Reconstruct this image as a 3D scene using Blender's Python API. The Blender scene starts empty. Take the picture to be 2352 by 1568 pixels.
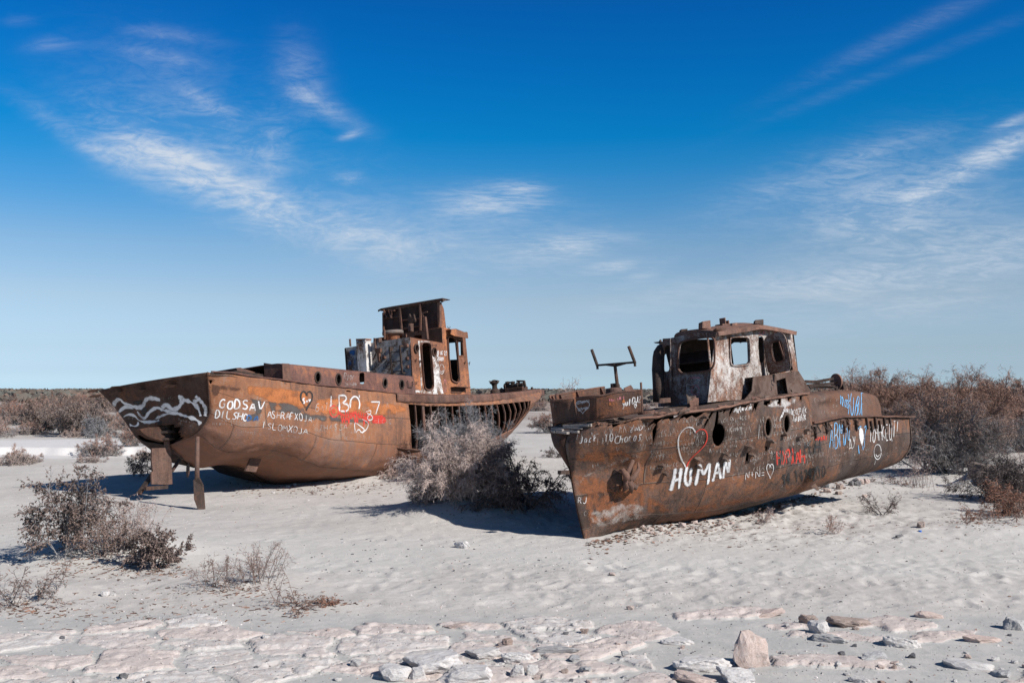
import bpy, bmesh, math, random
import numpy as np
from mathutils import Vector, Matrix, noise as mnoise
from mathutils.bvhtree import BVHTree
from mathutils.geometry import delaunay_2d_cdt

S = bpy.context.scene
COL = S.collection
R = math.radians
rnd = random.Random(7)

# ------------------------------------------------------------------ camera
CAM_H = 2.8
FP = 2285.4                       # focal length in survey units (2352 wide picture)
PITCH = math.atan(109.4 / FP)
CAM = Vector((0, 0, CAM_H))
CF = Vector((0, math.cos(PITCH), math.sin(PITCH)))
CU = Vector((0, -math.sin(PITCH), math.cos(PITCH)))
cd = bpy.data.cameras.new("camera")
cam = bpy.data.objects.new("camera", cd)
COL.objects.link(cam)
cam.location = CAM
cam.rotation_euler = (math.pi / 2 + PITCH, 0, 0)
cd.sensor_width = 36
cd.lens = FP / 2352 * 36
cd.clip_start = 0.1
cd.clip_end = 20000
S.camera = cam


def ray(px, py):
    return (Vector(((px - 1176) / FP, 0, 0)) + CF + CU * ((784 - py) / FP)).normalized()


def proj(p):
    d = Vector(p) - CAM
    z = d.dot(CF)
    return 1176 + FP * d.x / z, 784 - FP * d.dot(CU) / z


def at_depth(px, py, y):
    r = ray(px, py)
    return CAM + r * (y / r.y)


def lerp(a, b, t):
    return a + (b - a) * t


def interp(tab, x):
    """piecewise smooth (monotone-ish) interpolation of [(x,y)...]"""
    if x <= tab[0][0]:
        return tab[0][1]
    if x >= tab[-1][0]:
        return tab[-1][1]
    for i in range(len(tab) - 1):
        x0, y0 = tab[i][:2]
        x1, y1 = tab[i + 1][:2]
        if x <= x1:
            return lerp(y0, y1, (x - x0) / (x1 - x0))


def sinterp(tab, x):
    """Catmull-Rom version"""
    n = len(tab)
    if x <= tab[0][0]:
        return tab[0][1]
    if x >= tab[-1][0]:
        return tab[-1][1]
    for i in range(n - 1):
        if x <= tab[i + 1][0]:
            break
    x0, y0 = tab[i]
    x1, y1 = tab[i + 1]

    def sl(k):
        if k == 0:
            return (tab[1][1] - tab[0][1]) / (tab[1][0] - tab[0][0])
        if k == n - 1:
            return (tab[-1][1] - tab[-2][1]) / (tab[-1][0] - tab[-2][0])
        a = (tab[k][1] - tab[k - 1][1]) / (tab[k][0] - tab[k - 1][0])
        b = (tab[k + 1][1] - tab[k][1]) / (tab[k + 1][0] - tab[k][0])
        return 0.0 if a * b <= 0 else 2 * a * b / (a + b)
    h = x1 - x0
    t = (x - x0) / h
    m0, m1 = sl(i) * h, sl(i + 1) * h
    return ((2 * t**3 - 3 * t**2 + 1) * y0 + (t**3 - 2 * t**2 + t) * m0
            + (-2 * t**3 + 3 * t**2) * y1 + (t**3 - t**2) * m1)


# ------------------------------------------------------------------ objects
def tag(o, label=None, cat=None, group=None, kind=None):
    if label:
        o["label"] = label
    if cat:
        o["category"] = cat
    if group:
        o["group"] = group
    if kind:
        o["kind"] = kind
    return o


def empty(name, loc, label, cat, group=None):
    o = bpy.data.objects.new(name, None)
    COL.objects.link(o)
    o.location = loc
    o.empty_display_size = 0.3
    return tag(o, label, cat, group)


def base_of(o):
    v = Vector(o.location)
    while o.parent:
        o = o.parent
        v = v + Vector(o.location)
    return v


def mesh_obj(name, verts, faces, mat, parent=None, loc=None, smooth=False, label=None):
    """verts in world space; the object sits at its parent's origin (or at loc)"""
    if loc is None:
        loc = base_of(parent) if parent else Vector((0, 0, 0))
    loc = Vector(loc)
    me = bpy.data.meshes.new(name)
    me.from_pydata([tuple(Vector(v) - loc) for v in verts], [], [tuple(f) for f in faces])
    if smooth:
        me.polygons.foreach_set("use_smooth", [True] * len(me.polygons))
    me.materials.append(mat)
    o = bpy.data.objects.new(name, me)
    COL.objects.link(o)
    if parent:
        o.parent = parent
    else:
        o.location = loc
    if label:
        o["label"] = label
    return o


def solidify(o, t, off=0.0):
    m = o.modifiers.new("thickness", "SOLIDIFY")
    m.thickness = t
    m.offset = off
    m.use_even_offset = False
    return o


def bevel(o, w=0.008):
    m = o.modifiers.new("edge", "BEVEL")
    m.width = w
    m.segments = 2
    m.limit_method = 'ANGLE'
    m.angle_limit = R(40)
    return o


class MB:
    """collects simple solids into one mesh"""
    def __init__(s):
        s.v, s.f = [], []

    def add(s, vs, fs):
        k = len(s.v)
        s.v += [Vector(v) for v in vs]
        s.f += [tuple(i + k for i in f) for f in fs]
        return s

    def box(s, o, ax, ay, az):
        """o = corner, three edge vectors"""
        o, ax, ay, az = map(Vector, (o, ax, ay, az))
        vs = [o, o + ax, o + ax + ay, o + ay, o + az, o + ax + az, o + ax + ay + az, o + ay + az]
        fs = [(0, 3, 2, 1), (4, 5, 6, 7), (0, 1, 5, 4), (1, 2, 6, 5), (2, 3, 7, 6), (3, 0, 4, 7)]
        return s.add(vs, fs)

    def bar(s, p, q, w, h=None, up=(0, 0, 1)):
        p, q, up = Vector(p), Vector(q), Vector(up)
        h = h or w
        d = (q - p).normalized()
        x = d.cross(up)
        if x.length < 1e-4:
            x = d.cross(Vector((1, 0, 0)))
        x.normalize()
        y = x.cross(d)
        return s.box(p - x * w / 2 - y * h / 2, x * w, y * h, q - p)

    def tube(s, pts, r, n=10, cap=True):
        pts = [Vector(p) for p in pts]
        rs = r if isinstance(r, (list, tuple)) else [r] * len(pts)
        rings = []
        prev = None
        for i, p in enumerate(pts):
            d = (pts[min(i + 1, len(pts) - 1)] - pts[max(i - 1, 0)])
            if d.length < 1e-9:
                d = prev[2] if prev else Vector((0, 0, 1))
            d = d.normalized()
            if prev is None:
                x = d.orthogonal().normalized()
            else:
                x = prev[0] - d * prev[0].dot(d)
                x = x.normalized() if x.length > 1e-6 else d.orthogonal().normalized()
            y = d.cross(x)
            prev = (x, y, d)
            rings.append([p + (x * math.cos(2 * math.pi * k / n) + y * math.sin(2 * math.pi * k / n)) * rs[i] for k in range(n)])
        vs = [v for g in rings for v in g]
        fs = []
        for i in range(len(pts) - 1):
            for k in range(n):
                a, b = i * n + k, i * n + (k + 1) % n
                fs.append((a, b, b + n, a + n))
        if cap:
            fs.append(tuple(range(n - 1, -1, -1)))
            fs.append(tuple(range((len(pts) - 1) * n, len(pts) * n)))
        return s.add(vs, fs)

    def lathe(s, o, axis, prof, n=20):
        """prof [(r, h)...] turned about axis from o"""
        o, axis = Vector(o), Vector(axis).normalized()
        return s.tube([o + axis * h for r, h in prof], [max(r, 1e-3) for r, h in prof], n) if all(
            prof[i + 1][1] > prof[i][1] for i in range(len(prof) - 1)) else s._lathe(o, axis, prof, n)

    def _lathe(s, o, axis, prof, n):
        x = axis.orthogonal().normalized()
        y = axis.cross(x)
        vs, fs = [], []
        for r, h in prof:
            for k in range(n):
                a = 2 * math.pi * k / n
                vs.append(o + axis * h + (x * math.cos(a) + y * math.sin(a)) * r)
        for i in range(len(prof) - 1):
            for k in range(n):
                a, b = i * n + k, i * n + (k + 1) % n
                fs.append((a, b, b + n, a + n))
        return s.add(vs, fs)

    def poly(s, pts, t):
        """planar polygon thickened along vector t"""
        pts = [Vector(p) for p in pts]
        t = Vector(t)
        n = len(pts)
        return s.add(pts + [p + t for p in pts],
                     [tuple(range(n - 1, -1, -1)), tuple(range(n, 2 * n))] + [(i, (i + 1) % n, n + (i + 1) % n, n + i) for i in range(n)])

    def build(s, name, mat, parent=None, smooth=False, bev=0.0, label=None):
        o = mesh_obj(name, s.v, s.f, mat, parent, smooth=smooth, label=label)
        if bev:
            bevel(o, bev)
        return o


def inside(poly, x, y):
    c = False
    n = len(poly)
    j = n - 1
    for i in range(n):
        xi, yi = poly[i][0], poly[i][1]
        xj, yj = poly[j][0], poly[j][1]
        if (yi > y) != (yj > y) and x < (xj - xi) * (y - yi) / (yj - yi) + xi:
            c = not c
        j = i
    return c


def smooth_poly(pts, it=2):
    """Chaikin rounding of a closed polygon"""
    for _ in range(it):
        out = []
        n = len(pts)
        for i in range(n):
            p, q = pts[i], pts[(i + 1) % n]
            out += [(p[0] * .75 + q[0] * .25, p[1] * .75 + q[1] * .25), (p[0] * .25 + q[0] * .75, p[1] * .25 + q[1] * .75)]
        pts = out
    return pts


def ell(cx, cy, rx, ry, n=22, rot=0.0, rag=0.0, seed=0):
    g = random.Random(seed)
    out = []
    for i in range(n):
        a = 2 * math.pi * i / n
        k = 1 + rag * g.uniform(-1, 1)
        x, y = rx * k * math.cos(a), ry * k * math.sin(a)
        out.append((cx + x * math.cos(rot) - y * math.sin(rot), cy + x * math.sin(rot) + y * math.cos(rot)))
    return out


def ragged(pts, amp, step, seed=0):
    """subdivide a closed polygon and jitter it (torn plate edge)"""
    g = random.Random(seed)
    out = []
    n = len(pts)
    for i in range(n):
        p, q = pts[i], pts[(i + 1) % n]
        L = math.hypot(q[0] - p[0], q[1] - p[1])
        m = max(1, int(L / step))
        for k in range(m):
            t = k / m
            out.append((lerp(p[0], q[0], t) + g.uniform(-amp, amp), lerp(p[1], q[1], t) + g.uniform(-amp, amp)))
    return out


def cdt_faces(grid_pts, loops, outer=None):
    """grid_pts: 2d points; loops: closed polygons that are cut out; outer: closed polygon kept (None = convex hull)"""
    pts, edges = [], []

    def addloop(lp):
        k = len(pts)
        pts.extend(lp)
        edges.extend([(k + i, k + (i + 1) % len(lp)) for i in range(len(lp))])
    if outer:
        addloop(outer)
    for lp in loops:
        addloop(lp)
    for p in grid_pts:
        if outer and not inside(outer, p[0], p[1]):
            continue
        if any(inside(lp, p[0], p[1]) for lp in loops):
            continue
        pts.append(p)
    vs, es, fs, *_ = delaunay_2d_cdt([Vector((p[0], p[1])) for p in pts], edges, [], 0, 1e-6, False)
    keep = []
    for f in fs:
        cx = sum(vs[i].x for i in f) / len(f)
        cy = sum(vs[i].y for i in f) / len(f)
        if outer and not inside(outer, cx, cy):
            continue
        if any(inside(lp, cx, cy) for lp in loops):
            continue
        keep.append(tuple(f))
    return vs, keep


def uv_attr(o, uv):
    """metres along and down the plate, for the seams of the plating"""
    for nm, i in (("along", 0), ("down", 1)):
        at = o.data.attributes.new(nm, 'FLOAT', 'POINT')
        at.data.foreach_set("value", [p[i] + .001 for p in uv])


def surf(name, F, us, vs, mat, parent, su=1.0, sv=1.0, holes=(), uvholes=(), thick=0.02, smooth=True, quad=False, label=None):
    """curved plate through F(u,v); holes are outlines seen in the survey, dropped on the plate"""
    nu, nv = len(us), len(vs)
    P = [F(u, v) for u in us for v in vs]
    quads = [(i * nv + j, (i + 1) * nv + j, (i + 1) * nv + j + 1, i * nv + j + 1) for i in range(nu - 1) for j in range(nv - 1)]
    if not holes and not uvholes:
        o = mesh_obj(name, P, quads, mat, parent, smooth=smooth, label=label)
        uv_attr(o, [(u * su, v * sv) for u in us for v in vs])
        if thick:
            solidify(o, thick)
        return o
    tris = []
    for q in quads:
        tris += [(q[0], q[1], q[2]), (q[0], q[2], q[3])]
    UV = [(u, v) for u in us for v in vs]
    bvh = BVHTree.FromPolygons(P, tris)
    loops = []
    for h in holes:
        lp = []
        for (px, py) in h:
            loc, nor, idx, dist = bvh.ray_cast(CAM, ray(px, py))
            if loc is None:
                continue
            a, b, c = tris[idx]
            # barycentric
            A, B, C = P[a], P[b], P[c]
            v0, v1, v2 = B - A, C - A, loc - A
            d00, d01, d11 = v0.dot(v0), v0.dot(v1), v1.dot(v1)
            d20, d21 = v2.dot(v0), v2.dot(v1)
            den = d00 * d11 - d01 * d01
            w1 = (d11 * d20 - d01 * d21) / den
            w2 = (d00 * d21 - d01 * d20) / den
            w0 = 1 - w1 - w2
            lp.append((su * (w0 * UV[a][0] + w1 * UV[b][0] + w2 * UV[c][0]), sv * (w0 * UV[a][1] + w1 * UV[b][1] + w2 * UV[c][1])))
        if len(lp) > 2:
            loops.append(lp)
        else:
            print("hole missed", name, h[0])
    for h in uvholes:
        loops.append([(su * a, sv * b) for a, b in h])
    # keep loops clear of the plate's border
    u0, u1, v0_, v1_ = us[0] * su, us[-1] * su, vs[0] * sv, vs[-1] * sv
    e = 1e-4
    loops = [[(min(max(a, u0 + e), u1 - e), min(max(b, v0_ + e), v1_ - e)) for a, b in lp] for lp in loops]
    gp = [(u * su, v * sv) for u, v in UV]
    V2, T = cdt_faces(gp, loops)
    P3 = [F(v.x / su, v.y / sv) for v in V2]
    o = mesh_obj(name, P3, T, mat, parent, smooth=smooth, label=label)
    uv_attr(o, [(v.x, v.y) for v in V2])
    if thick:
        solidify(o, thick)
    return o


class Ship:
    """local axes: A towards the far end, B towards the camera's side, C up"""
    def __init__(s, theta, heel, trim, anchor_px, anchor_y, a, b):
        t, h, k = R(theta), R(heel), R(trim)
        A0 = Vector((math.cos(t), math.sin(t), 0))
        B0 = Vector((math.sin(t), -math.cos(t), 0))
        U = Vector((0, 0, 1))
        s.A = (A0 * math.cos(k) + U * math.sin(k)).normalized()
        s.B = (B0 * math.cos(h) + U * math.sin(h)).normalized()
        s.C = s.A.cross(-s.B).normalized()
        s.B = -(s.C.cross(s.A)).normalized()
        P = at_depth(anchor_px[0], anchor_px[1], anchor_y)
        c = P.z / s.C.z - (s.A.z * a + s.B.z * b) / s.C.z
        s.O = P - s.A * a - s.B * b - s.C * c

    def w(s, a, b, c):
        return s.O + s.A * a + s.B * b + s.C * c

    def loc(s, p):
        d = Vector(p) - s.O
        return d.dot(s.A), d.dot(s.B), d.dot(s.C)

    def c_at(s, a, b, trace):
        lo, hi = -3.0, 8.0
        for _ in range(40):
            m = (lo + hi) / 2
            px, py = proj(s.w(a, b, m))
            if py > trace(px):
                lo = m
            else:
                hi = m
        return (lo + hi) / 2

    def a_at(s, b, c, px):
        lo, hi = -6.0, 30.0
        for _ in range(40):
            m = (lo + hi) / 2
            if proj(s.w(m, b, c))[0] < px:
                lo = m
            else:
                hi = m
        return (lo + hi) / 2

    def a_on(s, bf, c, px, lo=-2.0, hi=12.0):
        """station where the line b=bf(a) passes a given picture column"""
        best = min((abs(proj(s.w(lo + (hi - lo) * i / 800, bf(lo + (hi - lo) * i / 800), c))[0] - px), lo + (hi - lo) * i / 800) for i in range(801))
        return best[1]

    def hit(s, px, py, axis, val):
        """survey point dropped on the plane axis=val -> local coords"""
        r = ray(px, py)
        n = {'a': s.A, 'b': s.B, 'c': s.C}[axis]
        t = ((s.O - CAM).dot(n) + val) / r.dot(n)
        return s.loc(CAM + r * t)

    def wp(s, px, py, axis, val):
        return s.w(*s.hit(px, py, axis, val))


def panel(sh, name, axis, val, outer, holes, mat, parent, t=0.02, step=0.25, warp=0.0, extra=None, label=None, smooth_it=0):
    """flat plate in a ship plane axis=val; outlines in survey units"""
    def to2(p):
        l = sh.hit(p[0], p[1], axis, val)
        return (l[1], l[2]) if axis == 'a' else ((l[0], l[2]) if axis == 'b' else (l[0], l[1]))
    out = [to2(p) for p in outer]
    hol = [[to2(p) for p in h] for h in holes]
    return panel2(sh, name, axis, val, out, hol, mat, parent, t, step, warp, label)


def panel2(sh, name, axis, val, out, hol, mat, parent, t=0.02, step=0.25, warp=0.0, label=None):
    xs = [p[0] for p in out]
    ys = [p[1] for p in out]
    g = []
    nx = max(1, int((max(xs) - min(xs)) / step))
    ny = max(1, int((max(ys) - min(ys)) / step))
    for i in range(1, nx):
        for j in range(1, ny):
            g.append((min(xs) + (max(xs) - min(xs)) * i / nx, min(ys) + (max(ys) - min(ys)) * j / ny))
    V, T = cdt_faces(g, hol, out)
    P = []
    for v in V:
        dv = warp * mnoise.noise(Vector((v.x * 1.3, v.y * 1.3, val * 3.1))) if warp else 0.0
        q = (val + dv, v.x, v.y) if axis == 'a' else ((v.x, val + dv, v.y) if axis == 'b' else (v.x, v.y, val + dv))
        P.append(sh.w(*q))
    o = mesh_obj(name, P, T, mat, parent, label=label)
    solidify(o, t)
    return o


def rim(sh, axis, val, outline, w, t, name, mat, parent, out_sign=1):
    """raised frame following a closed outline (survey units) in a ship plane"""
    def to3(p, off):
        l = list(sh.hit(p[0], p[1], axis, val))
        i = 'abc'.index(axis)
        l[i] = val + off
        return l
    pts = [sh.w(*to3(p, out_sign * 0.02)) for p in outline]
    c = sum(pts, Vector()) / len(pts)
    inn = pts
    outp = [p + (p - c).normalized() * w for p in pts]
    n = {'a': sh.A, 'b': sh.B, 'c': sh.C}[axis] * out_sign
    k = len(pts)
    vs = inn + outp + [p + n * t for p in inn] + [p + n * t for p in outp]
    fs = []
    for i in range(k):
        j = (i + 1) % k
        fs += [(2 * k + i, 2 * k + j, 3 * k + j, 3 * k + i), (i, j, 2 * k + j, 2 * k + i), (k + i, 3 * k + i, 3 * k + j, k + j), (i, k + i, k + j, j)]
    return mesh_obj(name, vs, fs, mat, parent)
# ------------------------------------------------------------------ materials
class NT:
    def __init__(s, name, mat=True):
        s.m = bpy.data.materials.new(name)
        s.m.use_nodes = True
        s.t = s.m.node_tree
        s.t.nodes.clear()

    def n(s, typ, **kw):
        nd = s.t.nodes.new(typ)
        for k, v in kw.items():
            setattr(nd, k, v)
        return nd

    def l(s, a, b):
        s.t.links.new(a, b)

    def val(s, x, sock):
        if isinstance(x, (int, float)):
            sock.default_value = x
        elif isinstance(x, (tuple, list)):
            sock.default_value = tuple(x) + ((1,) if len(x) == 3 and len(sock.default_value) == 4 else ())
        else:
            s.l(x, sock)

    def math(s, op, a, b=0.0, c=None, clamp=False):
        nd = s.n("ShaderNodeMath", operation=op, use_clamp=clamp)
        s.val(a, nd.inputs[0])
        s.val(b, nd.inputs[1])
        if c is not None:
            s.val(c, nd.inputs[2])
        return nd.outputs[0]

    def mix(s, f, a, b, blend='MIX'):
        nd = s.n("ShaderNodeMix", data_type='RGBA', blend_type=blend)
        s.val(f, nd.inputs[0])
        s.val(a, nd.inputs[6])
        s.val(b, nd.inputs[7])
        return nd.outputs[2]

    def noise(s, vec, scale, detail=4, rough=0.55, dist=0.0, out=0):
        nd = s.n("ShaderNodeTexNoise")
        if vec is not None:
            s.l(vec, nd.inputs["Vector"])
        nd.inputs["Scale"].default_value = scale
        nd.inputs["Detail"].default_value = detail
        nd.inputs["Roughness"].default_value = rough
        nd.inputs["Distortion"].default_value = dist
        return nd.outputs[out]

    def coord(s, off=(0, 0, 0), scale=(1, 1, 1), rot=(0, 0, 0), kind="Object"):
        tc = s.n("ShaderNodeTexCoord")
        mp = s.n("ShaderNodeMapping")
        s.l(tc.outputs[kind], mp.inputs[0])
        mp.inputs[1].default_value = off
        mp.inputs[2].default_value = rot
        mp.inputs[3].default_value = scale
        return mp.outputs[0]

    def ramp(s, f, stops, interp='LINEAR'):
        nd = s.n("ShaderNodeValToRGB")
        nd.color_ramp.interpolation = interp
        e = nd.color_ramp.elements
        while len(e) < len(stops):
            e.new(0.5)
        for el, (p, c) in zip(e, stops):
            el.position = p
            el.color = tuple(c) + (1,) if len(c) == 3 else c
        s.l(f, nd.inputs[0])
        return nd.outputs[0]

    def step(s, x, a, b):
        nd = s.n("ShaderNodeMapRange", interpolation_type='SMOOTHSTEP')
        s.val(x, nd.inputs[0])
        nd.inputs[1].default_value = a
        nd.inputs[2].default_value = b
        return nd.outputs[0]

    def finish(s, col, rough=0.85, bump=None, bstr=0.3, bdist=0.02, metal=0.0, alpha=None, spec=0.3):
        p = s.n("ShaderNodeBsdfPrincipled")
        s.val(col, p.inputs["Base Color"])
        s.val(rough, p.inputs["Roughness"])
        p.inputs["Metallic"].default_value = metal
        p.inputs["Specular IOR Level"].default_value = spec
        if bump is not None:
            b = s.n("ShaderNodeBump")
            b.inputs["Strength"].default_value = bstr
            b.inputs["Distance"].default_value = bdist
            s.l(bump, b.inputs["Height"])
            s.l(b.outputs[0], p.inputs["Normal"])
        if alpha is not None:
            s.val(alpha, p.inputs["Alpha"])
        o = s.n("ShaderNodeOutputMaterial")
        s.l(p.outputs[0], o.inputs[0])
        return s.m


def rust(name, dark=(.030, .016, .012), mid=(.115, .050, .028), hot=(.34, .125, .045), pale=(.30, .20, .15),
         hot_at=.58, pale_at=.80, dark_amt=.45, seed=0.0, paint=None, paint_cut=.5, paint_rough=.7, speck=.5, bstr=.85, streak=1.0, seams=None, gain=.80, grey=.35, salt=0.0, below=None, soft=0.0):
    """weathered steel: scale layers, runs of rust down the plate, worn paint islands; seams = plate length, row height"""
    dark, mid, hot, pale = [tuple(x * gain for x in c_) for c_ in (dark, mid, hot, pale)]
    k = NT(name)
    c = k.coord(off=(seed * 7.3, seed * 3.1, seed * 5.7))
    cs = k.coord(off=(seed * 2.3, seed * 9.1, 0), scale=(3.2, 3.2, .35))
    cs2 = k.coord(off=(seed * 4.3, seed * 2.1, 0), scale=(15, 15, .9))
    big = k.noise(c, .75, 5, .6, .4)
    med = k.noise(c, 3.4, 9, .70, .6)
    fin = k.noise(c, 24, 6, .75)
    st = k.noise(cs, 2.0, 6, .62, .3)
    st2 = k.noise(cs2, 1.6, 5, .65, .2)
    mix = k.math('ADD', k.math('MULTIPLY', big, .34), k.math('ADD', k.math('MULTIPLY', med, .34), k.math('MULTIPLY', st, .20 * streak)))
    mix = k.math('ADD', mix, k.math('ADD', k.math('MULTIPLY', k.math('SUBTRACT', fin, .5), .30), k.math('MULTIPLY', st2, .12)))
    h = k.math('ADD', k.math('MULTIPLY', med, .7), k.math('MULTIPLY', fin, .55))
    line = None
    if seams:
        pl, rh = seams
        al = k.n("ShaderNodeAttribute", attribute_name="along").outputs["Fac"]
        dn = k.n("ShaderNodeAttribute", attribute_name="down").outputs["Fac"]
        wob = k.math('MULTIPLY', k.math('SUBTRACT', k.noise(c, 1.3, 3), .5), .05)
        r_ = k.math('DIVIDE', k.math('ADD', dn, wob), rh)
        row = k.math('FLOOR', r_)
        a_ = k.math('ADD', k.math('DIVIDE', k.math('ADD', al, wob), pl), k.math('MULTIPLY', row, .37))
        colm = k.math('FLOOR', a_)
        wn = k.n("ShaderNodeTexWhiteNoise", noise_dimensions='2D')
        cb = k.n("ShaderNodeCombineXYZ")
        k.l(row, cb.inputs[0])
        k.l(colm, cb.inputs[1])
        k.l(cb.outputs[0], wn.inputs["Vector"])
        mix = k.math('ADD', mix, k.math('MULTIPLY', k.math('SUBTRACT', wn.outputs["Value"], .5), .11))
        fr = k.math('ABSOLUTE', k.math('SUBTRACT', k.math('FRACT', r_), .5))
        fa = k.math('ABSOLUTE', k.math('SUBTRACT', k.math('FRACT', a_), .5))
        line = k.math('MAXIMUM', k.step(fr, .5 - .022 / rh, .5 - .006 / rh), k.step(fa, .5 - .022 / pl, .5 - .006 / pl))
        h = k.math('ADD', h, k.math('MULTIPLY', line, .9))
    mix = k.math('ADD', k.math('MULTIPLY', k.math('SUBTRACT', mix, .5), 1.4), .5)
    base = k.ramp(mix, [(.32, dark), (.32 + .30 * dark_amt, lerp3(dark, mid, .6)), (.52, mid), (hot_at, lerp3(mid, hot, .55)), (hot_at + .09, hot), (pale_at, pale)])
    if below and seams:
        # old boot topping: a duller, pinker coat below the waterline, scratched through
        dz_ = k.math('ADD', dn, k.math('MULTIPLY', k.math('SUBTRACT', med, .5), .9))
        f_ = k.math('MULTIPLY', k.step(dz_, below[0] - .25, below[0] + .25), k.step(k.math('ADD', k.math('MULTIPLY', st, .5), k.math('MULTIPLY', fin, .5)), .38, .56))
        base = k.mix(k.math('MULTIPLY', f_, .8), base, tuple(x * (1 + .0) for x in below[1]))
        sc_ = k.step(k.noise(k.coord(scale=(2, 2, 9), rot=(.5, .4, .3)), 3.0, 6, .7, .4), .60, .66)
        base = k.mix(k.math('MULTIPLY', k.math('MULTIPLY', sc_, k.step(dz_, below[0], below[0] + .5)), .45), base, (.30, .19, .15))
    # greyish weathering so that the plate is not one brown
    gr = k.step(k.noise(k.coord(off=(seed, 5, 8)), 1.6, 7, .7), .42, .70)
    base = k.mix(k.math('MULTIPLY', gr, grey), base, lerp3(dark, (.13, .108, .10), .8))
    # dark pits and pale salt specks
    pit = k.step(k.noise(c, 9.0, 6, .75, .8), .58, .68)
    base = k.mix(k.math('MULTIPLY', pit, .65 * speck), base, dark)
    sp = k.step(k.noise(k.coord(off=(3 + seed, 1, 2)), 31, 5, .7), .62, .72)
    base = k.mix(k.math('MULTIPLY', sp, .55 * speck), base, pale)
    base = k.mix(k.math('MULTIPLY', k.step(st2, .58, .72), .30), base, lerp3(mid, pale, .55))
    if salt:
        sl_ = k.math('MULTIPLY', k.step(k.noise(k.coord(off=(1, seed, 4)), 6.5, 8, .75, .6), .63, .69), salt)
        base = k.mix(sl_, base, (.40, .36, .335))
    if line is not None:
        base = k.mix(k.math('MULTIPLY', line, k.step(med, .40, .60)), base, lerp3(pale, mid, .35))
        base = k.mix(k.math('MULTIPLY', line, .35), base, dark)
    rough = .86
    if paint:
        pn = k.math('ADD', k.math('MULTIPLY', k.noise(k.coord(off=(seed * 1.7, 4, 6), scale=(1, 1, .7)), 2.0, 10, paint_rough, .5), .42),
                    k.math('ADD', k.math('MULTIPLY', fin, .26), k.math('ADD', k.math('MULTIPLY', st, .12), k.math('MULTIPLY', med, .18))))
        pf = k.step(pn, paint_cut - .03 - soft, paint_cut + .04 + soft)
        pc = k.mix(k.step(k.noise(c, 5, 7, .7), .35, .65), lerp3(paint, (.22, .13, .09), .42), paint)
        base = k.mix(pf, base, pc)
        h = k.math('ADD', h, k.math('MULTIPLY', pf, .35))
    return k.finish(base, rough, h, bstr, .03)


def lerp3(a, b, t):
    return tuple(x + (y - x) * t for x, y in zip(a, b))


M = {}
M['hull_left'] = rust("rust_orange_plate", dark=(.065, .033, .023), mid=(.225, .108, .068), hot=(.37, .155, .075), pale=(.36, .235, .175), hot_at=.57, dark_amt=.25, seed=1, speck=.6, seams=(2.6, 1.15), grey=.30, gain=.80, streak=1.6, below=(2.35, (.175, .092, .068)))
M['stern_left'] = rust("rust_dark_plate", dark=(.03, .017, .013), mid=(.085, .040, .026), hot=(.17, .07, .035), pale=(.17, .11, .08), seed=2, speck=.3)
M['house_left'] = rust("rust_house_plate", dark=(.045, .022, .015), mid=(.19, .080, .045), hot=(.40, .15, .06), pale=(.36, .25, .19), seed=3, hot_at=.545, dark_amt=.25, gain=1.05, grey=.2)
M['house_left_white'] = rust("rust_house_whitewash", dark=(.05, .03, .022), mid=(.20, .10, .06), hot=(.36, .15, .07), pale=(.45, .38, .33), seed=4, paint=(.64, .62, .60), paint_cut=.47)
M['house_left_aft'] = rust("rust_house_aft_grey", dark=(.04, .024, .018), mid=(.13, .070, .045), hot=(.25, .11, .06), pale=(.34, .29, .26), seed=5, paint=(.40, .385, .37), paint_cut=.47, gain=1.0)
M['trunk_left'] = rust("rust_purple_plate", dark=(.055, .028, .024), mid=(.155, .072, .055), hot=(.31, .12, .055), pale=(.26, .17, .14), seed=6, hot_at=.60, speck=.4, gain=1.0, grey=.25)
M['hull_right'] = rust("rust_brown_plate", dark=(.032, .021, .017), mid=(.118, .066, .047), hot=(.32, .125, .055), pale=(.30, .23, .19), hot_at=.62, dark_amt=.55, seed=7, speck=.9, seams=(2.1, .95), grey=.5, salt=.6)
M['trunk_right'] = rust("rust_brown_even", dark=(.04, .024, .018), mid=(.135, .072, .050), hot=(.24, .10, .05), pale=(.25, .18, .15), hot_at=.66, seed=8, speck=.5, seams=(1.9, 5))
M['bulwark_right'] = rust("rust_bulwark", dark=(.035, .02, .015), mid=(.125, .058, .036), hot=(.27, .10, .045), pale=(.30, .22, .18), seed=9, speck=.6)
M['house_right'] = rust("rust_wheelhouse_white", dark=(.08, .045, .033), mid=(.19, .095, .062), hot=(.36, .15, .07), pale=(.40, .31, .265), hot_at=.52, seed=10, paint=(.55, .525, .50), paint_cut=.489, gain=1.0, grey=.12, soft=.022)
M['house_right_front'] = rust("rust_wheelhouse_front", soft=.025, dark=(.055, .032, .025), mid=(.155, .078, .052), hot=(.27, .10, .045), pale=(.36, .30, .27), hot_at=.60, seed=11, paint=(.40, .39, .38), paint_cut=.515, gain=.95)
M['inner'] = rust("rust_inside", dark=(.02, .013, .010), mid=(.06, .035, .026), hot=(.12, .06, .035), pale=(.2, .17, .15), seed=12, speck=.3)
M['deck'] = rust("rust_deck", dark=(.04, .027, .021), mid=(.14, .088, .066), hot=(.20, .12, .085), pale=(.30, .24, .21), seed=13)
M['roof_right'] = rust("rust_roof", dark=(.06, .032, .024), mid=(.19, .10, .072), hot=(.25, .125, .085), pale=(.33, .25, .21), seed=14, speck=.3, gain=1.05)
M['iron'] = rust("dark_iron", dark=(.018, .013, .011), mid=(.065, .040, .031), hot=(.14, .065, .04), pale=(.17, .12, .10), seed=15, speck=.3)
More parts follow.
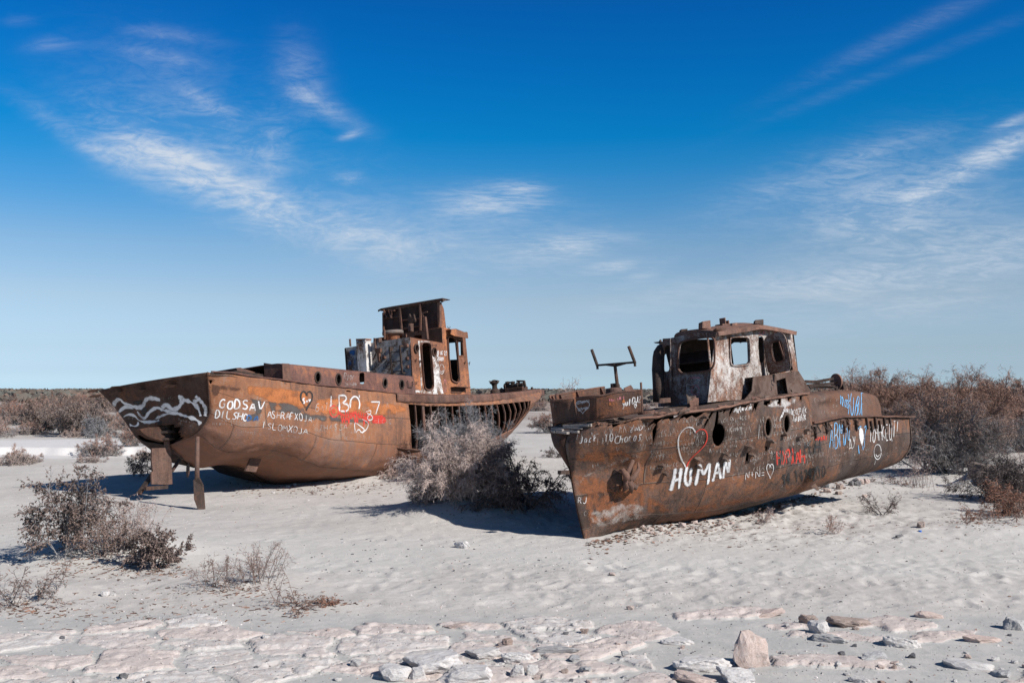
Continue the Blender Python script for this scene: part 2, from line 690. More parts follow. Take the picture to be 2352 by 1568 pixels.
M['rib'] = rust("rust_rib", dark=(.06, .030, .022), mid=(.17, .085, .06), hot=(.26, .12, .075), pale=(.30, .20, .16), seed=16, speck=.3)
M['pole'] = rust("rust_pole", dark=(.05, .03, .024), mid=(.155, .088, .066), hot=(.22, .11, .075), pale=(.27, .2, .17), seed=17, speck=.3)
M['ring'] = rust("grey_ring", dark=(.1, .08, .07), mid=(.24, .20, .18), hot=(.30, .20, .15), pale=(.36, .33, .31), seed=18, speck=.3)

k = NT("bleached_wood")
c = k.coord(scale=(14, 14, 60))
k_n = k.noise(c, 2.2, 6, .65, .5)
M['wood'] = k.finish(k.ramp(k_n, [(.3, (.10, .085, .075)), (.55, (.34, .29, .26)), (.75, (.50, .45, .42))]), .9, k_n, .6, .02)


def paint_mat(name, col, cover=.5):
    """brushed or sprayed paint: thins out at the stroke's edge and where the rust has come through"""
    k = NT(name)
    at = k.n("ShaderNodeAttribute", attribute_name="cover")
    c = k.coord(scale=(1, 1, .8))
    nz = k.math('ADD', k.math('MULTIPLY', k.noise(c, 26, 6, .7), .6), k.math('MULTIPLY', k.noise(c, 5, 4, .6), .4))
    a = k.step(k.math('ADD', k.math('MULTIPLY', at.outputs["Fac"], .62), k.math('SUBTRACT', nz, .5)), .50 - cover * .5, .98 - cover * .5)
    colv = k.mix(k.noise(c, 9, 4), lerp3(col, (.12, .08, .06), .18), col)
    return k.finish(colv, .8, alpha=a)


M['p_white'] = paint_mat("paint_white", (.66, .64, .63), .72)
M['p_thick'] = paint_mat("paint_white_spray", (.74, .73, .73), .80)
M['p_spray'] = paint_mat("paint_overspray", (.60, .58, .57), .30)
M['p_faint'] = paint_mat("chalk_faint", (.42, .385, .355), .48)
M['p_chalk'] = paint_mat("chalk", (.46, .43, .41), .46)
M['p_red'] = paint_mat("paint_red", (.55, .045, .03), .9)
M['p_blue'] = paint_mat("paint_blue", (.16, .42, .70), .75)
M['p_deep'] = paint_mat("paint_deep_blue", (.03, .14, .36), .55)
M['p_black'] = paint_mat("paint_black", (.022, .024, .026), .72)
M['p_pink'] = paint_mat("paint_pink", (.62, .22, .26), .55)
M['p_orange'] = paint_mat("paint_orange_patch", (.44, .15, .05), .50)
M['p_grey'] = paint_mat("paint_grey_patch", (.085, .075, .072), .62)
M['p_rustbloom'] = paint_mat("rust_bloom", (.25, .088, .036), .36)
M['p_salt'] = paint_mat("salt_crust", (.44, .39, .355), .14)
M['p_rust'] = paint_mat("rust_patch", (.10, .045, .028), .55)


def twig_mat(name, a, b, c3, rough=.9):
    k = NT(name)
    g = k.n("ShaderNodeNewGeometry")
    oi = k.n("ShaderNodeObjectInfo")
    r = k.math('ADD', k.math('MULTIPLY', g.outputs["Random Per Island"], .7), k.math('MULTIPLY', oi.outputs["Random"], .3))
    col = k.ramp(r, [(.05, a), (.5, b), (.95, c3)])
    big = k.noise(k.coord(), 1.3, 3, .6)
    col = k.mix(k.step(big, .4, .65), col, lerp3(b, c3, .5))
    return k.finish(col, rough, spec=.15)


M['tw_pale'] = twig_mat("twig_pale", (.26, .19, .165), (.40, .31, .275), (.52, .43, .39))
M['tw_grey'] = twig_mat("twig_grey", (.10, .095, .10), (.19, .185, .19), (.29, .28, .285))
M['tw_brown'] = twig_mat("twig_brown", (.10, .065, .055), (.18, .125, .105), (.28, .21, .18))
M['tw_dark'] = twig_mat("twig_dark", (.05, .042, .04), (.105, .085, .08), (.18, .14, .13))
M['tw_red'] = twig_mat("foliage_russet", (.13, .065, .046), (.25, .125, .085), (.37, .20, .14))
M['tw_mix'] = twig_mat("foliage_russet_grey", (.11, .09, .085), (.21, .14, .115), (.30, .185, .14))
M['tw_pink'] = twig_mat("foliage_pinkish", (.22, .14, .115), (.34, .23, .195), (.45, .34, .30))
M['leaf_brown'] = twig_mat("leaf_brown", (.085, .062, .054), (.155, .11, .094), (.26, .195, .17))


def tip_mat(name, low, high, z0, z1):
    """grey bare wood below, russet growth on the upper twigs"""
    k = NT(name)
    g = k.n("ShaderNodeNewGeometry")
    sp = k.n("ShaderNodeSeparateXYZ")
    c = k.coord()
    k.l(c, sp.inputs[0])
    r = g.outputs["Random Per Island"]
    zz = k.math('ADD', sp.outputs[2], k.math('MULTIPLY', k.math('SUBTRACT', k.noise(c, 1.1, 4, .65), .5), (z1 - z0) * 2.6))
    f = k.step(k.math('ADD', zz, k.math('MULTIPLY', k.math('SUBTRACT', r, .5), (z1 - z0) * .8)), z0, z1)
    a = k.ramp(r, [(.0, lerp3(low, (0, 0, 0), .4)), (.5, low), (1.0, lerp3(low, (.4, .38, .37), .4))])
    b = k.ramp(r, [(.0, lerp3(high, (.03, .02, .02), .5)), (.5, high), (1.0, lerp3(high, (.45, .28, .2), .4))])
    return k.finish(k.mix(f, a, b), .9, spec=.1)


M['tip_near'] = tip_mat("tamarisk_grey_russet", (.185, .165, .158), (.275, .165, .125), .9, 2.3)
M['tip_far'] = tip_mat("tamarisk_russet", (.19, .155, .14), (.28, .165, .125), .8, 2.4)
M['tip_scrub'] = tip_mat("scrub_russet", (.22, .18, .16), (.33, .185, .14), .4, 1.2)
M['tip_pink'] = tip_mat("scrub_pinkish", (.27, .22, .20), (.36, .22, .175), .4, 1.0)
# ------------------------------------------------------------------ sky and sun
SUN_EL, SUN_PHI = 36.0, -36.0       # phi: direction towards the sun measured from +x
w = bpy.data.worlds.new("World")
S.world = w
w.use_nodes = True


class WT(NT):
    def __init__(s, tree):
        s.t = tree
        s.t.nodes.clear()


k = WT(w.node_tree)
sky = k.n("ShaderNodeTexSky")
sky.sky_type = 'NISHITA'
sky.sun_disc = False
sky.sun_elevation = R(SUN_EL)
sky.sun_rotation = R(90 - SUN_PHI)
sky.altitude = 60
sky.air_density = 1.0
sky.dust_density = 0.6
sky.ozone_density = 1.6
tc = k.n("ShaderNodeTexCoord")
sep = k.n("ShaderNodeSeparateXYZ")
k.l(tc.outputs["Generated"], sep.inputs[0])
dx, dy, dz = sep.outputs
# graded sky: the blue deepens quickly with height, no yellow dust band at the horizon
TINT = [(.0, (.89, 1.30, 2.05)), (.018, (.69, .945, 1.53)), (.039, (.67, .835, 1.22)), (.089, (.745, .815, .985)), (.139, (.575, .77, .955)), (.181, (.28, .70, 1.01)), (.217, (.10, .655, 1.04)),
        (.246, (.015, .61, 1.05)), (.304, (.010, .53, 1.06)), (.36, (.012, .455, 1.02)), (.52, (.14, .30, .52)), (1.0, (.26, .36, .46))]  # stops above the view are dimmed to weaken the fill light
TINT = [(p_, tuple(x * .80 for x in c_)) for p_, c_ in TINT]
tint = k.ramp(k.math('MAXIMUM', dz, 0.0), [(p_, tuple(x / 2 for x in c_)) for p_, c_ in TINT])
base = k.mix(1.0, sky.outputs[0], tint, 'MULTIPLY')
base = k.mix(1.0, base, (2, 2, 2), 'MULTIPLY')
# cirrus: wisps by bearing and height on the sky (a sheet high above the plain)
ysafe = k.math('MAXIMUM', dy, 0.05)
gx = k.math('DIVIDE', dx, ysafe)
gz = k.math('DIVIDE', dz, ysafe)


def sky_pt(px, py):
    d = ray(px, py)
    return d.x / d.y, d.z / d.y


def wisp(px, py, lx, ly, slope, amp):
    """soft elongated patch; slope in degrees, positive = falls to the right"""
    cx, cz = sky_pt(px, py)
    a = R(-slope)
    u = k.math('SUBTRACT', gx, cx)
    v = k.math('SUBTRACT', gz, cz)
    p = k.math('ADD', k.math('MULTIPLY', u, math.cos(a)), k.math('MULTIPLY', v, math.sin(a)))
    q = k.math('SUBTRACT', k.math('MULTIPLY', v, math.cos(a)), k.math('MULTIPLY', u, math.sin(a)))
    p = k.math('MULTIPLY', p, FP / lx)
    q = k.math('MULTIPLY', q, FP / ly)
    r2 = k.math('ADD', k.math('MULTIPLY', p, p), k.math('MULTIPLY', q, q))
    return k.math('MULTIPLY', k.math('POWER', 2.718, k.math('MULTIPLY', r2, -1.0)), amp)


def cloudnoise(scale, sx, sz, slope, off, detail=9, rough=.62, dist=.5):
    cb = k.n("ShaderNodeCombineXYZ")
    k.l(gx, cb.inputs[0])
    k.l(gz, cb.inputs[1])
    mp = k.n("ShaderNodeMapping")
    k.l(cb.outputs[0], mp.inputs[0])
    mp.inputs[1].default_value = off
    mp.inputs[2].default_value = (0, 0, R(slope))
    mp.inputs[3].default_value = (sx, sz, 1)
    return k.noise(mp.outputs[0], scale, detail, rough, dist)


WL = [(820, 490, 330, 110, 20, .15), (400, 250, 230, 130, 25, .15), (1000, 560, 260, 60, 12, .16), (300, 330, 110, 60, 25, .45), (420, 385, 190, 52, 33, .78), (560, 455, 170, 40, 30, .60), (700, 505, 190, 42, 26, .62),
      (500, 300, 130, 45, 25, .35), (860, 540, 190, 45, 18, .45), (195, 325, 160, 22, 32, .42), (690, 185, 48, 85, -12, .38),
      (740, 245, 90, 22, 28, .40), (625, 325, 42, 75, -10, .38), (480, 240, 80, 22, 32, .38), (380, 80, 100, 16, 8, .20),
      (370, 130, 90, 20, 12, .24), (120, 100, 50, 16, -8, .20), (45, 48, 35, 12, 0, .12), (805, 310, 26, 8, -18, .55), (795, 408, 36, 12, 0, .40)]
WC = [(1180, 600, 320, 70, 6, .15), (1150, 500, 220, 60, 2, .14), (1120, 470, 120, 42, -2, .62), (1200, 440, 50, 20, 0, .55), (1310, 565, 120, 28, -5, .62), (1410, 613, 55, 14, -8, .55), (1480, 630, 60, 18, -25, .22),
      (1500, 690, 190, 30, -14, .22)]
WR = [(2080, 560, 380, 150, -8, .17), (1850, 420, 300, 60, -20, .14), (2060, 460, 210, 85, -12, .52), (2220, 390, 190, 24, -24, .72), (2320, 325, 110, 18, -22, .62), (2050, 525, 120, 20, -4, .55), (1960, 500, 60, 18, -5, .42),
      (2260, 560, 250, 34, -9, .58), (1950, 375, 230, 26, -20, .24), (2000, 640, 420, 34, -6, .40), (2050, 700, 380, 60, -4, .32), (2080, 75, 260, 20, -26, .13), (2050, 160, 330, 14, -22, .07),
      (2330, 280, 60, 12, -20, .55), (2330, 600, 90, 30, -10, .3)]


def layer(lst, nz):
    tot = None
    for it in lst:
        g = wisp(*it)
        tot = g if tot is None else k.math('ADD', tot, g)
    f = k.math('MULTIPLY', k.math('MINIMUM', tot, 1.0), k.step(nz, .37, .73))
    return k.math('ADD', k.math('MULTIPLY', f, 1.15), k.math('MULTIPLY', k.math('MINIMUM', tot, 1.0), .16))


def tri(n1, n2, n3, a, b, c):
    return k.math('ADD', k.math('MULTIPLY', n1, a), k.math('ADD', k.math('MULTIPLY', n2, b), k.math('MULTIPLY', n3, c)))


nl = tri(cloudnoise(6, 1.0, 3.0, 34, (1, 2, 0), dist=1.2), cloudnoise(20, 1.0, 3.0, 30, (4, 2, 0), dist=2.2), cloudnoise(60, 1.0, 2.2, 30, (2, 5, 0), dist=2.0), .52, .36, .12)
nc = tri(cloudnoise(9, 1.0, 7.0, -3, (7, 3, 0), dist=1.0), cloudnoise(26, 1.0, 8.0, -6, (2, 9, 0), dist=1.6), cloudnoise(70, 1.0, 3.0, -3, (5, 9, 0), dist=1.5), .46, .42, .12)
nr = tri(cloudnoise(6, 1.0, 4.5, -17, (3, 6, 0), dist=1.0), cloudnoise(22, 1.0, 5.0, -16, (8, 1, 0), dist=2.0), cloudnoise(65, 1.0, 2.5, -14, (1, 1, 0), dist=2.0), .50, .38, .12)
cl = k.math('ADD', layer(WL, nl), k.math('ADD', layer(WC, nc), layer(WR, nr)))
cl = k.math('MULTIPLY', k.math('MINIMUM', cl, 1.0), k.step(dy, .05, .3))
CLOUD = (4.7, 5.2, 5.9)
col = k.mix(k.math('MULTIPLY', cl, .92), base, CLOUD)
bg = k.n("ShaderNodeBackground")
k.l(col, bg.inputs[0])
bg.inputs[1].default_value = 0.11
wo = k.n("ShaderNodeOutputWorld")
k.l(bg.outputs[0], wo.inputs[0])

sl = bpy.data.lights.new("sun", 'SUN')
sl.energy = 5.0
sl.angle = R(0.53)
sl.color = (1.0, .965, .915)
so = bpy.data.objects.new("sun", sl)
COL.objects.link(so)
sd = Vector((math.cos(R(SUN_PHI)) * math.cos(R(SUN_EL)), math.sin(R(SUN_PHI)) * math.cos(R(SUN_EL)), math.sin(R(SUN_EL))))
so.rotation_euler = sd.to_track_quat('Z', 'Y').to_euler()
so.location = (0, 0, 60)

vs = S.view_settings
vs.view_transform = 'Standard'
vs.look = 'None'
vs.exposure = 0.30
vs.gamma = 1.0

# ------------------------------------------------------------------ ground
def vnoise(x, y, seed=0):
    """vectorised value noise"""
    xi, yi = np.floor(x).astype(np.int64), np.floor(y).astype(np.int64)
    xf, yf = x - xi, y - yi
    xf, yf = xf * xf * (3 - 2 * xf), yf * yf * (3 - 2 * yf)

    def h(i, j):
        n = (i * 374761393 + j * 668265263 + seed * 974711) & 0xffffffff
        n = ((n ^ (n >> 13)) * 1274126177) & 0xffffffff
        return ((n ^ (n >> 16)) & 0xffff) / 65535.0
    return (h(xi, yi) * (1 - xf) + h(xi + 1, yi) * xf) * (1 - yf) + (h(xi, yi + 1) * (1 - xf) + h(xi + 1, yi + 1) * xf) * yf


def fbm(x, y, seed=0, oct=4, gain=.5):
    a, t, s = 1.0, 0.0, 0.0
    for i in range(oct):
        t = t + a * vnoise(x * 2**i + 17.3 * i, y * 2**i - 9.1 * i, seed + i)
        s += a
        a *= gain
    return t / s


def ss(x, a, b):
    t = np.clip((x - a) / (b - a), 0, 1)
    return t * t * (3 - 2 * t)


def voro(x, y, seed=0):
    """distance to cell border and a random number per cell"""
    xi, yi = np.floor(x).astype(np.int64), np.floor(y).astype(np.int64)
    d1 = np.full(x.shape, 9.0)
    d2 = np.full(x.shape, 9.0)
    idr = np.zeros(x.shape)
    for ox in (-1, 0, 1):
        for oy in (-1, 0, 1):
            i, j = xi + ox, yi + oy

            def h(s):
                n = (i * 374761393 + j * 668265263 + (seed + s) * 974711) & 0xffffffff
                n = ((n ^ (n >> 13)) * 1274126177) & 0xffffffff
                return ((n ^ (n >> 16)) & 0xffff) / 65535.0
            px, py, hid = i + h(1), j + h(2), h(3)
            d = np.hypot(px - x, py - y)
            near = d < d1
            d2 = np.where(near, d1, np.minimum(d2, d))
            idr = np.where(near, hid, idr)
            d1 = np.where(near, d, d1)
    return d2 - d1, idr


def gpt(px, py, z=0.0):
    r = ray(px, py)
    t = (z - CAM_H) / r.z
    p = CAM + r * t
    return p.x, p.y


# mounds: (px, py of the foot centre, rx, ry, height)
MOUNDS = [(270, 1270, 1.7, 1.2, .30), (1130, 1180, 2.3, 1.5, .48), (1010, 1120, 1.6, 1.4, .2), (1905, 1122, 2.6, 1.3, .22), (1750, 1172, 2.0, .8, .12), (560, 1330, 1.1, .7, .10), (720, 1395, .8, .45, .07), (2290, 1225, 2.2, 1.1, .16),
          (1600, 1195, 2.2, .9, .10), (1450, 1212, 1.0, .7, .09), (640, 1100, 5.0, 1.6, .30), (820, 1098, 3.0, 1.3, .16), (2130, 1092, 2.6, 2.0, .22), (60, 1360, 1.0, .6, .10)]
MND = [(*gpt(px, py), rx, ry, h) for px, py, rx, ry, h in MOUNDS]


def height(x, y, fine=True):
    z = .10 * (fbm(x * .12, y * .12, 3, 3) - .5) * ss(y, 14, 30)
    z = z + .9 * (fbm(x * .035, y * .035, 9, 4) - .5) * ss(y, 52, 120)
    z = z + 1.2 * (fbm(x * .008, y * .008, 19, 3) - .45) * ss(y, 150, 500)
    for mx, my, rx, ry, h in MND:
        r2 = ((x - mx) / rx)**2 + ((y - my) / ry)**2
        z = z + h * np.exp(-r2 * 1.1) * (1 + .25 * (fbm(x * 1.7, y * 1.7, 31, 2) - .5))
    # bank with the pale track on the left, broken steps along its edge
    ed = 42.2 + 1.2 * (fbm(x * .25, y * 0 + 3, 41, 3) - .5) + .35 * (fbm(x * 1.4, y * 0, 42, 2) - .5)
    z = z + .32 * ss(y - ed, 0, .35) * ss(-x, 7.5, 13.5) * (1 - .5 * ss(y, 49, 56))
    # eroded hummock on the right with a steep shaded flank
    hx, hy = HUM
    rr = np.hypot((x - hx) / 1.5, (y - hy) / .8) * (1 + .5 * (fbm(x * 1.3 + 5, y * 1.3, 51, 4) - .5))
    z = z + .50 * (1 - ss(rr, .3, 1.0)) * ss(x - hx, -1.6, -1.3)
    z = z + .42 * np.exp(-(((x - hx - 1.9) / 1.8)**2 + ((y - hy + .5) / 1.0)**2)) * (1 + .4 * (fbm(x * 2, y * 2, 52, 3) - .5))
    if not fine:
        return z
    # trampled sand: hollows of footprints, strongest in the strip before the slabs and between the wrecks
    tr = ss(y, 12.6, 13.2) * (1 - ss(y, 15.6, 17.5)) * (.55 + .45 * ss(x, -3, 3)) + .35 * ss(y, 17, 19) * (1 - ss(y, 36, 44))
    c1, i1 = voro(x * 2.6, y * 2.0, 5)
    hol = (np.clip(c1, 0, .5) / .5)
    z = z - tr * (.028 * hol**1.3 * (i1 > .45) * (.5 + vnoise(x * .8, y * .8, 62)) + .020 * (fbm(x * 6, y * 4.6, 61, 5, .6) - .5) * 2)
    z = z + .035 * (fbm(x * 1.7, y * 1.7, 71, 5) - .5) * ss(y, 11, 13)
    # lumpy dug-over soil round the right hull
    lump = np.exp(-(((x - 5.2) / 4.5)**2 + ((y - 22.5) / 4.0)**2))
    z = z + lump * .09 * (fbm(x * 4.5, y * 3.5, 81, 4, .6) - .5) * 2
    return z


def slabs(x, y):
    """broken limestone pavement in the foreground: height added, slab mask, tone per slab"""
    wx = x + .30 * (fbm(x * 1.6, y * 1.6, 91, 3) - .5) * 2 + .07 * (fbm(x * 7, y * 7, 94, 3) - .5) * 2
    wy = y + .22 * (fbm(x * 1.6 + 7, y * 1.6, 92, 3) - .5) * 2 + .06 * (fbm(x * 7 + 3, y * 7, 98, 3) - .5) * 2
    c, i = voro(wx * .95 + .25 * wy, wy * 1.45 - .2 * wx, 11)
    edge = .03 + .15 * fbm(x * 1.3, y * 1.5, 95, 2)**1.5 + .10 * ss(x, .0, 2.5)
    zone = 1 - ss(y + 1.2 * (fbm(x * .7, y * .0, 93, 3) - .5) * 2, 12.1, 12.35)
    keep = i > (.06 + .70 * ss(x, .3, 2.4))
    m = ss(c, edge, edge + .028) * zone * keep
    pits = fbm(x * 9, y * 9, 97, 4, .65)
    hh = (.010 + .036 * vnoise(i * 57.0, i * 13.0, 96)) * m + m * .012 * (pits - .5) * 2 - m * .022 * ss(fbm(x * 5, y * 5, 99, 3), .60, .70)
    # cracked into smaller plates that have settled unevenly
    c2, i2 = voro(wx * 3.0 + .4, wy * 4.6, 23)
    hh = hh + m * (.020 * (i2 - .5) - .016 * (1 - ss(c2, .0, .07)) * (i2 > .25))
    # tilt of each plate
    hh = hh + m * .05 * (i - .5) * (c - .2)
    drift = zone * (1 - m) * .012 * (fbm(x * 1.5, y * 2.5, 100, 3) - .5)
    return hh + drift, m, i


HUM = gpt(2285, 1120)


NR, NC = 900, 860
tt = np.linspace(0, 1, NR)
ya = np.linspace(1.0, 8.5, 20)
yb = 8.5 * (60 / 8.5)**np.linspace(0, 1, 820)[1:]
yc = 60.0 * (9000 / 60.0)**np.linspace(0, 1, 130)[1:]
ys = np.concatenate([[-60, -20, -6, -2], ya, yb, yc])
u = np.linspace(-1, 1, NC)
u = np.sign(u) * (np.abs(u) * .60 + .40 * np.abs(u)**3)
Y = np.repeat(ys[:, None], NC, 1)
X = u[None, :] * (5.5 + .95 * np.maximum(Y, 0.0)) 
Z = height(X, Y)
sh_, sm_, si_ = slabs(X, Y)
Z = Z + sh_
far = ss(Y, 2000, 9000)
Z = Z * (1 - far)
nr, nc = X.shape
me = bpy.data.meshes.new("ground")
me.vertices.add(nr * nc)
me.vertices.foreach_set("co", np.stack([X, Y, Z], -1).astype(np.float32).ravel())
ii = (np.arange(nr - 1)[:, None] * nc + np.arange(nc - 1)[None, :]).ravel()
q = np.stack([ii, ii + 1, ii + nc + 1, ii + nc], -1).ravel()
me.loops.add(len(q))
me.loops.foreach_set("vertex_index", q.astype(np.int32))
me.polygons.add(len(ii))
me.polygons.foreach_set("loop_start", (np.arange(len(ii)) * 4).astype(np.int32))
me.polygons.foreach_set("loop_total", np.full(len(ii), 4, np.int32))
me.update(calc_edges=True)
me.polygons.foreach_set("use_smooth", np.ones(len(ii), bool))
for nm, arr in (("slab", sm_), ("tone", si_)):
    at = me.attributes.new(nm, 'FLOAT', 'POINT')
    at.data.foreach_set("value", arr.astype(np.float32).ravel())
ground = bpy.data.objects.new("ground", me)
COL.objects.link(ground)
tag(ground, kind="structure")


_ysl, _ul = ys.tolist(), u.tolist()
import bisect


hz = lambda x, y: gz_(x, y)


def gz_(x, y):
    """height of the built ground sheet"""
    i = min(max(bisect.bisect_right(_ysl, y) - 1, 0), len(_ysl) - 2)
    fy = min(max((y - _ysl[i]) / (_ysl[i + 1] - _ysl[i]), 0), 1)
    t = min(max(x / (5.5 + .95 * max(y, 0.0)), -1), 1)
    j = min(max(bisect.bisect_right(_ul, t) - 1, 0), len(_ul) - 2)
    fx = min(max((t - _ul[j]) / (_ul[j + 1] - _ul[j]), 0), 1)
    return float((Z[i, j] * (1 - fx) + Z[i, j + 1] * fx) * (1 - fy) + (Z[i + 1, j] * (1 - fx) + Z[i + 1, j + 1] * fx) * fy)


k = NT("pale_sand")
P = k.coord()
a1 = k.n("ShaderNodeAttribute", attribute_name="slab").outputs["Fac"]
a2 = k.n("ShaderNodeAttribute", attribute_name="tone").outputs["Fac"]
n1 = k.noise(P, .35, 5, .6)
n2 = k.noise(P, 2.2, 6, .65)
n3 = k.noise(P, 30, 5, .7)
sand = k.ramp(k.math('ADD', k.math('MULTIPLY', n1, .6), k.math('MULTIPLY', n2, .4)),
              [(.34, (.40, .367, .335)), (.50, (.472, .437, .402)), (.66, (.54, .503, .467))])
# grey crust with grit across the middle ground
sepP = k.n("ShaderNodeSeparateXYZ")
k.l(P, sepP.inputs[0])
yy = k.math('ADD', sepP.outputs[1], k.math('MULTIPLY', k.math('SUBTRACT', n1, .5), 5.0))
crust = k.math('MULTIPLY', k.step(yy, 14.6, 16.2), k.math('SUBTRACT', 1.0, k.step(yy, 18.6, 20.2)))
sand = k.mix(k.math('MULTIPLY', crust, .7), sand, (.515, .492, .457))
grit = k.step(k.noise(P, 17, 3, .55), .66, .72)
sand = k.mix(k.math('MULTIPLY', grit, k.math('ADD', .10, k.math('MULTIPLY', crust, .35))), sand, (.24, .24, .235))
sand = k.mix(k.math('MULTIPLY', k.step(k.noise(P, 52, 3, .6), .56, .70), .30), sand, (.30, .275, .255))
sand = k.mix(k.math('MULTIPLY', k.step(k.noise(P, 38, 3, .6), .62, .72), .35), sand, (.66, .63, .60))
sand = k.mix(k.math('MULTIPLY', k.step(k.noise(P, 1.1, 6, .7), .52, .64), .22), sand, (.36, .325, .30))
sand = k.mix(.16, sand, k.ramp(k.noise(P, 75, 4, .7), [(.35, (.30, .28, .265)), (.65, (.68, .65, .62))]))
# litter of fine plant bits, russet
lit = k.math('MULTIPLY', k.step(k.noise(P, 11, 4, .65, .5), .64, .72), k.step(k.noise(P, .55, 3, .5), .50, .66))
sand = k.mix(k.math('MULTIPLY', lit, .45), sand, (.27, .17, .13))
# scrub floor far off
farm = k.step(sepP.outputs[1], 50, 130)
dry = k.ramp(k.noise(P, .09, 6, .7), [(.35, (.16, .13, .105)), (.5, (.25, .19, .155)), (.62, (.36, .29, .25)), (.72, (.22, .135, .10))])
sand = k.mix(k.math('MULTIPLY', farm, k.step(k.noise(P, .05, 5, .6), .32, .5)), sand, dry)
vfar = k.step(sepP.outputs[1], 350, 1500)
sand = k.mix(k.math('MULTIPLY', vfar, .85), sand, k.ramp(k.noise(P, .012, 5, .6), [(.4, (.13, .14, .135)), (.6, (.20, .19, .175))]))
# the pale track on its bank
trk = k.math('MULTIPLY', k.step(yy, 40.5, 42.5), k.math('MULTIPLY', k.math('SUBTRACT', 1.0, k.step(yy, 48.0, 50.5)), k.step(k.math('MULTIPLY', sepP.outputs[0], -1.0), 6.5, 10)))
sand = k.mix(k.math('MULTIPLY', trk, .8), sand, (.60, .575, .56))
# slabs
stone = k.ramp(a2, [(.0, (.49, .455, .43)), (.38, (.535, .50, .475)), (.62, (.56, .53, .505)), (.76, (.52, .455, .425)), (1.0, (.53, .455, .42))], 'LINEAR')
stone = k.mix(k.math('MULTIPLY', k.step(k.noise(P, 7, 7, .7), .46, .60), .5), stone, (.50, .42, .375))
stone = k.mix(k.math('MULTIPLY', k.step(k.noise(P, 18, 5, .7), .58, .68), .6), stone, (.22, .165, .135))
stone = k.mix(k.math('MULTIPLY', k.step(k.noise(P, 2.6, 6, .7), .50, .62), .35), stone, (.47, .39, .345))
mask = k.step(k.math('ADD', a1, k.math('MULTIPLY', k.math('SUBTRACT', n2, .5), .5)), .35, .62)
# smooth grey drift sand lying between the slabs
near = k.math('SUBTRACT', 1.0, k.step(sepP.outputs[1], 12.2, 12.8))
sand = k.mix(k.math('MULTIPLY', k.math('MULTIPLY', near, k.math('SUBTRACT', 1.0, mask)), .75), sand, k.mix(k.step(n2, .42, .6), (.375, .368, .352), (.46, .437, .41)))
col = k.mix(mask, sand, stone)
hb = k.math('ADD', k.math('MULTIPLY', n3, .35), k.math('ADD', k.math('MULTIPLY', n2, .5), k.math('MULTIPLY', k.math('MULTIPLY', mask, k.noise(P, 12, 7, .7)), 1.0)))
hb = k.math('ADD', hb, k.math('MULTIPLY', k.noise(P, 5.5, 4, .6, .8), .6))
hb = k.math('ADD', hb, k.math('MULTIPLY', k.noise(P, 70, 3, .6), .22))
me.materials.append(k.finish(col, .95, hb, .55, .04, spec=.1))
# ------------------------------------------------------------------ the two wrecks
def conv(ox, oy, s):
    return lambda *pts: [(ox + s * x, oy + s * y) for x, y in pts]


c1 = conv(195.2, 666.1, .3369)
c2 = conv(654.6, 666.1, .29297)
c3 = conv(1194.4, 712.0, .34436)
c4 = conv(1470.0, 712.0, .32967)
c5 = conv(780.9, 677.6, .15381)
c6 = conv(1481.5, 712.0, .19531)


def lin(n):
    return [i / (n - 1) for i in range(n)]


def tr(pts):
    return lambda x: sinterp(pts, x)


class Bvh:
    def __init__(s):
        s.v, s.f = [], []
        s.t = None

    def add(s, *objs):
        for o in objs:
            k = len(s.v)
            b = base_of(o)
            s.v += [v.co + b for v in o.data.vertices]
            s.f += [tuple(i + k for i in p.vertices) for p in o.data.polygons]
        s.t = None
        return objs[0]

    def cast(s, px, py):
        if s.t is None:
            s.t = BVHTree.FromPolygons(s.v, s.f)
        r = ray(px, py)
        loc, nor, i, d = s.t.ray_cast(CAM, r)
        if loc is None:
            return None, None
        if nor.dot(r) > 0:
            nor = -nor
        return loc, nor


def ring_on(bv, outline, rad, name, mat, parent, off=.01, grow=1.0):
    cx = sum(p[0] for p in outline) / len(outline)
    cy = sum(p[1] for p in outline) / len(outline)
    pts = []
    for x, y in outline:
        l, n = bv.cast(cx + (x - cx) * grow, cy + (y - cy) * grow)
        if l is not None:
            pts.append(l + n * off)
    if len(pts) < 4:
        print("ring missed", name, outline[0])
        return None
    pts.append(pts[0])
    pts.append(pts[1])
    m = MB()
    m.tube(pts, rad, 6, False)
    return m.build(name, mat, parent, smooth=True)


WT = [(0, 1.0, 0.0), (.12, 1.0, .14), (.26, 1.0, .30), (.40, .995, .47), (.52, .975, .62), (.62, .93, .75), (.71, .85, .855), (.80, .71, .94), (.89, .48, .99), (1.0, .02, 1.07)]
WV = [(v, w_) for v, w_, t in WT]
TV = [(v, t) for v, w_, t in WT]

# ================================================================= left wreck
L = Ship(58, 6, 0, (476, 855), 24.5, 0.0, 2.13)
left_ship = empty("shipwreck", L.w(8, 0, 0) * 1.0, "long orange rusty shipwreck with wave painted stern and stripped ribs, left of the two", "shipwreck")
left_ship.location.z = 0
GL = tr([(476, 855), (532, 857.5), (562, 863), (610, 869.5), (650, 874), (711, 883), (801, 891.7), (947, 906), (1018, 907.8), (1088, 907), (1182, 901), (1235, 894.6)])
BL = tr([(300, 982), (425, 985), (458, 1015), (492, 1043), (518, 1056), (545, 1053), (570, 1049), (600, 1051), (630, 1060), (657, 1075), (692, 1091), (742, 1096), (830, 1101), (900, 1098), (1000, 1080), (1100, 1053), (1160, 1015), (1200, 978), (1222, 930)])
BPL = [(0, 2.13), (2, 2.32), (5, 2.42), (9, 2.40), (12, 2.32), (15, 2.0), (17, 1.5), (18.6, .9), (19.4, .45), (19.8, .05), (22, .05)]
LA1 = L.a_at(0.0, 2.7, 1236)
print("L length", LA1)


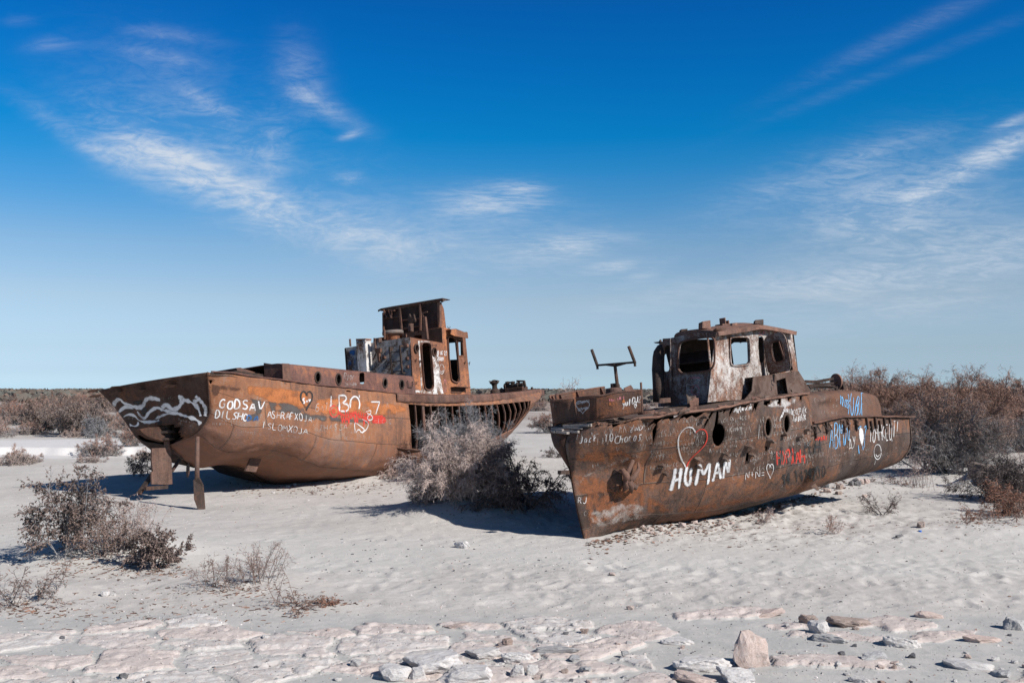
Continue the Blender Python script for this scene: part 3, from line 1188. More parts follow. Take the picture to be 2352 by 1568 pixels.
def bl(a):
    return sinterp(BPL, a * 19.8 / LA1)


NS = 80
stL = [LA1 * i / (NS - 1) for i in range(NS)]
cgL = [(a, L.c_at(a, bl(a), GL)) for a in stL]
cbL = [(a, L.c_at(a, bl(a) * .48, BL)) for a in stL]
CGL = lambda a: interp(cgL, a)
CBL = lambda a: interp(cbL, a)


def FL(side=1, dent=1.0):
    def F(u, v):
        w_, t = sinterp(WV, v), sinterp(TV, v)
        a0 = .45 * min(1.0, t * 1.6)                       # raked transom
        a1 = LA1 - 1.35 * t**1.2
        a = a0 + (a1 - a0) * u
        d = a1 - a
        Le = 4.2 + 5.0 * t
        g = 1 - max(0.0, 1 - d / Le)**(2.1 - .5 * t)
        full = bl(min(a, 10.0)) * w_ * max(g, 0.0)
        k_ = min(1.0, t / .25)
        b = lerp(bl(a), full, k_ * k_)
        # stern run: the bottom narrows aft
        if a < 4:
            q = (1 - a / 4)**1.5
            b *= 1 - .46 * q * t
        cg, cb = CGL(a), CBL(a)
        c = lerp(cg, cb, t)
        if dent:
            e = mnoise.noise(Vector((a * .9, c * 1.1, 3.3))) * .032 + mnoise.noise(Vector((a * 2.6, c * 2.2, 8.3))) * .020 + mnoise.noise(Vector((a * 6, c * 5, 2.3))) * .007
            e -= .020 * abs(math.sin(math.pi * a / .55))**.7 * (1 - .5 * t)
            # folds under the bilge where the bottom has buckled
            if t > .7:
                e += (.16 * mnoise.noise(Vector((a * 1.5, t * 8, 1.1))) + .09 * mnoise.noise(Vector((a * 4.5, t * 16, 6.1)))) * (t - .7) / .3
            b += e * dent * min(1, max(0.0, b) / .5)
        return L.w(a, side * max(b, .015), c)
    return F


hole_gap = ragged(c2((966, 892), (978, 1010), (986, 1110), (992, 1240), (1100, 1258), (1300, 1290), (1500, 1235), (1650, 1155), (1760, 1098), (1850, 1052), (1905, 970), (1925, 868),
                     (1880, 872), (1800, 880), (1700, 892), (1600, 900), (1450, 905), (1300, 908), (1100, 908)), .35, 8, 3)
usL = lin(170)
vsL = lin(44)
hullL = surf("hull", FL(1), usL, vsL, M['hull_left'], left_ship, LA1, 4.5, holes=[hole_gap,
             ragged(c2((478, 786), (515, 790), (514, 800), (480, 797)), .2, 4, 1), ragged(c1((845, 615), (870, 612), (862, 635), (850, 640)), .3, 3, 2)], thick=.018)
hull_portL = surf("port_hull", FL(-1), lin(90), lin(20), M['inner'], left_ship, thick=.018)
bvL = Bvh()
bvL.add(hullL)

# transom between the two aft edges
E1 = [FL(1, 0)(0, v) for v in lin(24)]
E2 = [FL(-1, 0)(0, v) for v in lin(24)]
vs_, fs_ = [], []
NT_ = 26
for i in range(24):
    for j in range(NT_):
        t = j / (NT_ - 1)
        p = E1[i].lerp(E2[i], t)
        p = p - L.A * (.22 * (1 - (2 * t - 1)**2))
        vs_.append(p)
tv = lin(24)
for i in range(23):
    for j in range(NT_ - 1):
        fs_.append((i * NT_ + j, i * NT_ + j + 1, (i + 1) * NT_ + j + 1, (i + 1) * NT_ + j))
cut = ragged(c1((390, 945), (450, 935), (540, 918), (600, 920), (640, 935), (660, 985), (700, 1100), (400, 1100), (360, 990)), .6, 6, 5)
tmp = BVHTree.FromPolygons(vs_, fs_)
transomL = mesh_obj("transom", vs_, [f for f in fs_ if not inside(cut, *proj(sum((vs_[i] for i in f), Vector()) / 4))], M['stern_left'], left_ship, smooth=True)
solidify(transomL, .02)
bvL.add(transomL)
# welded edge strip round the stern corner
m = MB()
m.tube([E1[i] + L.B * .012 for i in range(0, 18)], .022, 6)
m.build("stern_edge", M['stern_left'], transomL, smooth=True)
# small mooring steps on the transom, lit on top
for cx, cy in ((790, 580), (592, 610), (598, 652), (372, 642), (386, 687), (222, 662), (232, 700), (72, 685), (84, 720)):
    P4 = c1((cx + 8, cy + 13), (cx + 32, cy - 6), (cx + 34, cy - 11), (cx + 10, cy + 9))
    q = []
    for i, (x, y) in enumerate(P4):
        l, n = bvL.cast(x, y)
        if l is None:
            l = at_depth(x, y, 26.5)
            n = -L.A
        q.append(l - L.A * (.30, .30, .01, .01)[i])
    m = MB()
    m.poly(q, L.B * -.03)
    m.build("mooring_step", M['pole'], transomL)

# deck, rail strip
m = MB()
n = 60
for i in range(n):
    a = .05 + (LA1 - .2) * i / (n - 1)
    for b in (-1, -.5, 0, .5, 1):
        m.v.append(L.w(a, (bl(a) - .03) * b, CGL(a) - .05 + .05 * (1 - b * b)))
for i in range(n - 1):
    for j in range(4):
        m.f.append((i * 5 + j, (i + 1) * 5 + j, (i + 1) * 5 + j + 1, i * 5 + j + 1))
o = m.build("deck", M['deck'], left_ship, smooth=True)
solidify(o, .03)
ar0, ar1 = L.a_at(2.3, 2.6, 901), LA1 - .02


def Frail(u, v):
    a = ar0 + (ar1 - ar0) * u
    b = bl(a)
    hgt = (.02, -.03, -.10, -.22, -.25)
    ou = (-.02, .05, .05, .045, .01)
    i = v * 4
    k_ = min(int(i), 3)
    f = i - k_
    wob = .03 * mnoise.noise(Vector((a * 1.6, v, 2.2))) * v
    return L.w(a, b + lerp(ou[k_], ou[k_ + 1], f) + wob * .6, CGL(a) + lerp(hgt[k_], hgt[k_ + 1], f) + wob)


o = surf("rub_rail", Frail, lin(90), lin(9), M['rib'], left_ship, thick=.02)
bvL.add(o)
m = MB()
m.tube([L.w(a, bl(a) + .02, CGL(a) + .02) for a in [.1 + (ar0 + 2 - .1) * i / 60 for i in range(61)]], .02, 6)
m.build("deck_edge", M['trunk_left'], left_ship, smooth=True)

# exposed frames
a_r = L.a_at(2.2, 2.0, 944)
i = 0
a = a_r
while a < LA1 - .4 and i < 60:
    m = MB()
    F = FL(1, 0)
    pts = []
    lean = rnd.uniform(-.04, .04)
    for v in lin(12):
        t_ = sinterp(TV, v)
        a1_ = LA1 - 1.35 * t_**1.2
        u = min(1, max(0, (a - .45 * min(1, t_ * 1.6)) / (a1_ - .45 * min(1, t_ * 1.6))))
        p = F(u, v)
        pts.append(p - L.B * .05 + L.A * (lean * v) - L.C * .01)
    pts = [p for p in pts if p.z > -.2]
    wd = .035 if i != 1 else .11
    for p, q in zip(pts[:-1], pts[1:]):
        m.bar(p, q + (q - p) * .04, wd, .055, up=L.B)
    m.build("hull_frame", M['rib'], left_ship)
    i += 1
    a += .40 if a < LA1 - 4 else .33
# torn shelf of plate at the foot of the opening
q = [L.w(*L.hit(x, y, 'b', bb)) for (x, y), bb in zip(c2((815, 1220), (905, 1236), (1000, 1250), (1100, 1254), (1085, 1266), (960, 1262), (830, 1240)), (2.2, 2.4, 2.45, 2.3, 2.0, 2.0, 2.1))]
m = MB()
m.poly(q, Vector((0, 0, -.02)))
m.build("torn_plate", M['rib'], left_ship)
q = [L.w(*L.hit(x, y, 'b', 2.05)) for x, y in c2((818, 1225), (905, 1242), (1000, 1258), (1080, 1268), (1060, 1330), (940, 1350), (812, 1300))]
m = MB()
m.poly(q, L.B * .02)
m.build("torn_plate", M['stern_left'], left_ship)

# raised trunk with portholes
at0, at1 = L.a_at(2.2, 3.0, 647), L.a_at(2.3, 2.8, 949)
GT = tr([(640, 834), (659, 835.2), (730, 842), (819, 851), (890, 858), (950, 863.5)])
ctL = [(at0 + (at1 - at0) * i / 20, L.c_at(at0 + (at1 - at0) * i / 20, bl(at0 + (at1 - at0) * i / 20) - .2, GT)) for i in range(21)]


def Ftr(side):
    prof = [(0.0, -.045, None), (.30, -.06, .62), (.52, -.075, .82), (.64, -.11, .91), (.74, -.18, .97), (.84, -.30, 1.0), (1.0, -.9, 1.03)]
    ib = [(p[0], p[1]) for p in prof]

    def F(u, v):
        a = at0 + (at1 - at0) * u
        cg, ct = CGL(a) - .04, interp(ctL, a)
        b = bl(a) + interp(ib, v)
        h = interp([(p[0], p[2] if p[2] is not None else 0.0) for p in prof], v)
        e = .012 * mnoise.noise(Vector((a * 1.5, v * 2, 5)))
        return L.w(a, side * (b + e), cg + (ct - cg) * h)
    return F


ph = [c2((255, 685))[0] + (5.9, 11.4), c2((418, 700))[0] + (5.6, 11.2), c2((782, 728))[0] + (4.7, 9.7), c2((913, 740))[0] + (4.4, 9.4)]
slot = c2((582, 660), (590, 648), (612, 645), (622, 655), (621, 728), (612, 736), (588, 733), (580, 700))
trunkL = surf("trunk_cabin", Ftr(1), lin(60), lin(24), M['trunk_left'], left_ship, at1 - at0, 1.6, holes=[ell(*p) for p in ph] + [slot], thick=.018)
bvL.add(trunkL)
bt = Bvh()
bt.add(surf("x", Ftr(1), lin(30), lin(16), M['iron'], None, thick=0))
tmpo = bpy.data.objects["x"]
for p in ph:
    ring_on(bt, ell(*p), .028, "porthole_rim", M['iron'], trunkL, grow=1.08)
bpy.data.objects.remove(tmpo)
surf("trunk_port_side", Ftr(-1), lin(20), lin(12), M['inner'], left_ship, thick=.018)
m = MB()
for i in range(21):
    a = at0 + (at1 - at0) * i / 20
    ct = interp(ctL, a)
    cg = CGL(a) - .04
    m.v += [L.w(a, bl(a) - .88, cg + (ct - cg) * 1.03), L.w(a, -(bl(a) - .88), cg + (ct - cg) * 1.03)]
m.f += [(2 * i, 2 * i + 2, 2 * i + 3, 2 * i + 1) for i in range(20)]
solidify(m.build("trunk_roof", M['trunk_left'], left_ship), .02)
panel(L, "trunk_end", 'a', at0 + .02, ragged(c1((1220, 497), (1290, 507), (1340, 502), (1345, 618), (1225, 602)), .4, 12, 4), [], M['trunk_left'], left_ship)
m = MB()
m.poly([L.wp(x, y, 'b', bl(at0) - .02) for x, y in c1((1340, 500), (1388, 502), (1402, 622), (1345, 615))], L.B * .03)
m.build("trunk_corner_post", M['rib'], left_ship)
# broken hatch boards on the quarterdeck
m = MB()
m.poly([L.wp(x, y, 'b', 1.2) for x, y in c1((1030, 530), (1060, 528), (1160, 560), (1158, 580), (1040, 548))], L.B * -.9)
m.build("hatch_cover", M['rib'], left_ship)
m = MB()
m.poly([L.wp(x, y, 'b', 1.5) for x, y in c1((985, 560), (1035, 548), (1180, 568), (1225, 575), (1225, 606), (1100, 600), (1080, 575))], L.B * -1.2)
m.build("hatch_coaming", M['iron'], left_ship)
m = MB()
for x in (1165, 1185, 1205):
    m.bar(L.wp(*c1((x, 550))[0], 'b', 1.0), L.wp(*c1((x + 8, 610))[0], 'b', 1.0), .03)
m.build("hatch_stanchion", M['iron'], left_ship)

# ------------------------------------------------ deckhouse and wheelhouse
BS = 1.42
aa = L.a_at(BS, 2.7, 950.5)
aw = L.a_at(BS, 4.3, 1015.5)
af = L.a_at(BS, 3.2, 1075)
print("L house", aa, aw, af)
side = c5((1050, 635), (1530, 720), (1520, 490), (1650, 520), (1872, 640), (1948, 1460), (1950, 1500), (1105, 1500))
door1 = c5((1199, 770), (1206, 738), (1225, 718), (1260, 714), (1310, 720), (1330, 738), (1338, 765), (1352, 950), (1384, 1330), (1372, 1385), (1345, 1408), (1290, 1408), (1258, 1388), (1244, 1350))
door2 = c5((1594, 670), (1600, 645), (1620, 632), (1660, 632), (1700, 650), (1718, 685), (1745, 960), (1768, 1240), (1763, 1285), (1740, 1300), (1700, 1292), (1660, 1270), (1642, 1235))
win = c5((1746, 672), (1812, 680), (1834, 904), (1762, 900))
pa = ell(*c5((1127, 797))[0], 3.6, 8.2)
pb = ell(*c5((1397, 850))[0], 3.2, 8.4)
sideL = panel(L, "deckhouse_wall", 'b', BS, side, [door1, door2, win, pa, pb], M['house_left'], left_ship, .02, warp=.012)
bvL.add(sideL)
for d, nm in ((door1, "door_frame"), (door2, "door_frame"), (pa, "porthole_rim"), (pb, "porthole_rim")):
    rim(L, 'b', BS, smooth_poly(d, 1), .035, .05, nm, M['rib'] if nm == "door_frame" else M['iron'], sideL)
rim(L, 'b', BS, win, .03, .03, "window_frame", M['house_left'], sideL)
# whitewashed plating round the door, a plate proud of the wall
wp_ = panel(L, "whitewashed_plate", 'b', BS + .016, ragged(c5((1165, 680), (1335, 690), (1345, 730), (1370, 800), (1430, 800), (1470, 880), (1480, 1130), (1520, 1350), (1545, 1470), (1400, 1480), (1150, 1450), (1120, 1470), (1110, 1420), (1215, 1420), (1205, 1300), (1180, 900)), .25, 4, 8),
            [c5((1188, 770), (1196, 732), (1218, 706), (1260, 702), (1318, 708), (1342, 732), (1352, 765), (1366, 950), (1398, 1330), (1384, 1395), (1350, 1420), (1286, 1420), (1248, 1396), (1232, 1350)), ell(*c5((1397, 850))[0], 4.6, 10.4)],
            M['house_left_white'], sideL, .006)
bvL.add(wp_)
aftp = ragged(c5((88, 790), (240, 762), (385, 735), (395, 714), (490, 714), (500, 690), (500, 642), (605, 640), (612, 682), (745, 672), (930, 640), (1050, 636), (1098, 1215), (115, 1130)), .12, 6, 6)
aftL = panel(L, "deckhouse_aft_wall", 'a', aa, aftp, [], M['house_left_aft'], left_ship, .02, warp=.012)
bvL.add(aftL)
# corner angle
m = MB()
m.bar(L.wp(*c5((1051, 640))[0], 'b', BS), L.wp(*c5((1102, 1480))[0], 'b', BS), .05)
m.build("corner_angle", M['house_left'], left_ship)
# lower roof, port wall, fore walls, wheelhouse roof
hh = L.hit(*c5((1050, 637))[0], 'b', BS)
h2 = L.hit(*c5((1530, 722))[0], 'b', BS)
h3 = L.hit(*c5((1520, 492))[0], 'b', BS)
h4 = L.hit(*c5((1650, 522))[0], 'b', BS)
ct1, ct2 = hh[2], h3[2]
BP = -1.42
m = MB()
m.poly([L.w(aa, BS, ct1), L.w(aw, BS, h2[2]), L.w(aw, BP, h2[2]), L.w(aa, BP, ct1)], L.C * .02)
m.build("deckhouse_roof", M['house_left'], left_ship)
cb0 = CGL(aa) - .1
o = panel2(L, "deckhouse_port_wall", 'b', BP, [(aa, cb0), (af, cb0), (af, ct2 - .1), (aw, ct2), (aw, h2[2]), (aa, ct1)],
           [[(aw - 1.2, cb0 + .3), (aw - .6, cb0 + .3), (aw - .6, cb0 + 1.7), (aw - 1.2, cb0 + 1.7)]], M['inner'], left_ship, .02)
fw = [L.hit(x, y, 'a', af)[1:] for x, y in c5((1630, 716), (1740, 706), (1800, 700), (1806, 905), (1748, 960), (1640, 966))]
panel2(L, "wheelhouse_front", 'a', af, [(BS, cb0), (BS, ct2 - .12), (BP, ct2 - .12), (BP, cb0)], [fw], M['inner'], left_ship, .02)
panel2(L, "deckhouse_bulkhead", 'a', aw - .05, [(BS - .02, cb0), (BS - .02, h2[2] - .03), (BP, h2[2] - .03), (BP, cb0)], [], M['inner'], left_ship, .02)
m = MB()
m.poly([L.w(aw, BS, ct2 + .01), L.w(h4[0], BS, h4[2] + .01), L.w(af + .02, BS, L.hit(*c5((1872, 640))[0], 'b', BS)[2] + .02), L.w(af + .02, BP, ct2 - .1), L.w(aw, BP, ct2)], L.C * .03)
m.build("wheelhouse_roof", M['house_left'], left_ship)
# visor over the wheelhouse side window
m = MB()
q = c5((1652, 516), (1735, 510), (1860, 560), (1895, 556), (1905, 645), (1872, 642), (1700, 610), (1645, 585))
m.poly([L.wp(x, y, 'b', BS + .22) for x, y in q], L.B * .03)
q2 = c5((1652, 516), (1735, 510), (1860, 560), (1895, 556))
for (x0, y0), (x1, y1) in zip(q2[:-1], q2[1:]):
    m.poly([L.wp(x0, y0, 'b', BS + .22), L.wp(x1, y1, 'b', BS + .22), L.wp(x1, y1, 'b', BS + .22) - L.B * .22, L.wp(x0, y0, 'b', BS + .22) - L.B * .22], L.C * .02)
m.build("wheelhouse_visor", M['house_left'], left_ship)
# aft bulkhead of the wheelhouse above the lower roof
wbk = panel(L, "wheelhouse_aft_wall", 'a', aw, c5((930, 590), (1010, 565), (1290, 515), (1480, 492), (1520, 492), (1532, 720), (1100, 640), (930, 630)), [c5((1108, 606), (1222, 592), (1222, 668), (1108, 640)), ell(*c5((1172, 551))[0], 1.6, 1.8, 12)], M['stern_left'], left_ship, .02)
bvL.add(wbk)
# wind screen of the open bridge
asn = aw + .22
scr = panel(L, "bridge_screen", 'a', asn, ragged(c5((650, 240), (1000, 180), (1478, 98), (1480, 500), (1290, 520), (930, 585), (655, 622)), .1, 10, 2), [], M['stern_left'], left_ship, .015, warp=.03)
bvL.add(scr)
wg = panel(L, "bridge_screen_wing", 'b', 1.28, c5((1475, 92), (1512, 118), (1548, 208), (1584, 506), (1476, 492)), [], M['house_left'], left_ship, .02)
bvL.add(wg)
m = MB()
tp = c5((566, 230), (612, 206), (800, 172), (1000, 140), (1200, 106), (1440, 66), (1532, 52))
pts = [L.wp(x, y, 'a', asn - .12) for x, y in tp]
for p, q in zip(pts[:-1], pts[1:]):
    m.poly([p, q, q + L.A * .45 - L.C * .02, p + L.A * .45 - L.C * .02], L.C * .02)
    m.poly([p, q, q - L.C * .05, p - L.C * .05], L.A * .015)
p = L.wp(*c5((1532, 52))[0], 'a', asn - .12)
m.poly([p, L.wp(*c5((1602, 66))[0], 'b', 1.5), L.wp(*c5((1508, 122))[0], 'b', 1.3), p - L.C * .12], L.C * .02)
m.build("screen_flange", M['stern_left'], scr)
for q, w_ in ((c5((905, 185), (912, 330), (930, 570)), .075), (c5((1204, 118), (1210, 300), (1208, 525)), .075), (c5((1484, 108), (1488, 495)), .10), (c5((655, 262), (660, 610)), .06)):
    m = MB()
    pp = [L.wp(x, y, 'a', asn - .06) for x, y in q]
    for p, r_ in zip(pp[:-1], pp[1:]):
        m.bar(p, r_, w_, .12, up=L.A)
    m.build("stiffener", M['rib'], scr)
m = MB()
for q in (((655, 350), (900, 322)), ((930, 378), (1200, 345)), ((680, 232), (985, 190)), ((955, 500), (1195, 462))):
    q = c5(*q)
    m.bar(L.wp(*q[0], 'a', asn - .04), L.wp(*q[1], 'a', asn - .04), .05, .08, up=L.A)
m.build("horizontal_stiffener", M['rib'], scr)
m = MB()
for q in (((650, 220), (705, 345)), ((730, 222), (772, 345)), ((775, 235), (770, 300))):
    q = c5(*q)
    m.bar(L.wp(*q[0], 'a', asn - .16), L.wp(*q[1], 'a', asn - .12), .05)
m.poly([L.wp(x, y, 'a', asn - .18) for x, y in c5((716, 214), (806, 222), (806, 234), (770, 240), (735, 236))], L.A * .12)
m.build("screen_bracket", M['rib'], scr)
# mast stub with forked head
m = MB()
amst = aw - .25
q = c5((1056, 545), (1056, 425))
m.tube([L.wp(*q[0], 'a', amst), L.wp(*q[1], 'a', amst)], .10, 14)
m.build("mast_stub", M['pole'], left_ship, smooth=False)
m = MB()
m.poly([L.wp(x, y, 'a', amst) for x, y in c5((1018, 350), (1012, 380), (1024, 405), (1085, 412), (1112, 400), (1120, 372), (1110, 340), (1098, 282), (1088, 290), (1080, 330), (1046, 320), (1034, 280), (1026, 290))], L.A * .08)
m.build("mast_fork", M['iron'], left_ship)
# tapered post on the lower roof
m = MB()
m.poly([L.wp(x, y, 'a', aw - .45) for x, y in c5((1236, 325), (1268, 320), (1304, 660), (1226, 662))], L.A * .10)
m.bar(L.wp(*c5((1230, 268))[0], 'a', aw - .4), L.wp(*c5((1306, 250))[0], 'a', aw - .4), .04)
m.bar(L.wp(*c5((1232, 262))[0], 'a', aw - .4), L.wp(*c5((1246, 330))[0], 'a', aw - .4), .04)
m.build("mast_post", M['rib'], left_ship)
# ventilator drum with pale ring
vc = L.wp(*c5((795, 640))[0], 'a', aa + .9)
kx = (L.wp(*c5((920, 640))[0], 'a', aa + .9) - L.wp(*c5((670, 640))[0], 'a', aa + .9)).length / 2
m = MB()
m.lathe(vc - L.C * .25, L.C, [(.0, -.02), (kx * .62, -.01), (kx * .62, .30), (kx * .70, .36)], 28)
m.build("ventilator_drum", M['house_left'], left_ship, smooth=True)
m = MB()
m._lathe(vc - L.C * .25, L.C, [(kx * .70, .36), (kx * 1.0, .38), (kx * 1.0, .47), (kx * .92, .50), (kx * .80, .50), (kx * .7, .36)], 32)
m.build("ventilator_ring", M['ring'], left_ship, smooth=True)
m = MB()
m.tube([L.wp(*c5((666, 660))[0], 'a', aa + .3), L.wp(*c5((664, 520))[0], 'a', aa + .3)], .035, 8)
m.build("stanchion", M['rib'], left_ship)
m = MB()
m.tube([L.wp(*c5((156, 765))[0], 'a', aa + .4), L.wp(*c5((148, 655))[0], 'a', aa + .4)], .035, 8)
m.build("stanchion", M['rib'], left_ship)
m = MB()
m.tube([L.wp(*c5((990, 630))[0], 'a', aa + .5), L.wp(*c5((990, 582))[0], 'a', aa + .5)], .025, 8)
m.build("stanchion", M['rib'], left_ship)
# white box post on the aft wall
m = MB()
q = [L.wp(x, y, 'a', aa - .30) for x, y in c5((238, 662), (374, 656), (402, 1142), (272, 1138))]
m.poly(q, L.A * .30)
o = m.build("box_post", M['house_left_white'], left_ship)
bvL.add(o)
m = MB()
m.poly([L.wp(x, y, 'a', aa - .31) for x, y in c5((236, 652), (378, 648), (380, 664), (238, 672))], L.A * .32)
m.build("box_post_cap", M['house_left'], left_ship)
m = MB()
m.poly([L.wp(x, y, 'a', aa - .20) for x, y in c5((498, 642), (520, 640), (522, 790), (600, 790), (598, 850), (580, 850), (588, 980), (560, 975), (548, 850), (516, 845), (514, 690), (500, 690))], L.A * .10)
m.bar(L.wp(*c5((545, 850))[0], 'a', aa - .12), L.wp(*c5((490, 975))[0], 'a', aa - .12), .03)
m.poly([L.wp(x, y, 'a', aa - .16) for x, y in c5((544, 640), (580, 640), (580, 700), (560, 700))], L.A * .16)
m.build("davit_bracket", M['rib'], left_ship)
for x, y in ((610, 980), (675, 930), (770, 800), (1018, 945), (1022, 1070), (1012, 755)):
    m = MB()
    p = L.wp(*c5((x, y))[0], 'a', aa)
    m.box(p - L.B * .05 - L.C * .05 - L.A * .10, L.B * .10, L.C * .10, L.A * .10)
    m.build("bracket_lug", M['rib'], aftL, bev=.01)
# ladder
m = MB()
for q in (((742, 785), (775, 1178)), ((892, 760), (928, 1160))):
    q = c5(*q)
    m.bar(L.wp(*q[0], 'a', aa - .16), L.wp(*q[1], 'a', aa - .16), .05, .05)
    for e in (0, 1):
        p = L.wp(*q[e], 'a', aa - .16)
        m.bar(p, p + L.A * .16, .05)
for q in (((755, 855), (896, 842)), ((765, 1003), (908, 980)), ((774, 1150), (920, 1130))):
    q = c5(*q)
    m.bar(L.wp(*q[0], 'a', aa - .16), L.wp(*q[1], 'a', aa - .16), .03)
m.build("ladder", M['iron'], left_ship)
# grab handles by the doors, shelf below the wheelhouse door
for x, y in ((1112, 975), (1178, 985), (1845, 1010), (1908, 1020)):
    m = MB()
    p = L.wp(*c5((x, y))[0], 'b', BS)
    m.tube([p, p + L.B * .07, p + L.B * .07 + L.C * .06 + L.A * .05, p + L.B * .05 - L.C * .07], .012, 6)
    m.build("door_dog", M['iron'], sideL)
m = MB()
m.poly([L.wp(x, y, 'b', BS) for x, y in c5((1645, 1385), (1868, 1395), (1795, 1470), (1650, 1465))], L.B * .03)
p0, p1 = [L.wp(x, y, 'b', BS) for x, y in c5((1645, 1382), (1868, 1392))]
m.poly([p0, p1, p1 + L.B * .25, p0 + L.B * .25], L.C * .02)
m.build("wall_shelf", M['stern_left'], left_ship)
m = MB()
q = [bvL.cast(*p) for p in c2((950, 712), (956, 758), (990, 760), (990, 722), (1018, 726), (1018, 740), (994, 738))]
q = [l + n_ * .06 for l, n_ in q if l is not None]
m.tube(q, .014, 6)
m.build("bent_handrail", M['iron'], left_ship)
# forked gear on wheelhouse corner
m = MB()
p = L.wp(*c5((1630, 512))[0], 'b', 1.2)
m.tube([p, p + L.C * .1 - L.A * .08], .012, 5)
m.tube([p, p + L.C * .1 + L.A * .08], .012, 5)
m.build("horn_bracket", M['iron'], left_ship)

# ------------------------------------------------ foredeck gear
acap = L.a_at(0.2, 2.8, 1136.5)
dk = lambda a, b=0.0: CGL(a) - .02
s_ = (L.w(acap, .2, 0).y) / FP
b0 = L.w(acap, .2, CGL(acap) - .05)
m = MB()
pr = [(19, 0), (19, 4), (14, 6), (13, 13), (7.5, 18), (6.8, 24), (9, 28), (13, 30), (13, 33), (8, 34), (6, 37), (0.1, 38)]
m._lathe(b0, L.C, [(r * s_ * .82, h * s_ * 1.0) for r, h in pr], 24)
for an in (0, math.pi / 2, math.pi, 3 * math.pi / 2):
    d = L.A * math.cos(an + .4) + L.B * math.sin(an + .4)
    m.bar(b0 + L.C * s_ * 34, b0 + L.C * s_ * 34.5 + d * s_ * 14, .04)
m.build("capstan", M['iron'], left_ship, smooth=False)
aw2 = L.a_at(0.1, 2.8, 1182)
b1 = L.w(aw2, .1, CGL(aw2) - .05)
Bx = L.B * s_
Ax = L.A * s_ * 1.3
Cx = L.C * s_
m = MB()
m.box(b1 - Bx * 22 - Ax * 8, Bx * 50, Ax * 20, Cx * 15)
m.box(b1 - Bx * 30 - Ax * 10, Bx * 64, Ax * 24, Cx * 5)
m.build("windlass_bed", M['stern_left'], left_ship, bev=.02)
for k_, hh_ in ((-18, 22), (-4, 21)):
    m = MB()
    m._lathe(b1 + Bx * k_ + Cx * 10, L.C, [(4.0 * s_, 0), (4.0 * s_, hh_ * .72 * s_), (6 * s_, hh_ * .76 * s_), (6 * s_, hh_ * .95 * s_), (0.001, hh_ * s_)], 16)
    m.build("bollard", M['iron'], left_ship, smooth=False)
m = MB()
m.tube([b1 - Bx * 26 + Cx * 20, b1 + Bx * 26 + Cx * 20], 4.5 * s_, 14)
m.tube([b1 - Bx * 26 + Cx * 20, b1 - Bx * 21 + Cx * 20], 8 * s_, 16)
m.tube([b1 + Bx * 8 + Cx * 20, b1 + Bx * 13 + Cx * 20], 7 * s_, 16)
m.build("windlass_drum", M['iron'], left_ship)
m = MB()
m.bar(b1 + Bx * 12 + Cx * 14, b1 + Bx * 14 + Cx * 31, .07)
m.bar(b1 + Bx * 8 + Cx * 30, b1 + Bx * 30 + Cx * 27, .07)
m.bar(b1 + Bx * 28 + Cx * 28, b1 + Bx * 30 + Cx * 14, .08)
m.build("windlass_lever", M['iron'], left_ship)
m = MB()
m.tube([b1 - Bx * 42 + Cx * 0, b1 - Bx * 41 + Cx * 9, b1 - Bx * 36 + Cx * 15, b1 - Bx * 32 + Cx * 12, b1 - Bx * 31], 4.2 * s_, 10)
m.build("chain_pipe", M['pole'], left_ship, smooth=True)
for px_ in (1208, 1222):
    ab = L.a_at(0.3, 2.8, px_)
    m = MB()
    p = L.w(ab, .3, CGL(ab))
    m.box(p - L.A * .15 - L.B * .1, L.A * .45, L.B * .2, L.C * .08)
    m.tube([p + L.C * .05, p + L.C * .16], .05, 8)
    m.build("mooring_cleat", M['iron'], left_ship)

# ------------------------------------------------ rudder, propeller
zz = 0.0
m = MB()
q = [L.wp(x, y, 'b', 0) for x, y in c1((452, 1078), (582, 1072), (588, 1180), (592, 1322), (560, 1326), (450, 1324), (448, 1240), (460, 1235), (455, 1210), (450, 1160))]
m.poly([p - L.B * .03 for p in q], L.B * .06)
rud = m.build("rudder", M['pole'], left_ship, bev=.01)
m = MB()
m.tube([L.wp(*c1((560, 1090))[0], 'b', 0), L.wp(*c1((556, 925))[0], 'b', 0)], .075, 12)
m.build("rudder_stock", M['pole'], rud)
m = MB()
p = L.wp(*c1((556, 1010))[0], 'b', 0)
m._lathe(p, L.C, [(.001, -.05), (.24, -.05), (.24, .0), (.16, .02), (.16, .12), (.27, .13), (.27, .19), (.14, .2), (.14, .36), (.2, .37), (.2, .45), (.001, .45)], 20)
m.build("rudder_bearing", M['iron'], rud)
m = MB()
q = [L.wp(x, y, 'b', 0) for x, y in c1((590, 1075), (640, 1005), (690, 985), (680, 1040), (680, 1135), (640, 1140), (600, 1110))]
m.poly([p - L.B * .04 for p in q], L.B * .10)
m.build("propeller_bracket", M['pole'], left_ship, bev=.01)
m = MB()
hubp = L.wp(*c1((705, 1120))[0], 'b', 0)
m.lathe(hubp - L.A * .35, L.A, [(.06, 0), (.13, .15), (.15, .4), (.11, .9)], 14)
m.build("propeller_hub", M['iron'], left_ship, smooth=True)
for an in (20, 140, 260):
    d = L.B * math.cos(R(an)) + L.C * math.sin(R(an))
    e = L.A.cross(d)
    m = MB()
    pts = []
    for t, w_ in ((.1, .08), (.25, .2), (.4, .25), (.52, .2), (.6, .08)):
        pts.append(hubp + d * t + (e * .8 + L.A * .5).normalized() * w_)
    for t, w_ in ((.6, .08), (.52, .2), (.4, .25), (.25, .2), (.1, .08)):
        pts.append(hubp + d * t - (e * .8 + L.A * .5).normalized() * w_)
    m.poly(pts, L.A * .03)
    m.build("propeller_blade", M['pole'], left_ship)
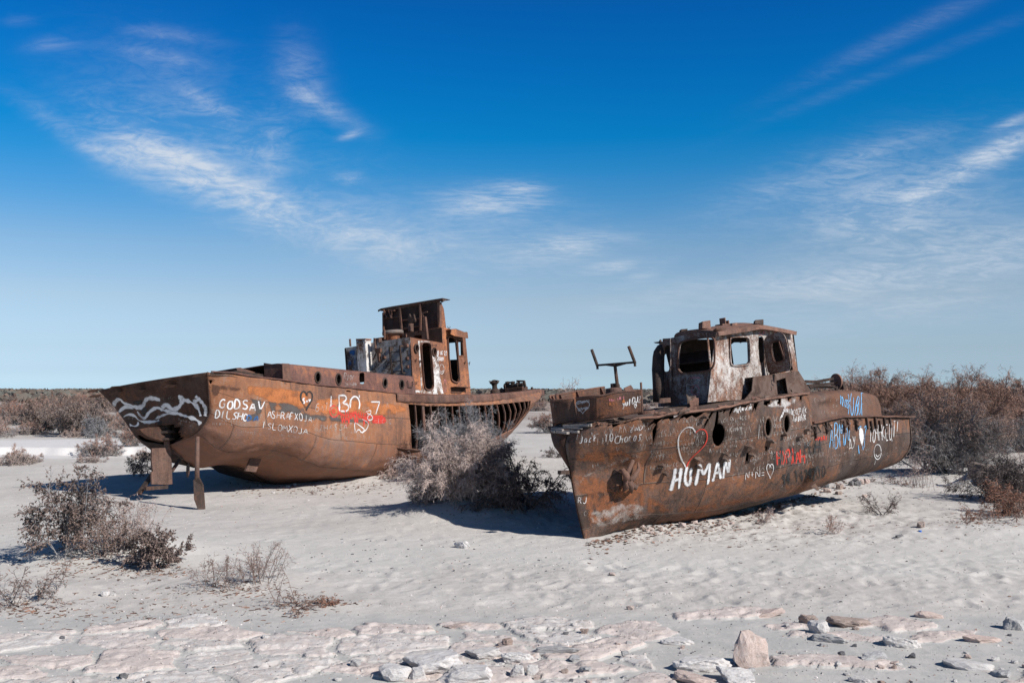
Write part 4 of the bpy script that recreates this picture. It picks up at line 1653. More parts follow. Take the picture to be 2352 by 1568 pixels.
for q, w_, h_, bb in ((((365, 1390), (470, 1240)), .14, .05, -.2), (((590, 1235), (665, 1130)), .09, .05, -.1), (((585, 1138), (700, 1136)), .07, .07, 0), (((410, 1352), (560, 1340)), .09, .09, 0)):
    m = MB()
    q = c1(*q)
    m.bar(L.wp(*q[0], 'b', bb), L.wp(*q[1], 'b', bb), w_, h_)
    m.build("stern_frame_bar", M['iron'], left_ship)
# skeg hanging under the stern
q = [L.wp(x, y, 'b', 0) for x, y in c1((355, 950), (430, 935), (620, 925), (660, 960), (600, 1020), (520, 1035), (430, 1010), (385, 985))]
m = MB()
m.poly([p - L.B * .10 for p in q], L.B * .2)
m.build("skeg", M['stern_left'], left_ship, bev=.02)
m = MB()
q = [L.wp(x, y, 'b', .9) for x, y in c1((1128, 1130), (1198, 1138), (1155, 1240), (1084, 1232))]
m.poly(q, L.B * .06)
m.build("bilge_bracket", M['pole'], left_ship)
m = MB()
q = [L.wp(x, y, 'b', .5) for x, y in c1((820, 1095), (840, 1062), (880, 1065), (868, 1120), (840, 1130))]
m.poly(q, L.B * .25)
m.build("bilge_bracket", M['iron'], left_ship)

# pole with a flat blade standing in the sand below the quarter
pr_ = empty("prop_pole", (0, 0, 0), "grey steel pole with a flat blade foot, stood in the sand under the painted stern", "pole")
yb_ = 23.45
gp = at_depth(*c1((785, 1492))[0], yb_)
pr_.location = (gp.x, gp.y, 0)
m = MB()
m.tube([at_depth(*c1((767, 1000))[0], yb_ + .35), at_depth(*c1((765, 1150))[0], yb_ + .2), at_depth(*c1((764, 1290))[0], yb_ + .05)], [.048, .052, .056], 14)
m.build("pole", M['pole'], pr_, smooth=True)
m = MB()
m.poly([at_depth(x, y, yb_ + d) for (x, y), d in zip(c1((737, 1292), (776, 1278), (800, 1330), (813, 1496), (770, 1500), (742, 1425)), (0, 0, .06, .06, -.06, -.06))], Vector((.02, .05, 0)))
m.build("blade", M['iron'], pr_, bev=.008)
# ================================================================= right wreck
RT = Ship(43.5, 5, 2.5, (1340, 1232), 18.9, 0.0, 0.0)
right_ship = empty("shipwreck", RT.w(6, 0, 0), "dark brown shipwreck with peeling white wheelhouse and HUMAN sprayed on its bow, the nearer one", "shipwreck")
right_ship.location.z = 0
GR = tr([(1300, 974), (1318, 973.5), (1360, 976), (1430, 967), (1497, 959), (1560, 949), (1645, 939.5), (1727, 923), (1800, 911.5), (1850, 904.5), (1900, 898)])
GR2 = tr([(1500, 1000), (1850, 973), (1862, 972), (1941, 957.6), (2000, 956), (2066, 957.6), (2090, 958)])
BR = tr([(1330, 1240), (1349, 1230), (1470, 1201), (1612, 1191), (1734, 1164), (1866, 1121), (1997, 1081), (2050, 1056), (2068, 1040), (2085, 1025)])
STEM = [(1318, 973), (1302, 1005), (1298, 1022), (1311, 1090), (1316, 1120), (1328, 1180), (1340, 1232), (1343, 1246)]
stem_l = [RT.hit(x, y, 'b', 0) for x, y in STEM]
stem_ca = sorted([(l[2], l[0]) for l in stem_l])
AS = lambda c: sinterp(stem_ca, c)


def bplan(d):
    """half-breadth at deck height, d from the stem head"""
    t = min(1.0, max(0.0, d / 4.2))
    b = 1.86 * (1 - (1 - t)**2.6)**.386
    if d > 11:
        b -= .035 * (d - 11)**1.3
    return b


ASH = stem_l[0][0]
AE = RT.a_at(1.65, 1.9, 2066)
print("R length", AE)
NSR = 90
stR = [ASH + (AE - ASH) * i / (NSR - 1) for i in range(NSR)]
cgR = [(a, RT.c_at(a, bplan(a - ASH), GR)) for a in stR]
cg2R = [(a, RT.c_at(a, bplan(a - ASH), GR2)) for a in stR]
cbR = [(a, RT.c_at(a, .46 * bplan(max(0, (a - ASH)) * .55), BR)) for a in stR]
A_STEP = RT.a_at(1.85, 2.3, 1860)
CG1 = lambda a: interp(cgR, a)
CG2 = lambda a: interp(cg2R, a)
CGR = lambda a: CG1(a) if a < A_STEP - .03 else CG2(a)
CBR = lambda a: interp(cbR, a)
print("R step", A_STEP, CG1(A_STEP), CG2(A_STEP))


def FR(side=1, dent=1.0):
    def F(u, v):
        w_, t = sinterp(WV, v), sinterp(TV, v)
        # height at the stem for this level
        c_st = lerp(stem_l[0][2], stem_l[-2][2], t)
        a0 = AS(c_st)
        a1 = AE - .55 * max(0, t - .45)
        a = a0 + (a1 - a0) * u
        d = a - a0
        Le = 4.2 + 3.4 * min(1, t)
        x = min(1.0, d / Le)
        lowb = 1.86 * w_ * (1 - (1 - x)**(2.0 - .35 * t))
        if d > 10.4:
            lowb -= .03 * (d - 10.4)**1.4 * (1 + 1.4 * t)
        k_ = min(1.0, t / .45)
        b = lerp(bplan(d), lowb, k_**.8)
        if a >= A_STEP - .03:
            b = min(b, bplan(a - ASH))
        cg, cb = CGR(max(a, ASH)), CBR(max(a, ASH))
        c = lerp(cg, cb, t)
        kk = min(1.0, max(0.0, d / 1.2))
        c = lerp(c_st if u == 0 else lerp(c_st, c, kk), c, kk)
        if dent:
            e = mnoise.noise(Vector((a * .8, c * 1.0, 13.3))) * .045 + mnoise.noise(Vector((a * 2.4, c * 2.0, 18.3))) * .032 + mnoise.noise(Vector((a * 7, c * 7, 4.3))) * .011
            e -= .05 * max(0, mnoise.noise(Vector((a * 1.9, c * 1.7, 33.3))) - .25)
            e -= .022 * abs(math.sin(math.pi * a / .62))**.6
            if a > A_STEP and t > .45:      # hungry-horse plating aft
                e -= .065 * (t - .3) * abs(math.sin(math.pi * a / .95))**.7
            # torn seam standing open behind the stem plate
            sa = RT_SEAM(c)
            e += .10 * math.exp(-((a - sa + .12) / .10)**2) * max(0, 1 - 1.6 * t) - .10 * math.exp(-((a - sa - .10) / .10)**2) * max(0, 1 - 1.3 * t)
            b += e * dent * min(1, max(0.0, b) / .5)
        return RT.w(a, side * max(b, .012), c)
    return F


_s1 = RT.hit(1503, 955, 'b', 1.5)
_s2 = RT.hit(1497, 1070, 'b', 1.0)
RT_SEAM = lambda c: lerp(_s1[0], _s2[0], min(1.4, max(0, (c - _s1[2]) / (_s2[2] - _s1[2]))))

usR = sorted(set([round(x, 5) for x in [i / 159 for i in range(160)]] + [round((A_STEP - .03 - ASH + e) / (AE - ASH), 5) for e in (-.05, -.02, -.004, .004, .02, .05)]))
seam = ragged(c3((886, 722), (912, 702), (928, 690), (936, 716), (914, 760), (908, 812), (893, 862), (880, 905), (884, 850), (884, 800), (902, 762)), .5, 8, 7)
tear = c4((531, 694), (548, 690), (545, 740), (540, 790), (560, 792), (578, 806), (589, 838), (586, 880), (572, 920), (550, 946), (530, 946), (510, 920), (500, 880), (503, 845), (516, 808), (524, 760))
prt = [ell(*c4((889, 815))[0], 7.6, 20.0), ell(*c4((1018, 792))[0], 7.4, 20.0)]
small = [ragged(c4((1650, 1), (1651, 1), (1651, 2)), 0, 9)] if False else []
gq = random.Random(9)
notch = []
for px, wd, dp in ((1420, .10, .05), (1448, .05, .03), (1523, .08, .10), (1548, .16, .05), (1580, .06, .08), (1602, .22, .05), (1641, .035, .17), (1668, .12, .05), (1690, .05, .09), (1712, .10, .04), (1738, .08, .10), (1762, .14, .06), (1790, .05, .09), (1815, .10, .04), (1842, .06, .08)):
    ac = (RT.a_on(lambda q: bplan(q - ASH), 2.3, px) - ASH) / (AE - ASH)
    hw = wd / (AE - ASH)
    top = [(ac - hw, -.01), (ac + hw, -.01)]
    bot = [(ac + hw * (1 - 2 * i / 5) * gq.uniform(.5, 1), dp * gq.uniform(.45, 1)) for i in range(6)]
    notch.append(top + bot)
hullR = surf("hull", FR(1), usR, lin(40), M['hull_right'], right_ship, AE - ASH, 3.6,
             holes=[ragged(tear, .3, 4, 3), seam] + prt + [ragged(c4((738, 990), (756, 992), (752, 1050), (732, 1052)), .5, 5, 2), ragged(c4((872, 945), (886, 950), (880, 985), (870, 975)), .4, 5, 3),
                    ragged(c4((1708, 825), (1722, 830), (1718, 860), (1706, 850)), .3, 4, 3), ragged(c4((1186, 650), (1200, 640), (1204, 668), (1192, 672)), .3, 4, 2)], uvholes=notch, thick=.016)
bvR0_port = surf("port_hull", FR(-1), usR[::2] + [usR[-1]] if usR[::2][-1] != usR[-1] else usR[::2], lin(26), M['stern_left'], right_ship, thick=.016)
bvR = Bvh()
bvR.add(hullR)
bvR.add(bvR0_port)
for p in prt:
    ring_on(bvR, p, .035, "porthole_rim", M['hull_right'], hullR, grow=1.16, off=.0)
# transom
E1 = [FR(1, 0)(1, v) for v in lin(20)]
E2 = [FR(-1, 0)(1, v) for v in lin(20)]
m = MB()
for p, q in zip(E1, E2):
    m.v += [p, q]
m.f = [(2 * i, 2 * i + 1, 2 * i + 3, 2 * i + 2) for i in range(19)]
solidify(m.build("transom", M['hull_right'], right_ship), .02)

# decks
def deckstrip(name, a0_, a1_, cfun, inset, mat, n=50, camber=.05, bump=.0):
    m = MB()
    for i in range(n):
        a = a0_ + (a1_ - a0_) * i / (n - 1)
        for j in range(9):
            b = -1 + j / 4
            m.v.append(RT.w(a, (bplan(a - ASH) - inset) * b, cfun(a) - .03 + camber * (1 - b * b) + bump * mnoise.noise(Vector((a * 2, b * 4, 3)))))
    for i in range(n - 1):
        for j in range(8):
            m.f.append((i * 9 + j, (i + 1) * 9 + j, (i + 1) * 9 + j + 1, i * 9 + j + 1))
    o = m.build(name, mat, right_ship, smooth=True)
    solidify(o, .02, -1)
    return o


bvR.add(deckstrip("fore_deck", ASH + .06, A_STEP, CG1, .03, M['deck'], bump=.03))
deckstrip("aft_deck", A_STEP - .05, AE - .02, CG2, .03, M['deck'])
# crumpled gunwale edge and debris along it
m = MB()
pts = []
a = ASH + .4
while a < A_STEP:
    b = bplan(a - ASH)
    j = .03 * mnoise.noise(Vector((a * 3, 1, 1)))
    pts.append(RT.w(a, b + .015 + j, CG1(a) + .01 + .02 * mnoise.noise(Vector((a * 4, 2, 5)))))
    a += .09
m.tube(pts, [.022 + .012 * mnoise.noise(Vector((i * .7, 0, 3))) for i in range(len(pts))], 6)
m.build("gunwale_edge", M['roof_right'], right_ship, smooth=False)


def curl(shp, a, b, c, w_, h_, out, seed, name, mat, parent):
    """bent scrap of plate standing on an edge"""
    g = random.Random(seed)
    m = MB()
    n = 5
    for i in range(n + 1):
        t = i / n
        for j in range(4):
            s = j / 3
            m.v.append(shp.w(a + w_ * (s - .5) + g.uniform(-.03, .03), b + out * math.sin(t * 1.9) + g.uniform(-.02, .02), c + h_ * (1 - math.cos(t * 1.6)) * .8 + h_ * .3 * t + g.uniform(-.03, .03)))
    m.f = [(i * 4 + j, i * 4 + j + 1, (i + 1) * 4 + j + 1, (i + 1) * 4 + j) for i in range(n) for j in range(3)]
    o = m.build(name, mat, parent)
    solidify(o, .012)


for i, (px, hh_, ww, oo) in enumerate(((1520, .08, .35, .10), (1545, .10, .22, .16), (1600, .22, .30, .10), (1612, .30, .28, -.10), (1585, .10, .4, .05), (1565, .08, .3, .12), (1660, .05, .3, .14), (1700, .06, .3, .1), (1740, .1, .3, .12), (1770, .07, .3, .14), (1830, .06, .2, .1), (1440, .06, .3, -.08), (1405, .05, .3, -.1), (1380, .04, .2, -.12))):
    a = RT.a_on(lambda q: bplan(q - ASH), 2.3, px)
    b = bplan(a - ASH) - (.15 if px < 1560 or px > 1590 else .05)
    curl(RT, a, b, CG1(a) - .01, ww, hh_, oo, i, "torn_deck_plate", M['hull_right'] if i % 2 else M['rib'], right_ship)

# bulwark round the bow
BT = tr([(1225, 915), (1318, 911.7), (1377, 909), (1418, 900.7), (1470, 896.2), (1480, 895)])
BB = tr([(1228, 981), (1318, 972), (1418, 958), (1460, 949.6), (1480, 947)])


def bbul(a):
    return max(0.0, bplan(a - ASH) - .12)


A_BW = RT.a_on(bbul, 2.6, 1470, ASH)
print('bulwark ends', A_BW, ASH)
nb = 30
abl = [ASH + .10 + (A_BW - ASH - .10) * (i / (nb - 1))**1.6 for i in range(nb)]
topc = [(a, RT.c_at(a, bbul(a), BT)) for a in abl]
botc = [(a, RT.c_at(a, bbul(a), BB)) for a in abl]


TRP = tr([(1215, 914), (1227, 914.5), (1262, 909.5), (1300, 903), (1387, 889), (1420, 886)])
A_PB = 3.0


def Fbul(side):
    a_end = A_BW if side > 0 else A_PB

    def F(u, v):
        a = ASH + .10 + (a_end - ASH - .10) * u**(1.6 if side > 0 else 2.2)
        b = bbul(a) if u > 0 else .0
        if side > 0:
            c0, c1_ = interp(botc, a), interp(topc, a)
        else:
            k_ = min(1.0, max(0.0, (a - ASH - .1) / .35))
            c0 = lerp(botc[0][1], CG1(a) + .02, min(1, k_))
            cf = lerp(topc[0][1], RT.c_at(a, -b - .03, TRP), k_)
            c1_ = min(cf, c0 + .80)
        return RT.w(a, side * (b + .03 * v), c0 + (c1_ - c0) * v)
    return F


bul = surf("bulwark", Fbul(1), lin(50), lin(10), M['bulwark_right'], right_ship, 4, .8, thick=.02)
bvR.add(bul)
hz_ = ragged(ell(*c3((282, 672))[0], 11.5, 16.5), .6, 6, 3)
bul2 = surf("bulwark", Fbul(-1), lin(50), lin(10), M['bulwark_right'], right_ship, 4, .8, holes=[hz_], thick=.02)
bvR.add(bul2)
for sgn, ob in ((1, bul), (-1, bul2)):
    m = MB()
    m.tube([Fbul(sgn)(u, 1.0) for u in lin(40)], .022, 6)
    m.build("bulwark_rail", M['rib'], ob, smooth=True)
    for u in (.45, .62, .8, .97):
        m = MB()
        p, q = Fbul(sgn)(u, 0.02), Fbul(sgn)(u, 1.0)
        m.poly([p, q, q - RT.B * sgn * .05, p - RT.B * sgn * .28], RT.A * .015)
        m.build("bulwark_stay", M['rib'], ob)
m = MB()
e = Fbul(1)
m.bar(e(1, 0), e(1, 1.35), .03)
m.build("bulwark_end_post", M['rib'], right_ship)
m = MB()
m.poly([RT.wp(x, y, 'b', 1.3) for x, y in c3((690, 520), (735, 500), (758, 535), (700, 540))], RT.B * .02)
m.build("fairlead_cheek", M['rib'], right_ship)
# splintered fender timber under the bow bulwark
m = MB()
g = random.Random(3)
for i in range(7):
    x0, y0, x1, y1 = ((162, 800, 300, 812), (200, 815, 400, 822), (240, 795, 420, 800), (300, 785, 482, 776), (330, 812, 470, 782), (260, 822, 330, 830), (170, 812, 235, 826))[i]
    p, q = [bvR.cast(*c3(t)[0]) for t in ((max(x0, 225), y0), (max(x1, 250), y1))]
    if p[0] is None or q[0] is None:
        print('timber missed', i)
        continue
    p, q = p[0] + p[1] * .05, q[0] + q[1] * .05
    m.bar(p, q, g.uniform(.04, .07), g.uniform(.03, .06))
m.build("fender_timber", M['wood'], right_ship, bev=.008)
# inner foredeck platform
m = MB()
for i in range(20):
    a = ASH + .15 + (A_BW - ASH - .15) * i / 19
    for j in range(5):
        m.v.append(RT.w(a, bbul(a) * (-1 + j / 2), interp(botc, a) + .02))
m.f = [(i * 5 + j, (i + 1) * 5 + j, (i + 1) * 5 + j + 1, i * 5 + j + 1) for i in range(19) for j in range(4)]
m.build("bow_platform", M['deck'], right_ship)

# Y shaped net roller frame on the bow
apst = RT.a_at(0.2, 2.8, 1416)
q = c3((650, 508), (632, 358), (515, 368), (765, 348), (478, 264), (725, 242))
W_ = [RT.wp(x, y, 'a', apst) for x, y in q]
m = MB()
m.tube([W_[0] - RT.C * .25, W_[0].lerp(W_[1], .08), W_[0].lerp(W_[1], .1), W_[1]], [.05, .05, .036, .032], 12)
m.build("roller_frame_post", M['iron'], right_ship)
m = MB()
mid = W_[2].lerp(W_[3], .48)
m.bar(W_[2], W_[3], .035, .04)
m.poly([mid - RT.C * .06, W_[3].lerp(mid, .2), W_[2].lerp(mid, .2)], RT.A * .03)
m.build("roller_frame_bar", M['iron'], right_ship)
for i in (0, 1):
    m = MB()
    m.tube([W_[2 + i] - (W_[4 + i] - W_[2 + i]) * .06, W_[4 + i]], .032, 10)
    m.tube([W_[2 + i] - RT.C * .08, W_[2 + i] + RT.C * .03], .025, 8)
    m.build("roller_arm", M['iron'], right_ship)
m = MB()
p = RT.wp(*c3((628, 556))[0], 'a', apst)
m._lathe(p, RT.C, [(.001, -.3), (.155, -.3), (.16, .09), (.14, .11), (.06, .12), (.055, .2), (.001, .2)], 26)
m.build("roller_frame_base", M['rib'], right_ship)

# torn hatch ring on deck
ahr = RT.a_at(.45, 2.3, 1484)
m = MB()
m._lathe(RT.w(ahr, .45, CG1(ahr) + .0), RT.C, [(.17, -.05), (.17, .10), (.15, .10), (.15, -.05)], 28)
m.build("hatch_ring", M['roof_right'], right_ship)

# ------------------------------------------------ wheelhouse
BW = .76
afr = RT.a_at(BW, 2.6, 1638)
aar = RT.a_at(BW, 3.6, 1826)
print("R wheelhouse", afr, aar, [RT.hit(*c6(p)[0], 'a', afr) for p in ((310, 1060), (310, 420))])
bf = RT.hit(*c6((312, 700))[0], 'a', afr)[1]
bpt = -BW
# front
floor_y = [(160, 1080), (470, 1052), (745, 1020)]
front = c6((308, 1130), (300, 330), (572, 268), (842, 268), (800, 500), (770, 720), (733, 1085), (470, 1115))
wfront = c6((412, 430), (425, 395), (455, 372), (600, 345), (775, 326), (808, 336), (825, 372), (822, 590), (812, 645), (780, 690), (745, 708), (600, 722), (460, 738), (425, 725), (404, 690), (402, 660))
frontR = panel(RT, "wheelhouse_front", 'a', afr, front, [smooth_poly(wfront, 1)], M['house_right_front'], right_ship, .02, warp=.012)
bvR.add(frontR)
rim(RT, 'a', afr, smooth_poly(wfront, 1), .035, .03, "window_frame", M['rib'], frontR, -1)
# starboard side with window, slot and doorway
sidep = c6((733, 1085), (770, 720), (800, 500), (842, 268), (1100, 225), (1280, 195), (1350, 190), (1560, 225), (1722, 262), (1790, 712), (1800, 1000), (1180, 1050), (960, 1062))
wside = c6((989, 345), (1000, 330), (1030, 324), (1180, 322), (1205, 335), (1213, 360), (1218, 600), (1212, 630), (1190, 640), (1030, 650), (1005, 640), (995, 600))
slot_ = c6((1326, 320), (1345, 308), (1375, 310), (1392, 345), (1400, 590), (1390, 615), (1350, 620), (1338, 600))
doorw = c6((1404, 350), (1430, 310), (1500, 278), (1590, 262), (1640, 285), (1672, 350), (1700, 480), (1735, 705), (1460, 760), (1440, 735), (1420, 550))
sideR = panel(RT, "wheelhouse_side", 'b', BW, sidep, [smooth_poly(wside, 1), smooth_poly(slot_, 1), doorw], M['house_right'], right_ship, .02, warp=.012)
bvR.add(sideR)
rim(RT, 'b', BW, smooth_poly(wside, 1), .03, .025, "window_frame", M['house_right'], sideR)
# rounded fore corner
m = MB()
for (x, y) in c6((842, 268), (800, 500), (770, 720), (738, 1025)):
    l = RT.hit(x, y, 'b', BW)
    for k_ in range(5):
        an = k_ / 4 * math.pi / 2
        m.v.append(RT.w(afr - .012 + .03 * (1 - math.cos(an)), BW + .012 - .03 * (1 - math.sin(an)), l[2]))
for i in range(3):
    for k_ in range(4):
        m.f.append((i * 5 + k_, i * 5 + k_ + 1, (i + 1) * 5 + k_ + 1, (i + 1) * 5 + k_))
m.build("corner_plate", M['house_right'], right_ship, smooth=True)
# weld seam on the front
for q in (((745, 785), (735, 1022)), ((476, 790), (472, 1010))):
    q = c6(*q)
    m = MB()
    m.bar(RT.wp(*q[0], 'a', afr - .02), RT.wp(*q[1], 'a', afr - .02), .03, .02)
    m.build("weld_strip", M['house_right'], frontR)
# chamfered port facet with narrow window
cf0 = RT.hit(*c6((308, 1070))[0], 'a', afr)
cf1 = RT.hit(*c6((300, 330))[0], 'a', afr)
dir_ = (RT.A * .5 - RT.B * .87).normalized()
nrm = dir_.cross(RT.C).normalized()
Pb, Pt = RT.w(*cf0), RT.w(*cf1)


def on_facet(px, py):
    r = ray(px, py)
    t = (Pb - CAM).dot(nrm) / r.dot(nrm)
    return CAM + r * t


def facet_panel(name, outer, holes, mat, parent, t=.02):
    def to2(p):
        d = on_facet(*p) - Pb
        return d.dot(dir_), d.dot(RT.C)
    V, T = cdt_faces([], [[to2(p) for p in h] for h in holes], [to2(p) for p in outer])
    o = mesh_obj(name, [Pb + dir_ * v.x + RT.C * v.y for v in V], T, mat, parent)
    return solidify(o, t)


facet_panel("wheelhouse_facet", c6((310, 1130), (300, 330), (212, 335), (203, 640), (158, 1140)), [smooth_poly(c6((228, 450), (240, 420), (290, 405), (300, 440), (292, 690), (280, 718), (230, 726), (222, 690)), 1)], M['house_right_front'], right_ship)
le = on_facet(*c6((212, 335))[0])
lb = on_facet(*c6((160, 1080))[0])
l1, l0 = RT.loc(le), RT.loc(lb)
bp_ = l1[1]
# port side, aft wall
cdk = CG1(afr) - .02
ctop = RT.hit(*c6((842, 268))[0], 'b', BW)[2]
ctop2 = RT.hit(*c6((1722, 262))[0], 'b', BW)[2]
# port windows let the sky through
ph_ = []
for w2 in (c6((1010, 405), (1045, 380), (1205, 378), (1212, 600), (1195, 628), (1040, 645)), c6((234, 520), (262, 515), (262, 715), (228, 722)), c6((268, 515), (296, 512), (290, 700), (272, 710))):
    ph_.append([RT.hit(x, y, 'b', bp_)[0::2] for x, y in w2])
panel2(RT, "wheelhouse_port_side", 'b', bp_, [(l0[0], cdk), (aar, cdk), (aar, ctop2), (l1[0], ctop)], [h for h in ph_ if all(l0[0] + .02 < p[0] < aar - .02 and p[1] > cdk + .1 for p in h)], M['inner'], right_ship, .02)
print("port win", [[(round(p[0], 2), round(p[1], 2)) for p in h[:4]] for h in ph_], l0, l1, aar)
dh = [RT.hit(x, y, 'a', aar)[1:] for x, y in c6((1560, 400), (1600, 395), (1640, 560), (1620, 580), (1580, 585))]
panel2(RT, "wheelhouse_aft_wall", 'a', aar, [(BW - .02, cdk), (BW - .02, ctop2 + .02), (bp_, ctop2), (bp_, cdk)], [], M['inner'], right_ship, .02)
# instrument desk seen through the front window
m = MB()
p = RT.w(afr + .45, -.35, cdk + .95)
m.poly([RT.w(afr + .25, -.45, cdk + .98), RT.w(afr + .25, .62, cdk + .98), RT.w(afr + .6, .62, cdk + 1.22), RT.w(afr + .6, -.45, cdk + 1.22)], RT.C * -.03)
m.poly([RT.w(afr + .6, -.45, cdk), RT.w(afr + .6, .62, cdk), RT.w(afr + .6, .62, cdk + 1.2), RT.w(afr + .6, -.45, cdk + 1.2)], RT.A * .03)
m.build("instrument_desk", M['inner'], right_ship)
# door standing open
hb_ = RT.hit(*c6((1404, 740))[0], 'b', BW)
ad = hb_[0]
dpan = c6((1404, 430), (1408, 340), (1440, 300), (1520, 268), (1600, 262), (1640, 290), (1668, 360), (1695, 500), (1728, 712), (1590, 725), (1462, 748), (1440, 700), (1420, 560))
dwin = c6((1490, 395), (1510, 380), (1575, 362), (1605, 375), (1625, 440), (1645, 560), (1635, 590), (1545, 612), (1525, 595), (1505, 520))
door_r = panel(RT, "door", 'a', ad + .02, smooth_poly(dpan, 1), [smooth_poly(dwin, 1)], M['house_right_front'], right_ship, .03)
rim(RT, 'a', ad + .02, smooth_poly(dwin, 1), .03, .02, "window_frame", M['rib'], door_r, -1)
m = MB()
q = c6((1570, 368), (1638, 585))
m.bar(RT.wp(*q[0], 'a', ad + .05), RT.wp(*q[1], 'a', ad + .05), .03)
m.build("window_bar", M['rib'], door_r)
m = MB()
p = RT.wp(*c6((1718, 660))[0], 'a', ad)
m.tube([p, p - RT.A * .06, p - RT.A * .06 - RT.C * .08, p - RT.C * .12], .012, 6)
m.build("handle", M['iron'], door_r)
m = MB()
q = c6((1408, 350), (1412, 500), (1425, 620), (1450, 750))
pp = [RT.wp(x, y, 'b', BW + .03) for x, y in q]
for a_, b_ in zip(pp[:-1], pp[1:]):
    m.bar(a_, b_, .035, .05)
m.build("door_jamb", M['house_right'], right_ship)
# roof: cambered plate with a bent lip
EST = tr([(1640, 764), (1643.6, 763), (1690, 758.5), (1731.5, 750.5), (1744, 749), (1790, 755), (1823, 761.5), (1840, 765)])
a_rf, a_rb = RT.a_at(BW + .16, 4.2, 1644), RT.a_at(BW + .16, 4.2, 1823)
ed_ = [(a_rf + (a_rb - a_rf) * i / 20, RT.c_at(a_rf + (a_rb - a_rf) * i / 20, BW + .16, EST)) for i in range(21)]
fl = RT.hit(*c6((172, 307))[0], 'a', afr - .1)
fm = RT.hit(*c6((570, 266))[0], 'a', afr - .15)
print("roof", ed_[0], ed_[-1], fl, fm)


def Froof(u, v):
    b = lerp(BW + .16, bp_ - .18, v)
    x = (2 * v - 1)
    a0_ = a_rf - .04 * (1 - x * x) + (.55 * max(0, (v - .62) / .38)**1.5)
    a = lerp(a0_, a_rb, u)
    c = interp(ed_, a_rf + (a_rb - a_rf) * u)
    c = c + .15 * (1 - x * x) * (.75 + .25 * min(1, u * 2.2)) + .015 * mnoise.noise(Vector((a * 1.5, b * 1.5, 2)))
    return RT.w(a, b, c)


roofR = surf("wheelhouse_roof", Froof, lin(30), lin(26), M['roof_right'], right_ship, thick=.03)
m = MB()
edge = [Froof(1, v) for v in (1, .8, .6, .4, .2)] + [Froof(1 - i / 30, 0) for i in range(31)] + [Froof(0, i / 30) for i in range(31)]
for p, q in zip(edge[:-1], edge[1:]):
    m.bar(p - RT.C * .03, q - RT.C * .03 + (q - p) * .03, .03, .085)
m.build("roof_lip", M['roof_right'], roofR)
bvRoof = Bvh()
bvRoof.add(roofR)
m = MB()
yy_ = 150
while bvRoof.cast(*c6((930, yy_))[0])[0] is None and yy_ < 260:
    yy_ += 2
rp = bvRoof.cast(*c6((930, yy_ + 2))[0])[0]
m.box(rp - RT.A * .06 - RT.B * .07 - RT.C * .05, RT.A * .03, RT.B * .15, RT.C * .21)
m.box(rp - RT.A * .06 - RT.B * .07 - RT.C * .05, RT.A * .16, RT.B * .03, RT.C * .20)
m.box(rp + RT.A * .07 - RT.B * .07 - RT.C * .05, RT.A * .03, RT.B * .15, RT.C * .15)
m.box(rp - RT.A * .2 - RT.B * .1 - RT.C * .05, RT.A * .42, RT.B * .20, RT.C * .07)
m.build("mast_step", M['roof_right'], roofR)
for i, (x, y, s0, s1) in enumerate(((680, 195, .16, .14), (1325, 172, .18, .08), (285, 270, .2, .07), (440, 245, .12, .05), (1030, 182, .1, .05), (855, 246, .18, .04), (345, 265, .12, .03), (1310, 240, .22, .06), (1265, 235, .1, .1))):
    yy_ = y
    while yy_ < y + 140 and bvRoof.cast(*c6((x, yy_))[0])[0] is None:
        yy_ += 4
    p = bvRoof.cast(*c6((x, yy_ + 3))[0])[0]
    if p is None:
        continue
    m = MB()
    g = random.Random(i)
    m.poly([p - RT.A * s0, p - RT.A * s0 * .8 + RT.C * s1, p + RT.A * s0 + RT.C * s1 * 1.2, p + RT.A * s0 * .9 - RT.C * .02], RT.B * g.uniform(.04, .12) + RT.C * g.uniform(0, .03))
    m.build("roof_scrap", M['iron'] if i % 2 else M['roof_right'], roofR)
# bracket sticking out of the port corner
m = MB()
q = [RT.wp(x, y, 'a', afr + .3) for x, y in c6((98, 378), (160, 370), (175, 345), (182, 372), (215, 370), (215, 400), (185, 402), (176, 430), (165, 395), (120, 390))]
m.poly(q, RT.A * .05)
m.build("lamp_bracket", M['iron'], right_ship)
# bent exhaust pipe beside the wheelhouse
m = MB()
q = c6((168, 1078), (160, 900), (150, 700), (158, 560), (168, 505), (190, 470), (222, 452))
pp = [RT.wp(x, y, 'b', bp_ - .15) for x, y in q]
m.tube(pp, [.14, .13, .13, .13, .13, .13, .13], 14)
m.build("vent_pipe", M['iron'], right_ship, smooth=True)
m = MB()
q = c6((232, 1075), (222, 925), (220, 905))
p0 = RT.wp(*q[0], 'a', afr - .45)
p1 = RT.wp(*q[2], 'a', afr - .45)
m._lathe(p0 - (p1 - p0) * .08, (p1 - p0), [(.001, 0), (.205, .0), (.195, (p1 - p0).length * .9), (.20, (p1 - p0).length * .91), (.20, (p1 - p0).length * 1.04), (.17, (p1 - p0).length * 1.04), (.16, .2)], 24)
m.build("deck_funnel", M['pole'], right_ship)

